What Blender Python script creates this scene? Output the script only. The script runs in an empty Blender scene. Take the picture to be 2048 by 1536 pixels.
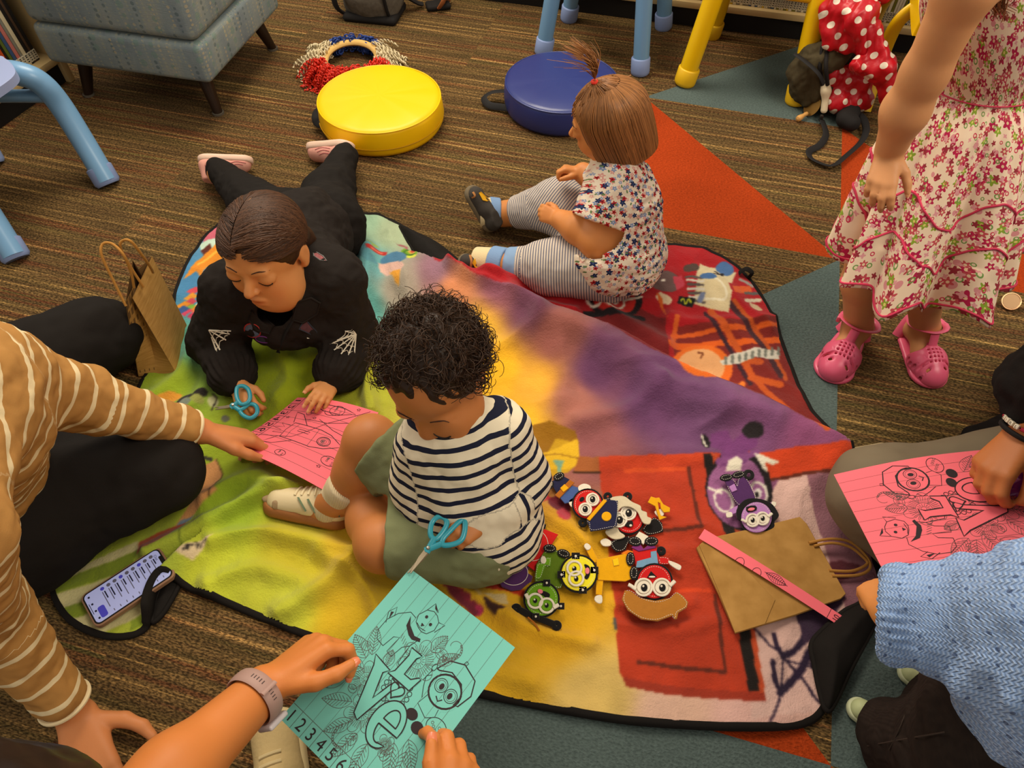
import bpy, bmesh, math, random, numpy as np
from mathutils import Vector, Matrix
from mathutils.geometry import tessellate_polygon
rnd = random.Random(7)
scene = bpy.context.scene
COL = scene.collection
PI = math.pi
A = lambda *v: np.array(v, float)

# ------------------------------------------------------------ camera model (2048x1536 frame)
FPX, PITCH, CAMZ = 1460.0, math.radians(52.6), 1.30
FW = A(0, math.cos(PITCH), -math.sin(PITCH)); UP = A(0, math.sin(PITCH), math.cos(PITCH)); CO = A(0, 0, CAMZ)
def P(px, py, z=0.0):
    """point of the room at height z that stands at this place of the photograph"""
    d = FW + (px - 1024) / FPX * A(1, 0, 0) - (py - 768) / FPX * UP
    return CO + (z - CAMZ) / d[2] * d
def J(V):
    v = np.asarray(V, float) - CO; z = v @ FW
    return np.stack([1024 + FPX * v[..., 0] / z, 768 - FPX * (v @ UP) / z], -1)
def PP(pts, z=0.0):
    return np.array([P(p[0], p[1], p[2] if len(p) > 2 else z) for p in pts])
def nrm(v):
    v = np.asarray(v, float); return v / (np.linalg.norm(v, axis=-1, keepdims=True) + 1e-12)

# ------------------------------------------------------------ materials
def lin(c):
    c = np.asarray(c, float) / 255.0
    return np.where(c <= 0.04045, c / 12.92, ((c + 0.055) / 1.055) ** 2.4)
def rgba(c): return (*[float(x) for x in lin(c)], 1.0)
MATS = {}
class NT:
    def __init__(s, name, rough=.8, spec=.3):
        m = bpy.data.materials.new(name); m.use_nodes = True
        s.m, s.t = m, m.node_tree; s.b = s.t.nodes['Principled BSDF']
        s.b.inputs['Roughness'].default_value = rough
        s.b.inputs['Specular IOR Level'].default_value = spec
    def n(s, typ, **kw):
        nd = s.t.nodes.new(typ)
        for k, v in kw.items():
            if k.startswith('i_'):
                k = k[2:]; k = int(k) if k.isdigit() else k.replace('_', ' ')
                s.put(nd.inputs[k], v)
            else: setattr(nd, k, v)
        return nd
    def put(s, sock, v):
        if hasattr(v, 'is_output'): s.t.links.new(v, sock)
        elif hasattr(v, 'outputs'): s.t.links.new(v.outputs[0], sock)
        else: sock.default_value = v
    def math(s, op, a, b=0.0, c=0.0):
        nd = s.n('ShaderNodeMath', operation=op)
        for i, v in enumerate((a, b, c)): s.put(nd.inputs[i], v)
        return nd.outputs[0]
    def mix(s, f, a, b, mode='MIX'):
        nd = s.n('ShaderNodeMix', data_type='RGBA', blend_type=mode)
        s.put(nd.inputs[0], f); s.put(nd.inputs[6], a); s.put(nd.inputs[7], b)
        return nd.outputs[2]
    def ramp(s, f, stops, interp='LINEAR'):
        nd = s.n('ShaderNodeValToRGB'); cr = nd.color_ramp; cr.interpolation = interp
        while len(cr.elements) < len(stops): cr.elements.new(0.5)
        for e, (p, c) in zip(cr.elements, stops):
            e.position = p; e.color = rgba(c) if len(c) == 3 else c
        s.put(nd.inputs[0], f); return nd.outputs[0]
    def noise(s, scale, detail=2, vec=None, rough=.5):
        nd = s.n('ShaderNodeTexNoise'); nd.inputs['Scale'].default_value = scale
        nd.inputs['Detail'].default_value = detail; nd.inputs['Roughness'].default_value = rough
        if vec is not None: s.put(nd.inputs['Vector'], vec)
        return nd.outputs[0]
    def obj(s): return s.n('ShaderNodeTexCoord').outputs['Object']
    def uv(s): return s.n('ShaderNodeTexCoord').outputs['UV']
    def mapped(s, vec, sc=(1, 1, 1), rot=(0, 0, 0), loc=(0, 0, 0)):
        nd = s.n('ShaderNodeMapping'); s.put(nd.inputs[0], vec)
        nd.inputs['Scale'].default_value = sc; nd.inputs['Rotation'].default_value = rot; nd.inputs['Location'].default_value = loc
        return nd.outputs[0]
    def bump(s, h, strength=.3, dist=.002):
        nd = s.n('ShaderNodeBump'); nd.inputs['Strength'].default_value = strength; nd.inputs['Distance'].default_value = dist
        s.put(nd.inputs['Height'], h); s.t.links.new(nd.outputs[0], s.b.inputs['Normal'])
    def color(s, v): s.put(s.b.inputs['Base Color'], v)
def mat(name, c, rough=.8, spec=.3, bump=None, var=None, attr=None, sheen=0, metal=0, sss=0, coat=0):
    """plain procedural surface: colour with a little uneven tint and fine relief"""
    if name in MATS: return MATS[name]
    t = NT(name, rough, spec); base = rgba(c)
    o = t.obj()
    if attr: base = t.n('ShaderNodeAttribute', attribute_name=attr).outputs['Color']
    if var:
        f = t.noise(var[0], 3, o)
        k = t.math('MULTIPLY_ADD', f, 2 * var[1], 1 - var[1])
        nd = t.n('ShaderNodeVectorMath', operation='SCALE')
        t.put(nd.inputs[0], base if attr else base[:3]); t.put(nd.inputs['Scale'], k); base = nd.outputs[0]
    t.color(base)
    if bump: t.bump(t.noise(bump[0], bump[2] if len(bump) > 2 else 3, o), bump[1], bump[3] if len(bump) > 3 else .002)
    if sheen: t.b.inputs['Sheen Weight'].default_value = sheen
    if metal: t.b.inputs['Metallic'].default_value = metal
    if coat: t.b.inputs['Coat Weight'].default_value = coat; t.b.inputs['Coat Roughness'].default_value = .2
    if sss:
        t.b.inputs['Subsurface Weight'].default_value = sss
        t.b.inputs['Subsurface Radius'].default_value = (.012, .005, .003); t.b.inputs['Subsurface Scale'].default_value = .5
    MATS[name] = t.m; return t.m

# ------------------------------------------------------------ objects
def tag(o, label, cat, group=None, kind=None):
    o['label'] = label; o['category'] = cat
    if group: o['group'] = group
    if kind: o['kind'] = kind
    return o
def thing(name, label, cat, loc=(0, 0, 0), group=None):
    o = bpy.data.objects.new(name, None); COL.objects.link(o); o.location = [float(x) for x in loc]
    o.empty_display_size = .05
    return tag(o, label, cat, group)
def wloc(o):
    l = A(0, 0, 0)
    while o is not None: l = l + A(*o.location); o = o.parent
    return l
class MB:
    def __init__(s): s.V = []; s.F = []; s.I = []; s.n = 0; s.UV = []; s.C = []
    def add(s, V, F, mi=0, uv=None, col=None):
        V = np.asarray(V, float).reshape(-1, 3)
        s.V.append(V); b = s.n
        if isinstance(F, np.ndarray):
            s.F.append(F + b); k = len(F)
        else:
            s.F.append([tuple(int(i) + b for i in f) for f in F]); k = len(F)
        s.I.append(np.full(k, mi, np.int32)); s.n += len(V)
        s.UV.append(np.zeros((len(V), 2)) if uv is None else np.asarray(uv, float))
        if col is not None: s.C.append(np.broadcast_to(np.asarray(col, float), (len(V), 3)))
        elif s.C is not None: s.C.append(np.ones((len(V), 3)))
        return s
    def bm(s, bm, mi=0):
        bm.verts.ensure_lookup_table(); bm.verts.index_update()
        s.add([v.co[:] for v in bm.verts], [[v.index for v in f.verts] for f in bm.faces], mi); bm.free(); return s
    def box(s, c, size, R=None, bev=0.0, mi=0, seg=2):
        b = bmesh.new(); bmesh.ops.create_cube(b, size=1)
        for v in b.verts: v.co = Vector((v.co.x * size[0], v.co.y * size[1], v.co.z * size[2]))
        if bev: bmesh.ops.bevel(b, geom=b.edges[:], offset=bev, segments=seg, profile=.5, affect='EDGES')
        R = np.eye(3) if R is None else np.asarray(R)
        for v in b.verts: v.co = Vector(R @ A(*v.co) + A(*c))
        return s.bm(b, mi)
    def tube(s, pts, r, n=10, closed=False, mi=0, cap=True, sq=1.0, col=None, up=None):
        p = np.asarray(pts, float); m = len(p); r = np.broadcast_to(np.asarray(r, float), (m,))
        if closed: t = np.roll(p, -1, 0) - np.roll(p, 1, 0)
        else:
            t = np.empty_like(p); t[1:-1] = p[2:] - p[:-2]; t[0] = p[1] - p[0]; t[-1] = p[-1] - p[-2]
        t = nrm(t)
        u = np.cross(t[0], (0, 0, 1.) if up is None else up)
        if np.linalg.norm(u) < 1e-3: u = np.cross(t[0], (0, 1., 0))
        u = nrm(u); U = [u]
        for i in range(1, m):
            u = U[-1] - t[i] * (U[-1] @ t[i]); U.append(nrm(u))
        U = np.array(U); W = np.cross(t, U); a = np.arange(n) * 2 * PI / n
        V = (p[:, None] + r[:, None, None] * (np.cos(a)[None, :, None] * U[:, None] + sq * np.sin(a)[None, :, None] * W[:, None])).reshape(-1, 3)
        k = m if closed else m - 1
        i, j = np.meshgrid(np.arange(k), np.arange(n), indexing='ij'); i2 = (i + 1) % m; j2 = (j + 1) % n
        F = np.stack([i * n + j, i * n + j2, i2 * n + j2, i2 * n + j], -1).reshape(-1, 4)
        s.add(V, F, mi, col=col)
        if cap and not closed:
            s.add(V[:n], [list(range(n))[::-1]], mi, col=col); s.add(V[-n:], [list(range(n))], mi, col=col)
        return s
    def lathe(s, prof, c=(0, 0, 0), n=32, R=None, mi=0):
        pr = np.asarray(prof, float); a = np.arange(n) * 2 * PI / n; m = len(pr)
        V = np.stack([pr[:, None, 0] * np.cos(a), pr[:, None, 0] * np.sin(a), np.repeat(pr[:, 1:2], n, 1)], -1).reshape(-1, 3)
        if R is not None: V = V @ np.asarray(R).T
        i, j = np.meshgrid(np.arange(m - 1), np.arange(n), indexing='ij'); j2 = (j + 1) % n
        F = np.stack([i * n + j, i * n + j2, (i + 1) * n + j2, (i + 1) * n + j], -1).reshape(-1, 4)
        return s.add(V + A(*c), F, mi)
    def prism(s, P3, h, mi=0, d=(0, 0, 1)):
        """flat outline (bottom points) pulled up by h, edges slightly rounded"""
        P3 = np.asarray(P3, float); n = len(P3); d = A(*d)
        x = P3 - P3.mean(0)
        area = sum(np.cross(x[i], x[(i + 1) % n]) @ d for i in range(n))
        if area < 0: P3 = P3[::-1]
        c = P3.mean(0); b = min(h * .35, .0012)
        nx = np.roll(P3, -1, 0) - P3; pv = P3 - np.roll(P3, 1, 0)
        nr = nrm(np.cross(nrm(nx) + nrm(pv), d)); ins = P3 - nr * b
        V = np.concatenate([P3, P3 + d * (h - b), ins + d * h])
        q = lambda a0, b0: [(a0 + i, a0 + (i + 1) % n, b0 + (i + 1) % n, b0 + i) for i in range(n)]
        tr = tessellate_polygon([[Vector(p) for p in ins]])
        top = []
        for t in tr:
            e = np.cross(ins[t[1]] - ins[t[0]], ins[t[2]] - ins[t[0]]) @ d
            t = t if e > 0 else t[::-1]; top.append(tuple(2 * n + k for k in t))
        bot = [tuple(k - 2 * n for k in t[::-1]) for t in top]
        return s.add(V, q(0, n) + q(n, 2 * n) + top + bot, mi)
def mesh_of(name, V, F, I=None, UV=None, C=None, attrs=None):
    me = bpy.data.meshes.new(name)
    if isinstance(F, list):
        tot = np.concatenate([np.full(len(f), f.shape[1]) if isinstance(f, np.ndarray) else np.array([len(x) for x in f], int) for f in F]) if F else np.zeros(0, int)
        loops = np.concatenate([f.ravel() if isinstance(f, np.ndarray) else np.array([i for x in f for i in x], int) for f in F])
    else:
        tot = np.full(len(F), F.shape[1]); loops = F.ravel()
    me.vertices.add(len(V)); me.vertices.foreach_set('co', np.asarray(V, np.float32).ravel())
    me.loops.add(len(loops)); me.loops.foreach_set('vertex_index', loops.astype(np.int32))
    me.polygons.add(len(tot)); st = np.concatenate([[0], np.cumsum(tot)[:-1]])
    me.polygons.foreach_set('loop_start', st.astype(np.int32))
    if I is not None: me.polygons.foreach_set('material_index', np.asarray(I, np.int32))
    me.polygons.foreach_set('use_smooth', np.ones(len(tot), bool))
    if UV is not None:
        l = me.uv_layers.new(name='UVMap'); l.data.foreach_set('uv', np.asarray(UV, np.float32)[loops].ravel())
    if C is not None:
        a = me.attributes.new('Col', 'FLOAT_COLOR', 'POINT')
        a.data.foreach_set('color', np.concatenate([np.asarray(C, np.float32), np.ones((len(V), 1), np.float32)], 1).ravel())
    for k, v in (attrs or {}).items():
        a = me.attributes.new(k, 'FLOAT', 'POINT'); a.data.foreach_set('value', np.asarray(v, np.float32))
    me.update(calc_edges=True); me.validate()
    return me
def obj(name, mb, mats, parent=None, origin=None, angle=40, attrs=None, label=None):
    """one mesh object, vertices given in room coordinates"""
    if isinstance(mb, MB):
        V = np.concatenate(mb.V); F = mb.F; I = np.concatenate(mb.I); UV = np.concatenate(mb.UV); C = np.concatenate(mb.C)
    else:
        V, F = mb[0], mb[1]; I = None; UV = None; C = mb[2] if len(mb) > 2 else None
    base = wloc(parent) if parent is not None else (A(*origin) if origin is not None else A(V[:, 0].mean(), V[:, 1].mean(), V[:, 2].min()))
    me = mesh_of(name, V - base, F, I, UV, C, attrs)
    for m in (mats if isinstance(mats, (list, tuple)) else [mats]): me.materials.append(m)
    if angle: me.set_sharp_from_angle(angle=math.radians(angle))
    o = bpy.data.objects.new(name, me); COL.objects.link(o)
    if parent is not None: o.parent = parent
    else: o.location = [float(x) for x in base]
    if label: o['label'] = label
    return o
def copy_tree(o, delta=(0, 0, 0), label=None, rz=0):
    r = o.copy(); COL.objects.link(r); r.location = [o.location[i] + delta[i] for i in range(3)]; r.rotation_euler[2] += rz
    if label: r['label'] = label
    for ch in list(o.children):
        c = ch.copy(); COL.objects.link(c); c.parent = r
        for g in list(ch.children):
            d = g.copy(); COL.objects.link(d); d.parent = c
    return r
def catmull(pts, n=8, closed=False):
    p = np.asarray(pts, float); m = len(p); out = []
    idx = range(m if closed else m - 1)
    for i in idx:
        if closed: a, b, c, d = p[(i - 1) % m], p[i], p[(i + 1) % m], p[(i + 2) % m]
        else: a, b, c, d = p[max(i - 1, 0)], p[i], p[i + 1], p[min(i + 2, m - 1)]
        for t in np.arange(n) / n:
            out.append(.5 * ((2 * b) + (c - a) * t + (2 * a - 5 * b + 4 * c - d) * t * t + (3 * b - a - 3 * c + d) * t ** 3))
    if not closed: out.append(p[-1])
    return np.array(out)
def rotz(a): c, s = math.cos(a), math.sin(a); return np.array([[c, -s, 0], [s, c, 0], [0, 0, 1.]])
def axes(x=None, z=None, y=None):
    """rotation whose columns are the given (approximate) directions, first one kept"""
    if z is not None and x is not None:
        z = nrm(z); x = nrm(x - z * (np.asarray(x) @ z)); y = np.cross(z, x)
    elif z is not None and y is not None:
        z = nrm(z); y = nrm(y - z * (np.asarray(y) @ z)); x = np.cross(y, z)
    return np.stack([x, y, z], 1)
# ------------------------------------------------------------ noise
def _h(i, j, k):
    n = np.sin(i * 127.1 + j * 311.7 + k * 74.7) * 43758.5453
    return (n - np.floor(n)) * 2 - 1
def vnoise(p):
    p = np.asarray(p, float); i = np.floor(p); f = p - i; u = f * f * (3 - 2 * f); r = 0
    for a in (0, 1):
        for b in (0, 1):
            for c in (0, 1):
                w = (u[:, 0] if a else 1 - u[:, 0]) * (u[:, 1] if b else 1 - u[:, 1]) * (u[:, 2] if c else 1 - u[:, 2])
                r = r + w * _h(i[:, 0] + a, i[:, 1] + b, i[:, 2] + c)
    return r
def fbm(p, o=3):
    r = 0; a = 1.
    for k in range(o): r = r + a * vnoise(p * 2.0 ** k + k * 17.3); a *= .5
    return r
# ------------------------------------------------------------ implicit bodies -> one continuous surface
def smin(a, b, k):
    if k <= 0: return np.minimum(a, b)
    h = np.clip(.5 + .5 * (b - a) / k, 0, 1)
    return b * (1 - h) + a * h - k * h * (1 - h)
class Sdf:
    def __init__(s, k=.02): s.ops = []; s.k = k
    def cone(s, a, b, ra, rb, k=None, sub=False):
        a, b = A(*a), A(*b); d = b - a; L2 = d @ d + 1e-12
        def f(p):
            t = np.clip((p - a) @ d / L2, 0, 1)
            return np.linalg.norm(p - a - t[:, None] * d, axis=1) - (ra + (rb - ra) * t)
        s.ops.append((f, s.k if k is None else k, sub, (a + b) / 2, math.sqrt(L2) / 2 + max(ra, rb))); return s
    def chain(s, pts, rs, k=None):
        for i in range(len(pts) - 1): s.cone(pts[i], pts[i + 1], rs[i], rs[i + 1], k)
        return s
    def ell(s, c, r, R=None, k=None, sub=False):
        c, r = A(*c), A(*r); R = np.eye(3) if R is None else R
        def f(p):
            q = (p - c) @ R; a = np.linalg.norm(q / r, axis=1); b = np.linalg.norm(q / (r * r), axis=1) + 1e-9
            return a * (a - 1) / b
        s.ops.append((f, s.k if k is None else k, sub, c, float(r.max()))); return s
    def box(s, c, h, R=None, rad=.01, k=None, sub=False):
        c, h = A(*c), A(*h); R = np.eye(3) if R is None else R
        def f(p):
            q = np.abs((p - c) @ R) - (h - rad)
            return np.linalg.norm(np.maximum(q, 0), axis=1) + np.minimum(q.max(1), 0) - rad
        s.ops.append((f, s.k if k is None else k, sub, c, float(np.linalg.norm(h)))); return s
    def cut(s, pt, n, k=.004):
        """keep the side the normal points away from"""
        pt, n = A(*pt), nrm(A(*n))
        s.ops.append((lambda p: (p - pt) @ n, k, 'i', None, 0)); return s
    def local_cut(s, pt, n, rad, k=.004):
        pt, n = A(*pt), nrm(A(*n))
        def f(p):
            return np.where(np.linalg.norm(p - pt, axis=1) < rad, (p - pt) @ n, -1.)
        s.ops.append((f, k, 'i', None, 0)); return s
    def __call__(s, p, c=None, R=0.):
        d = np.full(len(p), 1e3)
        for f, k, sub, oc, orad in s.ops:
            if c is not None and oc is not None and np.linalg.norm(oc - c) - R - orad * 1.3 > .07 + k: continue
            e = f(p)
            if sub == 'i': d = -smin(-d, -e, k)
            elif sub: d = -smin(-d, e, k)
            else: d = smin(d, e, k)
        return d
def grow(sdf, lo, hi, h, smooth=2):
    """surface of an implicit body inside the box lo..hi as a quad mesh"""
    B = 8; lo = A(*lo); hi = A(*hi)
    nb = np.ceil((hi - lo) / (h * B)).astype(int) + 1; n = nb * B + 1
    g = np.stack(np.meshgrid(*[np.arange(k) for k in nb], indexing='ij'), -1).reshape(-1, 3)
    cen = lo + (g * B + B / 2) * h
    dc = sdf(cen); near = np.abs(dc) < h * B * 1.9 + .012
    D = np.repeat(np.repeat(np.repeat(dc.reshape(nb).astype(np.float32), B, 0), B, 1), B, 2)
    D = np.pad(D, ((0, 1),) * 3, mode='edge')
    off = np.stack(np.meshgrid(*[np.arange(B + 1)] * 3, indexing='ij'), -1).reshape(-1, 3)
    gi = g[near]; key = gi // 2; key = (key[:, 0] * 4096 + key[:, 1]) * 4096 + key[:, 2]
    od = np.argsort(key, kind='stable'); gi = gi[od]; cut_ = np.r_[0, np.nonzero(np.diff(key[od]))[0] + 1, len(gi)]
    for c0, c1 in zip(cut_[:-1], cut_[1:]):
        ids = (gi[c0:c1, None] * B + off[None]).reshape(-1, 3); pts = lo + ids * h; cc = (pts.min(0) + pts.max(0)) / 2
        D[ids[:, 0], ids[:, 1], ids[:, 2]] = sdf(pts, cc, np.linalg.norm(pts.max(0) - cc))
    S = D < 0
    c8 = [(a, b, c) for a in (0, 1) for b in (0, 1) for c in (0, 1)]
    sl = lambda X, o: X[o[0]:X.shape[0] - 1 + o[0], o[1]:X.shape[1] - 1 + o[1], o[2]:X.shape[2] - 1 + o[2]]
    cnt = sum(sl(S, o).astype(np.int8) for o in c8)
    ce = np.argwhere((cnt > 0) & (cnt < 8))
    vals = np.stack([D[ce[:, 0] + o[0], ce[:, 1] + o[1], ce[:, 2] + o[2]] for o in c8], 1).astype(float)
    acc = np.zeros((len(ce), 3)); w = np.zeros(len(ce))
    for i, oi in enumerate(c8):
        for j, oj in enumerate(c8):
            if j > i and sum(abs(oi[q] - oj[q]) for q in range(3)) == 1:
                m = (vals[:, i] < 0) != (vals[:, j] < 0)
                t = vals[:, i] / (vals[:, i] - vals[:, j] + 1e-20)
                pt = A(*oi)[None] + t[:, None] * (A(*oj) - A(*oi))[None]
                acc[m] += pt[m]; w[m] += 1
    V = lo + (ce + acc / w[:, None]) * h
    idx = np.full(np.array(D.shape) - 1, -1, np.int32); idx[ce[:, 0], ce[:, 1], ce[:, 2]] = np.arange(len(ce))
    Fs = []
    for ax in range(3):
        o1 = [0, 0, 0]; o1[ax] = 1
        a = S[:S.shape[0] - o1[0], :S.shape[1] - o1[1], :S.shape[2] - o1[2]]; b = S[o1[0]:, o1[1]:, o1[2]:]
        e = np.argwhere(a != b); u, v = (ax + 1) % 3, (ax + 2) % 3
        ok = (e[:, u] > 0) & (e[:, v] > 0) & (e[:, u] < idx.shape[u]) & (e[:, v] < idx.shape[v]); e = e[ok]
        inside = S[e[:, 0], e[:, 1], e[:, 2]]
        q = []
        for du, dv in ((-1, -1), (0, -1), (0, 0), (-1, 0)):
            f = e.copy(); f[:, u] += du; f[:, v] += dv; q.append(idx[f[:, 0], f[:, 1], f[:, 2]])
        q = np.stack(q, 1); q[~inside] = q[~inside][:, ::-1]; Fs.append(q)
    F = np.concatenate(Fs); F = F[(F >= 0).all(1)]
    for it in range(smooth): V = V + .5 * (lap(V, F) - V)
    return V, F
def lap(V, F):
    s = np.zeros_like(V); c = np.zeros(len(V))
    for i in range(4):
        a, b = F[:, i], F[:, (i + 1) % 4]
        for k in range(3):
            s[:, k] += np.bincount(a, V[b, k], len(V)); s[:, k] += np.bincount(b, V[a, k], len(V))
        c += np.bincount(a, minlength=len(V)) + np.bincount(b, minlength=len(V))
    return s / np.maximum(c, 1)[:, None]
def vnormals(V, F):
    fn = np.cross(V[F[:, 2]] - V[F[:, 0]], V[F[:, 3]] - V[F[:, 1]]); n = np.zeros_like(V)
    for i in range(4):
        for k in range(3): n[:, k] += np.bincount(F[:, i], fn[:, k], len(V))
    return nrm(n)
def bone_coords(V, bones):
    """distance along the nearest limb segment (for patterns that run around sleeves and legs)"""
    best = np.full(len(V), 1e9); out = np.zeros(len(V))
    for a, b, off, *rest in bones:
        a, b = A(*a), A(*b); d = b - a; L = np.linalg.norm(d); t = (V - a) @ d / L
        dist = np.linalg.norm(V - a - np.clip(t, 0, L)[:, None] * d / L, axis=1) - (rest[0] if rest else 0)
        m = dist < best; best[m] = dist[m]; out[m] = off + t[m]
    return out
def inpoly(X, Y, poly):
    poly = np.asarray(poly, float); r = np.zeros(len(X), bool); n = len(poly)
    m = np.where((X >= poly[:, 0].min()) & (X <= poly[:, 0].max()) & (Y >= poly[:, 1].min()) & (Y <= poly[:, 1].max()))[0]
    x, y = X[m], Y[m]; q = np.zeros(len(m), bool)
    for i in range(n):
        x1, y1 = poly[i]; x2, y2 = poly[(i + 1) % n]
        if y1 == y2: continue
        c = ((y1 > y) != (y2 > y)) & (x < (x2 - x1) * (y - y1) / (y2 - y1) + x1); q ^= c
    r[m] = q; return r
def dline(X, Y, pl, reach=None):
    d = np.full(len(X), 1e9); pl = np.asarray(pl, float)
    if reach is not None:
        m = np.nonzero((X > pl[:, 0].min() - reach) & (X < pl[:, 0].max() + reach) & (Y > pl[:, 1].min() - reach) & (Y < pl[:, 1].max() + reach))[0]
        d[m] = dline(X[m], Y[m], pl); return d
    for (x1, y1), (x2, y2) in zip(pl[:-1], pl[1:]):
        dx, dy = x2 - x1, y2 - y1; t = np.clip(((X - x1) * dx + (Y - y1) * dy) / (dx * dx + dy * dy + 1e-12), 0, 1)
        d = np.minimum(d, np.hypot(X - x1 - t * dx, Y - y1 - t * dy))
    return d
# ============================================================ camera, light
cam = bpy.data.cameras.new('camera'); co = bpy.data.objects.new('camera', cam); COL.objects.link(co)
cam.sensor_width = 36; cam.lens = FPX / 2048 * 36; cam.clip_start = .02
co.location = (0, 0, CAMZ); co.rotation_euler = (PI / 2 - PITCH, 0, 0); scene.camera = co
vs = scene.view_settings; vs.view_transform = 'Standard'; vs.look = 'None'; vs.gamma = 1; vs.exposure = 0.22; vs.use_curve_mapping = False
w = bpy.data.worlds.new('room_light'); scene.world = w; w.use_nodes = True
bg = w.node_tree.nodes['Background']; bg.inputs[0].default_value = (1, .93, .82, 1); bg.inputs[1].default_value = .46
def area(name, loc, size, power, col, aim=(0, 0, 0)):
    l = bpy.data.lights.new(name, 'AREA'); l.shape = 'RECTANGLE'; l.size, l.size_y = size; l.energy = power; l.color = col
    o = bpy.data.objects.new(name, l); COL.objects.link(o); o.location = loc
    o.rotation_euler = (Vector(aim) - Vector(loc)).to_track_quat('-Z', 'Y').to_euler(); return o
area('ceiling_light', (-.5, 2.7, 2.75), (1.6, 1.2), 74, (1, .90, .74), (-.1, 1.5, 0))
area('ceiling_light', (1.6, .4, 2.75), (1.2, 1.2), 40, (1, .90, .74), (.5, .6, 0))
area('window_light', (-2.8, 2.4, 1.7), (1.6, 1.4), 26, (1, .94, .84), (0, .9, .1))

# ============================================================ floor of carpet tiles
YAW = math.radians(-15.9); T = .61; GO = A(.845, 1.398, 0)
GU = A(math.cos(YAW), math.sin(YAW), 0); GV = A(-math.sin(YAW), math.cos(YAW), 0)
G = lambda u, v: GO + GU * u * T + GV * v * T
def carpet_mat():
    t = NT('striped_carpet', 1, .05); uv = t.uv()
    line = t.noise(1, 3, t.mapped(uv, (1.2, 95, 1)), .7)
    base = t.ramp(line, [(.25, (40, 30, 20)), (.40, (84, 64, 40)), (.47, (60, 45, 28)), (.53, (122, 95, 58)), (.58, (84, 66, 42)), (.63, (180, 140, 84)), (.72, (196, 156, 96))])
    hue = t.noise(1, 2, t.mapped(uv, (.8, 38, 1), loc=(5, 3, 0)), .6)
    tint = t.ramp(hue, [(.3, (92, 86, 48)), (.45, (112, 88, 56)), (.56, (102, 78, 52)), (.63, (136, 66, 44)), (.7, (122, 114, 64))])
    c = t.mix(.34, base, tint)
    loop = t.noise(1, 1, t.mapped(uv, (150, 330, 1)), .5)
    dash = t.ramp(loop, [(.38, (0, 0, 0)), (.62, (255, 255, 255))])
    c = t.mix(t.math('MULTIPLY_ADD', dash, .8, .1), t.mix(1, c, (.26, .26, .25, 1), 'MULTIPLY'), t.mix(1, c, (1.55, 1.5, 1.35, 1), 'MULTIPLY'))
    big = t.noise(2.5, 2, uv)
    c = t.mix(t.math('MULTIPLY', big, .2), c, (.055, .043, .028, 1))
    t.color(c); t.bump(t.math('ADD', loop, t.math('MULTIPLY', line, .6)), .7, .004); return t.m
def solid_carpet(name, c):
    t = NT(name, 1, .05); uv = t.uv()
    n1 = t.noise(1, 2, t.mapped(uv, (170, 260, 1))); n2 = t.noise(6, 2, uv)
    k = t.math('MULTIPLY_ADD', n1, 1.1, t.math('MULTIPLY_ADD', n2, .4, .2))
    nd = t.n('ShaderNodeVectorMath', operation='SCALE'); t.put(nd.inputs[0], rgba(c)[:3]); t.put(nd.inputs['Scale'], k)
    t.color(nd.outputs[0]); t.bump(n1, .8, .004); return t.m
CARP = [carpet_mat(), solid_carpet('orange_carpet', (160, 58, 22)), solid_carpet('teal_carpet', (84, 96, 92))]
fl = MB()
tris = {(-1, 0): (1, 2, 'bl'), (-1, 1): (2, 0, 'br'), (0, 0): (1, 0, 'bl'), (-1, -1): (2, 0, 'br'), (-1, -2): (1, 0, 'bl'),
        (-1, -3): (2, 0, 'all'), (0, -2): (2, 0, 'all'), (0, -3): (1, 0, 'bl')}
for i in range(-8, 5):
    for j in range(-6, 7):
        q = [(i, j), (i + 1, j), (i + 1, j + 1), (i, j + 1)]; r1, r2 = rnd.random() * 9, rnd.random() * 9
        uvf = lambda p: (p[0] * T + (r1 if (i, j) in tris else (r1 if j % 2 else 0)), p[1] * T + (r2 if (i, j) in tris else .11 * j * j))
        kind = tris.get((i, j))
        def put(ps, m): fl.add([G(*p) for p in ps], [list(range(len(ps)))], m, uv=[uvf(p) for p in ps])
        if kind is None: put(q, 0)
        elif kind[2] == 'all': put(q, kind[0])
        elif kind[2] == 'bl': put([q[0], q[1], q[3]], kind[0]); put([q[1], q[2], q[3]], 0)
        else: put([q[0], q[1], q[2]], kind[0]); put([q[0], q[2], q[3]], 0)
fo = obj('floor', fl, CARP, origin=(0, 0, 0), angle=0); fo['kind'] = 'structure'

# ============================================================ bookcases and books
WOOD = mat('pale_maple', (205, 176, 122), .45, .4, bump=(40, .05), var=(6, .12))
KICK = mat('black_plinth', (22, 19, 17), .6)
wh = mat('spine_label', (214, 204, 178), .6)
def bookcase(label, p0, p1, s0, s1, flip, depth=.30):
    d = nrm(p1 - p0); nb = A(-d[1], d[0], 0) * flip
    R = np.stack([d, nb, A(0, 0, 1)], 1); L = s1 - s0; mid = p0 + d * (s0 + s1) / 2
    at = lambda s, t, z: p0 + d * s + nb * t + A(0, 0, z)
    root = thing('bookcase', label, 'bookcase', at((s0 + s1) / 2, depth / 2, 0))
    obj('plinth', MB().box(at((s0 + s1) / 2, depth / 2 + .004, .034), (L, depth - .02, .066), R), KICK, root)
    for z in (.078, .42, .76):
        obj('shelf_board', MB().box(at((s0 + s1) / 2, depth / 2, z), (L, depth, .022), R, .002), WOOD, root)
    obj('back_panel', MB().box(at((s0 + s1) / 2, depth + .006, .42), (L, .012, .82), R), WOOD, root)
    for s in (s0 - .011, s1 + .011):
        obj('side_panel', MB().box(at(s, depth / 2 + .003, .42), (.022, depth + .016, .84), R, .002), WOOD, root)
    return at, R, root
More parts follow.
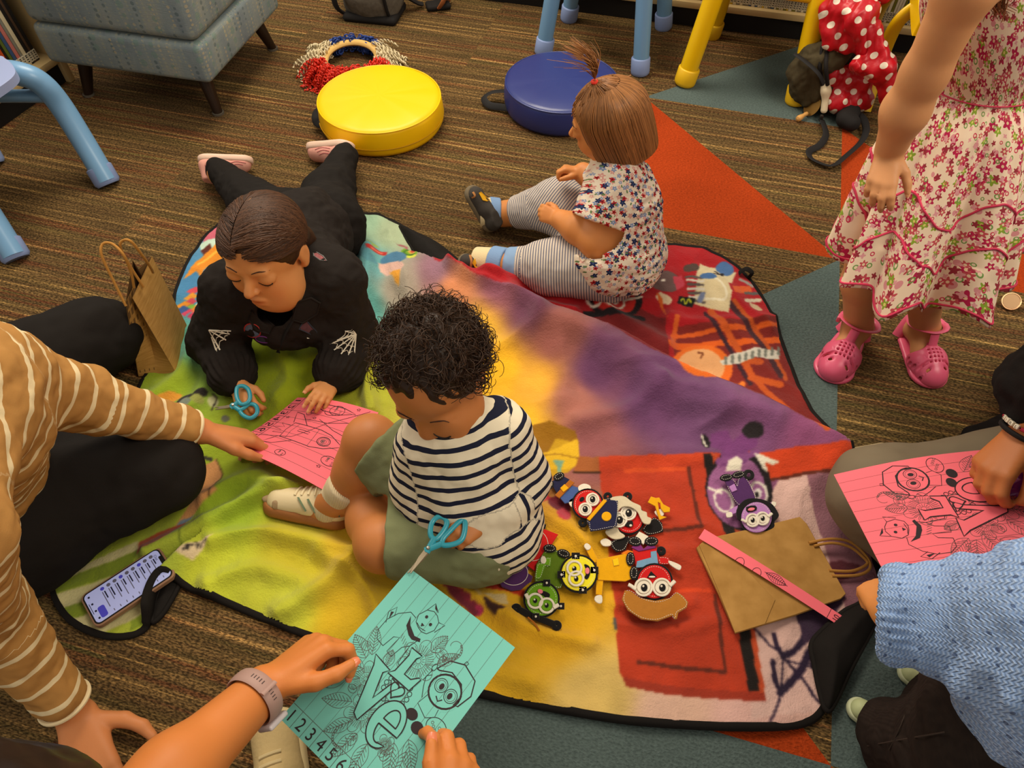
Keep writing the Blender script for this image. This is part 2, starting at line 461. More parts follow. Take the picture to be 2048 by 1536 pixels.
atB, RB, bcB = bookcase('long low maple bookcase with black plinth along the back of the room', P(1150, 27), P(1560, 79), -.95, 1.25, 1)
atL, RL, bcL = bookcase('maple bookcase at the left edge, beside the blue patterned ottoman', P(0, 265), P(140, 165), -.75, .30, 1)
def divider(at, R, s, root):
    obj('divider', MB().box(at(s, .15, .25), (.016, .27, .318), R, .001), WOOD, root)
divider(atB, RB, .385, bcB)
BOOKC = {'yellow': (222, 190, 30), 'white': (226, 218, 196), 'grey': (130, 126, 112), 'olive': (120, 118, 40), 'blue': (60, 84, 120), 'black': (34, 30, 28),
         'orange': (196, 78, 34), 'green': (92, 104, 40), 'cream': (214, 198, 160), 'pink': (190, 110, 100), 'brown': (86, 62, 44)}
BM = {k: mat('book_cover_' + k, v, .45, .4, var=(30, .15)) for k, v in BOOKC.items()}
PAGE = mat('book_pages', (214, 200, 168), .9)
def book(name, at, R, s, th, dep, h, c, label, group, lean=0.0, inset=.02):
    RR = R @ np.array([[math.cos(lean), 0, math.sin(lean)], [0, 1, 0], [-math.sin(lean), 0, math.cos(lean)]])
    b = MB(); z0 = .0895; base = at(s, inset, z0)
    L = lambda x, y, z: base + RR @ A(x, y, z)
    def bx(c_, sz, mi, bev=0): b.box(L(*c_), sz, RR, bev, mi, 1)
    bx((0, dep / 2, h / 2), (th, dep, h), 0, .0008)
    bx((0, dep / 2 + .003, h / 2 + .0012), (max(th - .003, .001), dep - .002, h + .0005), 1)
    bx((0, -.0003, .021), (th * .96, .0012, .03), 2)
    for q in (.012, .019, .026, .031): bx((0, -.0011, q), (th * .45, .0008, .0028), 3)
    o = obj(name, b, [BM[c], PAGE, wh, KICK], origin=base); tag(o, label, 'book', group)
s = -.12
while s < 1.18:
    th = rnd.choice([.006, .007, .008, .009, .010, .012])
    if abs(s + th / 2 - .385) < .02: s = .41; continue
    c = rnd.choice(['yellow', 'white', 'white', 'yellow', 'grey', 'yellow', 'white', 'olive', 'blue', 'cream'] if s > .5 else ['white', 'brown', 'grey', 'cream', 'black', 'white'])
    side = 'left of the shelf divider' if s < .385 else 'right of the shelf divider'
    book('book', atB, RB, s + th / 2, th - .0008, rnd.uniform(.12, .15), rnd.uniform(.17, .21), c,
         f'thin {c} book with white spine label on the back bookcase, {side}', f'thin {c} books on the back bookcase {side}')
    s += th
s = .268; seq = ['black', 'brown', 'black', 'cream', 'grey', 'pink', 'blue', 'green', 'black', 'orange', 'brown', 'yellow', 'cream', 'pink', 'green', 'white', 'orange', 'blue', 'yellow', 'grey', 'cream', 'white']
nth = {}
for i, c in enumerate(seq):
    th = [.012, .009, .011, .014, .010, .013, .012, .011, .008, .012, .009][i % 11]; nth[c] = nth.get(c, 0) + 1
    order = ['nearest the ottoman', 'second nearest the ottoman', 'third nearest the ottoman'][nth[c] - 1]
    book('picture_book', atL, RL, s - th / 2, th - .0008, .21, rnd.uniform(.24, .30), c, f'tall {c} picture book on the left bookcase, the {c} one {order}', 'picture books on the left bookcase', lean=-.05, inset=.035)
    s -= th
# ============================================================ patterned ottoman
def ottoman_fabric():
    t = NT('blue_dotted_weave', .85, .2); uv = t.uv()
    sx = t.n('ShaderNodeSeparateXYZ'); t.put(sx.inputs[0], uv); u, v = sx.outputs[0], sx.outputs[1]
    cl = t.noise(7, 3, t.mapped(uv, (1.4, .6, 1)), .6)
    c = t.ramp(cl, [(.3, (80, 100, 116)), (.5, (108, 126, 130)), (.7, (134, 140, 132))])
    warp = t.noise(1, 2, t.mapped(uv, (520, 40, 1))); weft = t.noise(1, 2, t.mapped(uv, (40, 520, 1)))
    c = t.mix(t.math('MULTIPLY', t.math('ADD', warp, weft), .28), c, (.42, .44, .42, 1))
    for k, (cw, ch, rad, thr, colr, seed) in enumerate([(.017, .0115, .0042, .5, (158, 160, 138), 1), (.047, .030, .0105, .62, (112, 140, 130), 2), (.032, .016, .0058, .62, (74, 92, 98), 3), (.026, .0125, .0046, .72, (184, 170, 134), 4)]):
        cu = t.math('DIVIDE', u, cw); ci = t.math('FLOOR', cu)
        cv = t.math('DIVIDE', v, ch); ri = t.math('FLOOR', cv)
        w1 = t.n('ShaderNodeTexWhiteNoise', noise_dimensions='3D'); cx = t.n('ShaderNodeCombineXYZ')
        t.put(cx.inputs[0], ci); t.put(cx.inputs[1], t.math('FLOOR', t.math('DIVIDE', ri, 5))); cx.inputs[2].default_value = seed; t.put(w1.inputs['Vector'], cx)
        w2 = t.n('ShaderNodeTexWhiteNoise', noise_dimensions='3D'); cy = t.n('ShaderNodeCombineXYZ')
        t.put(cy.inputs[0], ci); t.put(cy.inputs[1], ri); cy.inputs[2].default_value = seed + 9; t.put(w2.inputs['Vector'], cy)
        fu = t.math('MULTIPLY', t.math('SUBTRACT', t.math('FRACT', cu), .5), cw); fv = t.math('MULTIPLY', t.math('SUBTRACT', t.math('FRACT', cv), .5), ch)
        r = t.math('SQRT', t.math('ADD', t.math('MULTIPLY', fu, fu), t.math('MULTIPLY', fv, fv)))
        rr = t.math('MULTIPLY', t.math('MULTIPLY_ADD', w2.outputs[0], .5, .55), rad)
        m = t.math('MULTIPLY', t.math('LESS_THAN', r, rr), t.math('GREATER_THAN', w1.outputs[0], thr))
        c = t.mix(t.math('MULTIPLY', m, .55), c, rgba(colr))
    t.color(c); t.bump(t.math('ADD', warp, weft), .5, .002); return t.m
OTT = ottoman_fabric()
f1, f2, f3 = P(437, 227), P(575, 102), P(178, 190)
e1 = nrm(f1 - f3); e2 = nrm((f2 - f1) - e1 * ((f2 - f1) @ e1)); Ro = np.stack([e1, e2, A(0, 0, 1)], 1)
W0, D0 = np.linalg.norm(f1 - f3), (f2 - f1) @ e2
ob = lambda x, y, z: f3 + e1 * x + e2 * y + A(0, 0, z)
ot = thing('ottoman', 'square blue-grey upholstered ottoman with dot-chain pattern and dark tapered legs', 'ottoman', ob(W0 / 2, D0 / 2, 0))
def soft_block(x0, x1, y0, y1, z0, z1, bev, crown=0):
    b = bmesh.new(); bmesh.ops.create_cube(b, size=1)
    sx, sy, sz = x1 - x0, y1 - y0, z1 - z0
    for v in b.verts: v.co = Vector((v.co.x * sx, v.co.y * sy, v.co.z * sz))
    bmesh.ops.bevel(b, geom=b.edges[:], offset=bev, segments=5, profile=.5, affect='EDGES')
    b.faces.ensure_lookup_table(); b.normal_update(); V, F, UV = [], [], []
    for f in b.faces:
        n = f.normal; ids = []
        for v in f.verts:
            p = v.co; ids.append(len(V))
            if abs(n.z) > .7: uv_ = (p.x, p.y)
            elif abs(n.x) > abs(n.y): uv_ = (p.y + 3, p.z)
            else: uv_ = (p.x, p.z)
            V.append(ob((x0 + x1) / 2 + p.x, (y0 + y1) / 2 + p.y, (z0 + z1) / 2 + p.z)); UV.append(uv_)
        F.append(ids)
    b.free(); m = MB(); m.add(V, F, 0, uv=UV); return m
ov = .045
for nm, z0, z1, bev in (('base_cushion', .125, .245, .020), ('seat_cushion', .247, .46, .030)):
    o = obj(nm, soft_block(-ov - (0 if nm[0] == 'b' else 0), W0 + ov, -ov, D0 + ov, z0, z1, bev), OTT, ot, angle=0)
    md = bpy.data.meshes; bmw = bmesh.new(); bmw.from_mesh(o.data); bmesh.ops.remove_doubles(bmw, verts=bmw.verts[:], dist=1e-5); bmw.to_mesh(o.data); bmw.free()
LEGM = mat('dark_walnut_leg', (38, 24, 16), .35, .5)
for x, y in ((0, 0), (W0, 0), (W0, D0), (0, D0)):
    b = MB(); dx, dy = (-1 if x == 0 else 1), (-1 if y == 0 else 1)
    b.tube([ob(x, y, .002), ob(x - dx * .028, y - dy * .028, .128)], [.014, .024], 4 if False else 12, up=e1)
    lg = obj('leg', b, LEGM, ot)
    obj('glide', MB().lathe([(0, 0), (.018, 0), (.018, .006), (0, .006)], ob(x, y, 0), 14), mat('felt_glide', (90, 82, 70), .9), lg)

# ============================================================ children's chairs with thick tube legs
BLU = mat('light_blue_plastic', (110, 152, 188), .32, .5, var=(4, .06)); BLUC = mat('blue_rubber_cap', (130, 148, 190), .5, .4)
YEL = mat('yellow_plastic', (232, 186, 4), .32, .5, var=(5, .06)); YELC = mat('yellow_cap', (226, 178, 20), .45, .4)
def leg(root, foot, top, r, m, mc, mid=None):
    pts = [foot + A(0, 0, .012)] + ([mid] if mid is not None else []) + [top]
    l = obj('leg', MB().tube(pts, r, 20), m, root)
    d = nrm(A(*(pts[1] - pts[0]))); z = d; R = axes(z=z, x=A(1, 0, 0))
    h = .052; rc = r * 1.2
    obj('foot_cap', MB().lathe([(0, .0), (rc * .85, .0), (rc * .97, .005), (rc, .012), (rc * 1.0, h), (rc * .93, h + .003), (r * .98, h + .004)], foot, 24, R), mc, l)
def chair4(name, label, cat, feet, up_, r, m, mc, seat_z, group=None):
    c = np.mean(feet, 0); root = thing(name, label, cat, (c[0], c[1], 0), group)
    tops = []
    for f in feet:
        t = c + (f - c) * .80; t[2] = seat_z; tops.append(t); leg(root, f, t + A(0, 0, 0), r, m, mc)
    ex = nrm(tops[1] - tops[0]); ey = nrm(tops[3] - tops[0]); L1 = np.linalg.norm(tops[1] - tops[0]); L2 = np.linalg.norm(tops[3] - tops[0])
    R = axes(z=A(0, 0, 1), x=ex); cc = np.mean(tops, 0)
    obj('seat', MB().box(cc + A(0, 0, .018), (L1 + .05, L2 + .03, .036), R, .016, seg=4), m, root)
    b = MB()
    for i in range(4): b.tube([tops[i] - A(0, 0, .02), tops[(i + 1) % 4] - A(0, 0, .02)], r * .8, 14)
    obj('seat_rail', b, m, root)
    by = R[:, 1] if R[:, 1][1] > 0 else -R[:, 1]
    bb = MB()
    for sgn in (-1, 1):
        bb.tube(catmull([cc + R[:, 0] * sgn * L1 * .45 + by * (L2 / 2 - .02) + A(0, 0, .02), cc + R[:, 0] * sgn * L1 * .45 + by * (L2 / 2 - .012) + A(0, 0, .2), cc + R[:, 0] * sgn * L1 * .4 + by * (L2 / 2 - .005) + A(0, 0, .32)]), r * .6, 12)
    obj('back_frame', bb, m, root)
    obj('backrest', MB().box(cc + by * (L2 / 2 - .026) + A(0, 0, .27), (L1 + .04, .022, .15), R, .01, seg=3), m, root)
    return root
chair4('child_chair', 'light blue plastic child chair behind the navy round cushion', 'chair', [P(1086, 108), P(1280, 148), P(1327, 56), P(1137, 40)], 1, .026, BLU, BLUC, .31)
chair4('child_chair', 'yellow plastic child chair with thick round legs, the red dotted coat hung beside it', 'chair', [P(1368, 168), P(1591, 206), P(1668, 92), P(1420, 72)], 1, .029, YEL, YELC, .33)
# blue chair at the left edge, legs bent out of the seat sides
ch = thing('child_chair', 'light blue tube-leg child chair cut off by the left edge', 'chair', P(60, 350))
hi = lambda x, y, z: P(x, y, z)
def bentleg(pts, r=.030):
    l = obj('leg', MB().tube(catmull(pts, 8), r, 20), BLU, ch)
    p0, p1 = pts[0], pts[1]; R = axes(z=nrm(p1 - p0), x=A(1, 0, 0)); rc = r * 1.17
    obj('foot_cap', MB().lathe([(0, 0), (rc * .85, 0), (rc, .008), (rc, .05), (r * .98, .054)], p0 - A(0, 0, .012), 22, R), BLUC, l)
bentleg([P(214, 362, .014), P(168, 285, .105), P(122, 212, .195), P(86, 170, .255), P(48, 150, .287), P(-10, 143, .295), P(-170, 143, .295)])
bentleg([P(30, 512, .014), P(-25, 425, .10), P(-95, 325, .21), P(-150, 280, .27), P(-190, 262, .295), P(-260, 260, .30)])
bentleg([P(-18, 322, .014), P(-60, 250, .10), P(-120, 175, .2), P(-160, 130, .27), P(-220, 120, .295)])
obj('cross_rail', MB().tube([P(92, 192, .225), P(-60, 192, .215)], .017, 14), BLU, ch)
sp = PP([(36, 168), (37, 150), (20, 133), (-10, 126), (-200, 118), (-260, 250), (-60, 235), (0, 196)], .315)
obj('seat', MB().prism(catmull(sp, 6, True), .022), mat('chair_seat_lilac', (150, 162, 200), .4, .4), ch)
# moulded yellow chair at the right with arched legs
yc = thing('child_chair', 'moulded yellow child chair with arched flat legs behind the standing girl', 'chair', P(1800, 150))
def band(pts, wdt, th, up):
    return MB().tube(catmull(pts, 10), wdt, 16, sq=th / wdt, up=up)
obj('leg', band([P(1728, 222, .004), P(1752, 150, .10), P(1775, 85, .20), P(1800, 40, .27), P(1840, 10, .31), P(1880, 0, .33)], .022, .012, A(0, 1, 0)), YEL, yc)
obj('leg', band([P(1752, 40, .1), P(1762, 18, .2), P(1782, -8, .27), P(1815, -22, .31), P(1850, -25, .33)], .022, .012, A(0, 1, 0)), YEL, yc)
obj('leg', band([P(2010, 240, .004), P(1985, 130, .14), P(1960, 60, .24), P(1900, 20, .31)], .022, .012, A(0, 1, 0)), YEL, yc)
sp = PP([(1822, 60), (1830, 72), (1846, 76), (1930, 84), (1990, 60), (2000, -60), (1850, -70), (1822, -30)], .31)
obj('seat', MB().prism(catmull(sp, 6, True), .05), YEL, yc)

# ============================================================ round floor cushions
def cushion(name, label, c, r, h, m, seam, strap, strap_pts, wr):
    root = thing(name, label, 'floor cushion', c)
    pr = [(0, .0), (r * .9, .0), (r * .975, .006), (r, .016), (r * 1.012, h * .45), (r, h - .014), (r * .985, h - .005), (r * .955, h - .0005), (r * .9, h + .002), (r * .6, h + .005), (r * .25, h + .006), (0, h + .006)]
    b = MB().lathe(pr, c, 72); V = np.concatenate(b.V)
    q = (V - A(*c)); ang = np.arctan2(q[:, 1], q[:, 0]); rad = np.hypot(q[:, 0], q[:, 1]) / r
    pk = fbm(np.stack([np.cos(ang) * 3.2, np.sin(ang) * 3.2, q[:, 2] * 12], -1), 3) * wr * np.clip(rad, 0, 1)
    V = V + np.where(q[:, 2:3] > h * .9, A(0, 0, 1) * pk[:, None], nrm(q * A(1, 1, 0)) * pk[:, None] * 1.2 * (q[:, 2:3] > .01))
    obj('cover', (V, b.F), m, root, angle=60)
    a = np.arange(96) * 2 * PI / 96; ring = lambda rr, z: np.stack([c[0] + rr * np.cos(a), c[1] + rr * np.sin(a), np.full(96, c[2] + z)], -1)
    obj('piping', MB().tube(ring(r * .985, h - .004), .0022, 8, True), m, root)
    if seam: obj('zip_seam', MB().tube(ring(r * 1.013, h * .36), .0016, 6, True), mat('yellow_zip', (196, 146, 4), .5), root)
    obj('carry_strap', MB().tube(catmull(strap_pts, 8), .011, 10, sq=.18, up=A(0, 0, 1)), strap, root)
STRAP = mat('black_webbing', (24, 21, 20), .75)
VY = mat('yellow_vinyl', (246, 192, 2), .42, .35, bump=(300, .04), var=(5, .04)); VB = mat('navy_vinyl', (42, 52, 112), .34, .5, bump=(300, .04), var=(5, .06))
cy = P(758, 193, .088); cy[2] = 0
cushion('floor_cushion', 'round yellow vinyl floor cushion beside the red and blue curly wig', cy, .186, .088, VY, True, STRAP, [P(642, 215, .05), P(633, 222, .045), P(630, 235, .04), P(634, 246, .03), P(648, 250, .03)], .0022)
cb = P(1124, 160, .088); cb[2] = 0
cushion('floor_cushion', 'round navy blue vinyl floor cushion in front of the light blue chair legs', cb, .176, .088, VB, False, STRAP, [P(1012, 182, .04), P(985, 184, .03), P(968, 196, .02), P(978, 210, .015), P(1000, 214, .015), P(1016, 216, .02)], .0010)
# ============================================================ curly wig, backpack, sandal
wc = P(703, 122, .03)
wg = thing('curly_wig', 'curly party wig band in red, white and blue lying behind the yellow cushion', 'wig', (wc[0], wc[1], 0))
a = np.arange(40) * 2 * PI / 40
obj('band', MB().tube(np.stack([wc[0] + .088 * np.cos(a), wc[1] + .088 * np.sin(a), .035 + .012 * np.sin(a)], -1), .012, 10, True, sq=.8), mat('wig_band', (214, 172, 100), .8), wg)
bands = {'red_curls': (mat('red_curl', (214, 40, 14), .45, .5), [(198, 342)]), 'blue_curls': (mat('blue_curl', (36, 66, 140), .45, .5), [(42, 138)]), 'white_curls': (mat('white_curl', (216, 198, 158), .45, .5), [(138, 205)]), 'white_curls ': (mat('white_curl', (216, 198, 158), .45, .5), [(-25, 42)])}
for nm, (m, arcs) in bands.items():
    b = MB()
    for a0, a1 in arcs:
        for k in range(int((a1 - a0) * (1.9 if nm[0] == 'r' else 1.2))):
            th = math.radians(rnd.uniform(a0, a1)); r0 = rnd.uniform(.082, .115); rl = rnd.uniform(.035, .085 if nm[0] != 'b' else .05)
            dr = A(math.cos(th), math.sin(th), 0); st = A(wc[0], wc[1], rnd.uniform(.015, .06)) + dr * r0
            dv = nrm(dr * 1.0 + A(rnd.uniform(-.5, .5), rnd.uniform(-.5, .5), rnd.uniform(-.25, .5)))
            n = 26; tt = np.linspace(0, 1, n); ph = tt * 2 * PI * rl / .012 + rnd.random() * 6; cr = rnd.uniform(.005, .009)
            R = axes(z=dv, x=A(.3, .2, 1)); drop = -.05 * tt ** 2
            p = st + dv * (tt * rl)[:, None] + R[:, 0] * (np.cos(ph) * cr)[:, None] + R[:, 1] * (np.sin(ph) * cr)[:, None] + A(0, 0, 1) * drop[:, None]
            p[:, 2] = np.maximum(p[:, 2], .004); b.tube(p, .0022, 5)
    obj(nm.strip(), b, m, wg, angle=0)
GREY = mat('grey_heather', (98, 90, 78), .9, .2, bump=(220, .4), var=(90, .35)); BLK = mat('black_fabric', (26, 22, 20), .85)
bp = thing('backpack', 'grey heather backpack with black base by the back bookcase', 'backpack', P(750, 20))
s_ = Sdf(.03); c0 = P(748, 40, .0) + A(0, .06, .11)
s_.box(c0, (.105, .075, .115), rotz(-.2), .05).ell(c0 + A(.0, -.05, -.03), (.085, .055, .075))
V, F = grow(s_, c0 - .22, c0 + .22, .006); V += vnormals(V, F) * (fbm(V * 22, 2) * .004)[:, None]
obj('body', (V, F), GREY, bp, angle=0)
obj('base', MB().box(c0 + A(0, -.02, -.098), (.2, .15, .03), rotz(-.2), .014, seg=3), BLK, bp)
obj('zip', MB().tube(catmull([c0 + A(.045, -.085, .13), c0 + A(.05, -.108, .03), c0 + A(.056, -.098, -.05), c0 + A(.06, -.08, -.09)]), .006, 8), BLK, bp)
obj('strap', MB().tube(catmull([c0 + A(-.10, -.02, .14), c0 + A(-.13, -.05, .03), c0 + A(-.128, -.06, -.06), c0 + A(-.10, -.04, -.1)]), .016, 8, sq=.4), BLK, bp)
obj('strap', MB().tube(catmull([c0 + A(.11, .0, -.05), c0 + A(.15, .02, -.085), c0 + A(.17, .03, -.095)]), .014, 8, sq=.5), BLK, bp)
sd = thing('sandal', 'brown and black open shoe on the carpet right of the grey backpack', 'shoe', P(870, 12))
obj('sole', MB().box(P(876, 10, .012), (.09, .055, .02), rotz(.25), .009, seg=3), BLK, sd)
obj('upper', MB().tube(catmull([P(880, 14, .015), P(886, 4, .035), P(892, -8, .04), P(900, -4, .02)]), .018, 10, sq=.35), mat('tan_leather', (150, 86, 44), .6), sd)
# ============================================================ printed fleece blanket
OUT = [(437, 452), (405, 482), (372, 530), (352, 585), (343, 640), (325, 690), (300, 735), (282, 765), (262, 800), (235, 850), (200, 920), (160, 1010), (125, 1090), (107, 1145), (108, 1185), (125, 1220), (152, 1247), (195, 1266), (245, 1270),
       (282, 1258), (298, 1232), (306, 1195), (318, 1166), (334, 1150), (352, 1156), (375, 1172), (440, 1198), (560, 1248), (620, 1270), (760, 1322), (880, 1362), (960, 1386), (1050, 1404), (1150, 1423), (1260, 1440), (1380, 1449), (1500, 1453), (1580, 1450), (1618, 1441), (1640, 1424), (1652, 1398),
       (1652, 1340), (1690, 1290), (1740, 1240), (1762, 1195), (1750, 1120), (1735, 1060), (1720, 1000), (1706, 950), (1692, 910), (1680, 888), (1655, 858), (1622, 822), (1598, 776), (1580, 730), (1562, 680), (1540, 622), (1508, 568), (1470, 530), (1425, 503), (1375, 491), (1325, 491), (1282, 500), (1235, 515),
       (1100, 540), (960, 548), (905, 546), (872, 536), (845, 512), (822, 480), (798, 448), (770, 434), (735, 427), (690, 424), (600, 422), (520, 425), (470, 434)]
BZ = .010
outw = catmull(PP(OUT, BZ), 5, True)
h = .0026
lo, hiB = outw.min(0), outw.max(0)
gx = np.arange(lo[0] - h, hiB[0] + 2 * h, h); gy = np.arange(lo[1] - h, hiB[1] + 2 * h, h)
GX, GY = np.meshgrid(gx, gy, indexing='ij'); sh = GX.shape
X0, Y0 = GX.ravel(), GY.ravel(); ins = inpoly(X0, Y0, outw[:, :2]).reshape(sh)
cell = ins[:-1, :-1] & ins[1:, :-1] & ins[1:, 1:] & ins[:-1, 1:]
used = np.zeros(sh, bool)
for a_ in (0, 1):
    for b_ in (0, 1): used[a_:sh[0] - 1 + a_, b_:sh[1] - 1 + b_] |= cell
vid = np.full(sh, -1); vid[used] = np.arange(used.sum())
ci, cj = np.where(cell)
BF = np.stack([vid[ci, cj], vid[ci + 1, cj], vid[ci + 1, cj + 1], vid[ci, cj + 1]], 1)
bx, by_ = GX[used], GY[used]
def px_of(x, y, z=BZ): q = J(np.stack([x, y, np.full_like(x, z)], -1)); return q[:, 0], q[:, 1]
# --- folds: (photo polyline, height, half width, steep side)
FOLDS = [([(868, 540), (960, 592), (1060, 622), (1150, 650), (1250, 690), (1350, 748), (1480, 802), (1600, 862), (1676, 896)], .042, 60, 1),
         ([(985, 575), (1035, 610), (1075, 640)], .016, 20, 0), ([(1000, 700), (1090, 660), (1180, 690)], .012, 24, 0), ([(1230, 720), (1330, 790), (1440, 830)], .011, 26, 0),
         ([(1160, 850), (1260, 820), (1320, 780)], .008, 18, 0), ([(1400, 860), (1480, 840), (1540, 860)], .008, 18, 0), ([(1120, 700), (1130, 770), (1100, 840)], .006, 22, 0),
         ([(905, 556), (1000, 574), (1120, 590), (1220, 584)], .018, 12, 0), ([(930, 575), (1040, 600), (1150, 625)], .010, 12, 0), ([(1180, 590), (1240, 640), (1330, 690)], .010, 16, 0),
         ([(735, 520), (722, 640), (705, 760)], .018, 18, 0), ([(745, 700), (735, 780), (745, 830)], .014, 14, 0), ([(640, 720), (660, 820), (700, 900)], .008, 20, 0), ([(560, 700), (580, 760), (560, 800)], .008, 20, 0),
         ([(385, 700), (360, 760), (300, 800)], .010, 18, 0), ([(420, 720), (400, 800), (330, 830)], .008, 14, 0),
         ([(300, 1110), (400, 1060), (520, 1000), (600, 990)], .014, 16, 0), ([(410, 1000), (500, 960), (570, 985)], .010, 16, 0), ([(430, 1090), (520, 1070), (640, 1090), (740, 1120)], .012, 18, 0),
         ([(560, 1230), (640, 1180), (730, 1110)], .014, 22, 0), ([(640, 1110), (720, 1160), (760, 1230)], .010, 18, 0), ([(420, 1170), (520, 1140), (600, 1160)], .008, 20, 0),
         ([(302, 1215), (318, 1168), (340, 1138), (380, 1100)], .036, 30, 2),
         ([(1060, 1010), (1130, 1050), (1170, 1090)], .012, 16, 0), ([(880, 1140), (960, 1200), (1060, 1260), (1180, 1290)], .013, 18, 0), ([(900, 1290), (960, 1330), (1060, 1370)], .010, 22, 0), ([(1020, 1200), (1050, 1320), (1130, 1410)], .006, 30, 0),
         ([(1230, 1210), (1300, 1216), (1380, 1206)], .007, 14, 0), ([(1240, 1250), (1330, 1262), (1430, 1244)], .006, 16, 0), ([(1280, 1170), (1330, 1110), (1400, 1100)], .005, 20, 0), ([(1200, 920), (1300, 905), (1420, 912)], .006, 16, 0),
         ([(1340, 640), (1440, 650), (1560, 640)], .007, 14, 0), ([(1420, 560), (1480, 610), (1540, 660)], .006, 16, 0), ([(780, 470), (790, 530), (820, 600)], .010, 20, 0), ([(700, 460), (740, 520), (760, 600)], .008, 22, 0)]
def hz(x, y, X, Y):
    z = .006 * fbm(np.stack([x * 8, y * 8, 0 * x], -1), 3) + .005 * np.clip(1 - 3 * np.abs(fbm(np.stack([x * 5 + y * 2.5, y * 6 - x * 2, 0 * x + 9], -1), 2)), 0, 1) + .0016 * fbm(np.stack([x * 38 + 3, y * 30, 0 * x], -1), 2)
    wob = 9 * vnoise(np.stack([x * 14, y * 14, 0 * x + 5], -1))
    for pl, hh, w_, mode in FOLDS:
        pl = np.asarray(pl, float); d = dline(X, Y, catmull(np.c_[pl, 0 * pl[:, :1]], 4)[:, :2], w_ * 3.2 + 20)
        d = np.maximum(d + wob * (w_ / 22 if mode == 0 else .2), 0)
        if mode:
            # which side of the fold line: left of travel direction or right
            sgn = np.zeros(len(X)); best = np.full(len(X), 1e9)
            for (x1, y1), (x2, y2) in zip(pl[:-1], pl[1:]):
                dx, dy = x2 - x1, y2 - y1; t = np.clip(((X - x1) * dx + (Y - y1) * dy) / (dx * dx + dy * dy), 0, 1)
                q = np.hypot(X - x1 - t * dx, Y - y1 - t * dy); m = q < best; best[m] = q[m]; sgn[m] = np.sign(dx * (Y - y1) - dy * (X - x1))[m]
            steep = (sgn < 0) if mode == 1 else (sgn < 0)
            z = z + hh * np.exp(-(d / np.where(steep, w_ * .16, w_)) ** 2)
        else: z = z + (2.1 if pl[:, 0].mean() < 860 or pl[:, 1].mean() < 860 else 1.35) * hh * np.exp(-(d / w_) ** 2)
    return BZ + np.maximum(z, -.004)
BX, BY = px_of(bx, by_)
bz = hz(bx, by_, BX, BY)
# --- colour fields of the print
CP = [(720, 445, 150, 185, 150), (790, 470, 165, 180, 140), (740, 540, 95, 160, 160), (800, 585, 165, 150, 130), (730, 625, 88, 160, 150), (380, 560, 66, 128, 172), (430, 520, 80, 140, 176), (420, 610, 78, 150, 178), (370, 690, 90, 165, 140), (340, 750, 140, 160, 24), (560, 720, 150, 165, 14), (600, 765, 158, 172, 18), (735, 720, 188, 188, 34),
      (450, 900, 158, 178, 34), (470, 1000, 150, 175, 34), (420, 1150, 186, 192, 40), (560, 1210, 186, 188, 44), (600, 1090, 196, 180, 34), (700, 1080, 216, 178, 34), (700, 1250, 214, 172, 24), (620, 1000, 170, 180, 40), (880, 560, 150, 105, 120), (905, 600, 214, 130, 80), (960, 670, 238, 176, 44), (1000, 740, 243, 178, 22), (1070, 760, 236, 166, 44), (1040, 850, 238, 176, 30),
      (1150, 800, 168, 100, 84), (1110, 690, 150, 84, 74), (1000, 592, 150, 84, 104), (1060, 640, 112, 62, 84), (1190, 750, 104, 58, 92), (1300, 800, 105, 60, 98), (1400, 840, 110, 66, 104), (1500, 860, 122, 70, 110), (1620, 890, 142, 72, 112), (1180, 890, 150, 84, 84), (1100, 1250, 224, 164, 18), (1000, 1350, 224, 168, 24), (1170, 1130, 224, 162, 18), (1190, 1400, 214, 176, 90), (1340, 1430, 214, 168, 142),
      (1500, 1440, 214, 164, 150), (1600, 1350, 218, 168, 150), (850, 480, 150, 150, 120), (330, 1120, 170, 185, 50), (860, 1080, 220, 170, 30), (480, 440, 200, 90, 110), (1690, 1000, 145, 92, 105)]
CPa = np.array(CP, float)
num = np.zeros((len(BX), 3)); den = np.zeros(len(BX))
for r_ in CPa:
    w_ = 1 / (((BX - r_[0]) ** 2 + (BY - r_[1]) ** 2) / 900 + .35) ** 2.2
    num += w_[:, None] * r_[2:][None]; den += w_
C = num / den[:, None]
jit = 7 * fbm(np.stack([bx * 60, by_ * 60, 0 * bx], -1), 2); PXx = BX + .13 * jit; PXy = BY + .13 * np.roll(jit, 91)
def fill(poly, c, soft=None):
    m = inpoly(PXx, PXy, poly); C[m] = c if soft is None else C[m] * (1 - soft) + A(*c) * soft
def stroke(pl, w_, c):
    pl = np.asarray(pl, float); pl = catmull(np.c_[pl, 0 * pl[:, :1]], 5)[:, :2] if len(pl) > 2 else pl
    C[dline(PXx, PXy, pl, w_ + 2) < w_] = c
def ellp(cx, cy, rx, ry, a=0, n=28, a0=0, a1=360):
    t = np.radians(np.linspace(a0, a1, n)); ca, sa = math.cos(math.radians(a)), math.sin(math.radians(a))
    return [(cx + rx * math.cos(q) * ca - ry * math.sin(q) * sa, cy + rx * math.cos(q) * sa + ry * math.sin(q) * ca) for q in t]
DK = (34, 27, 28)
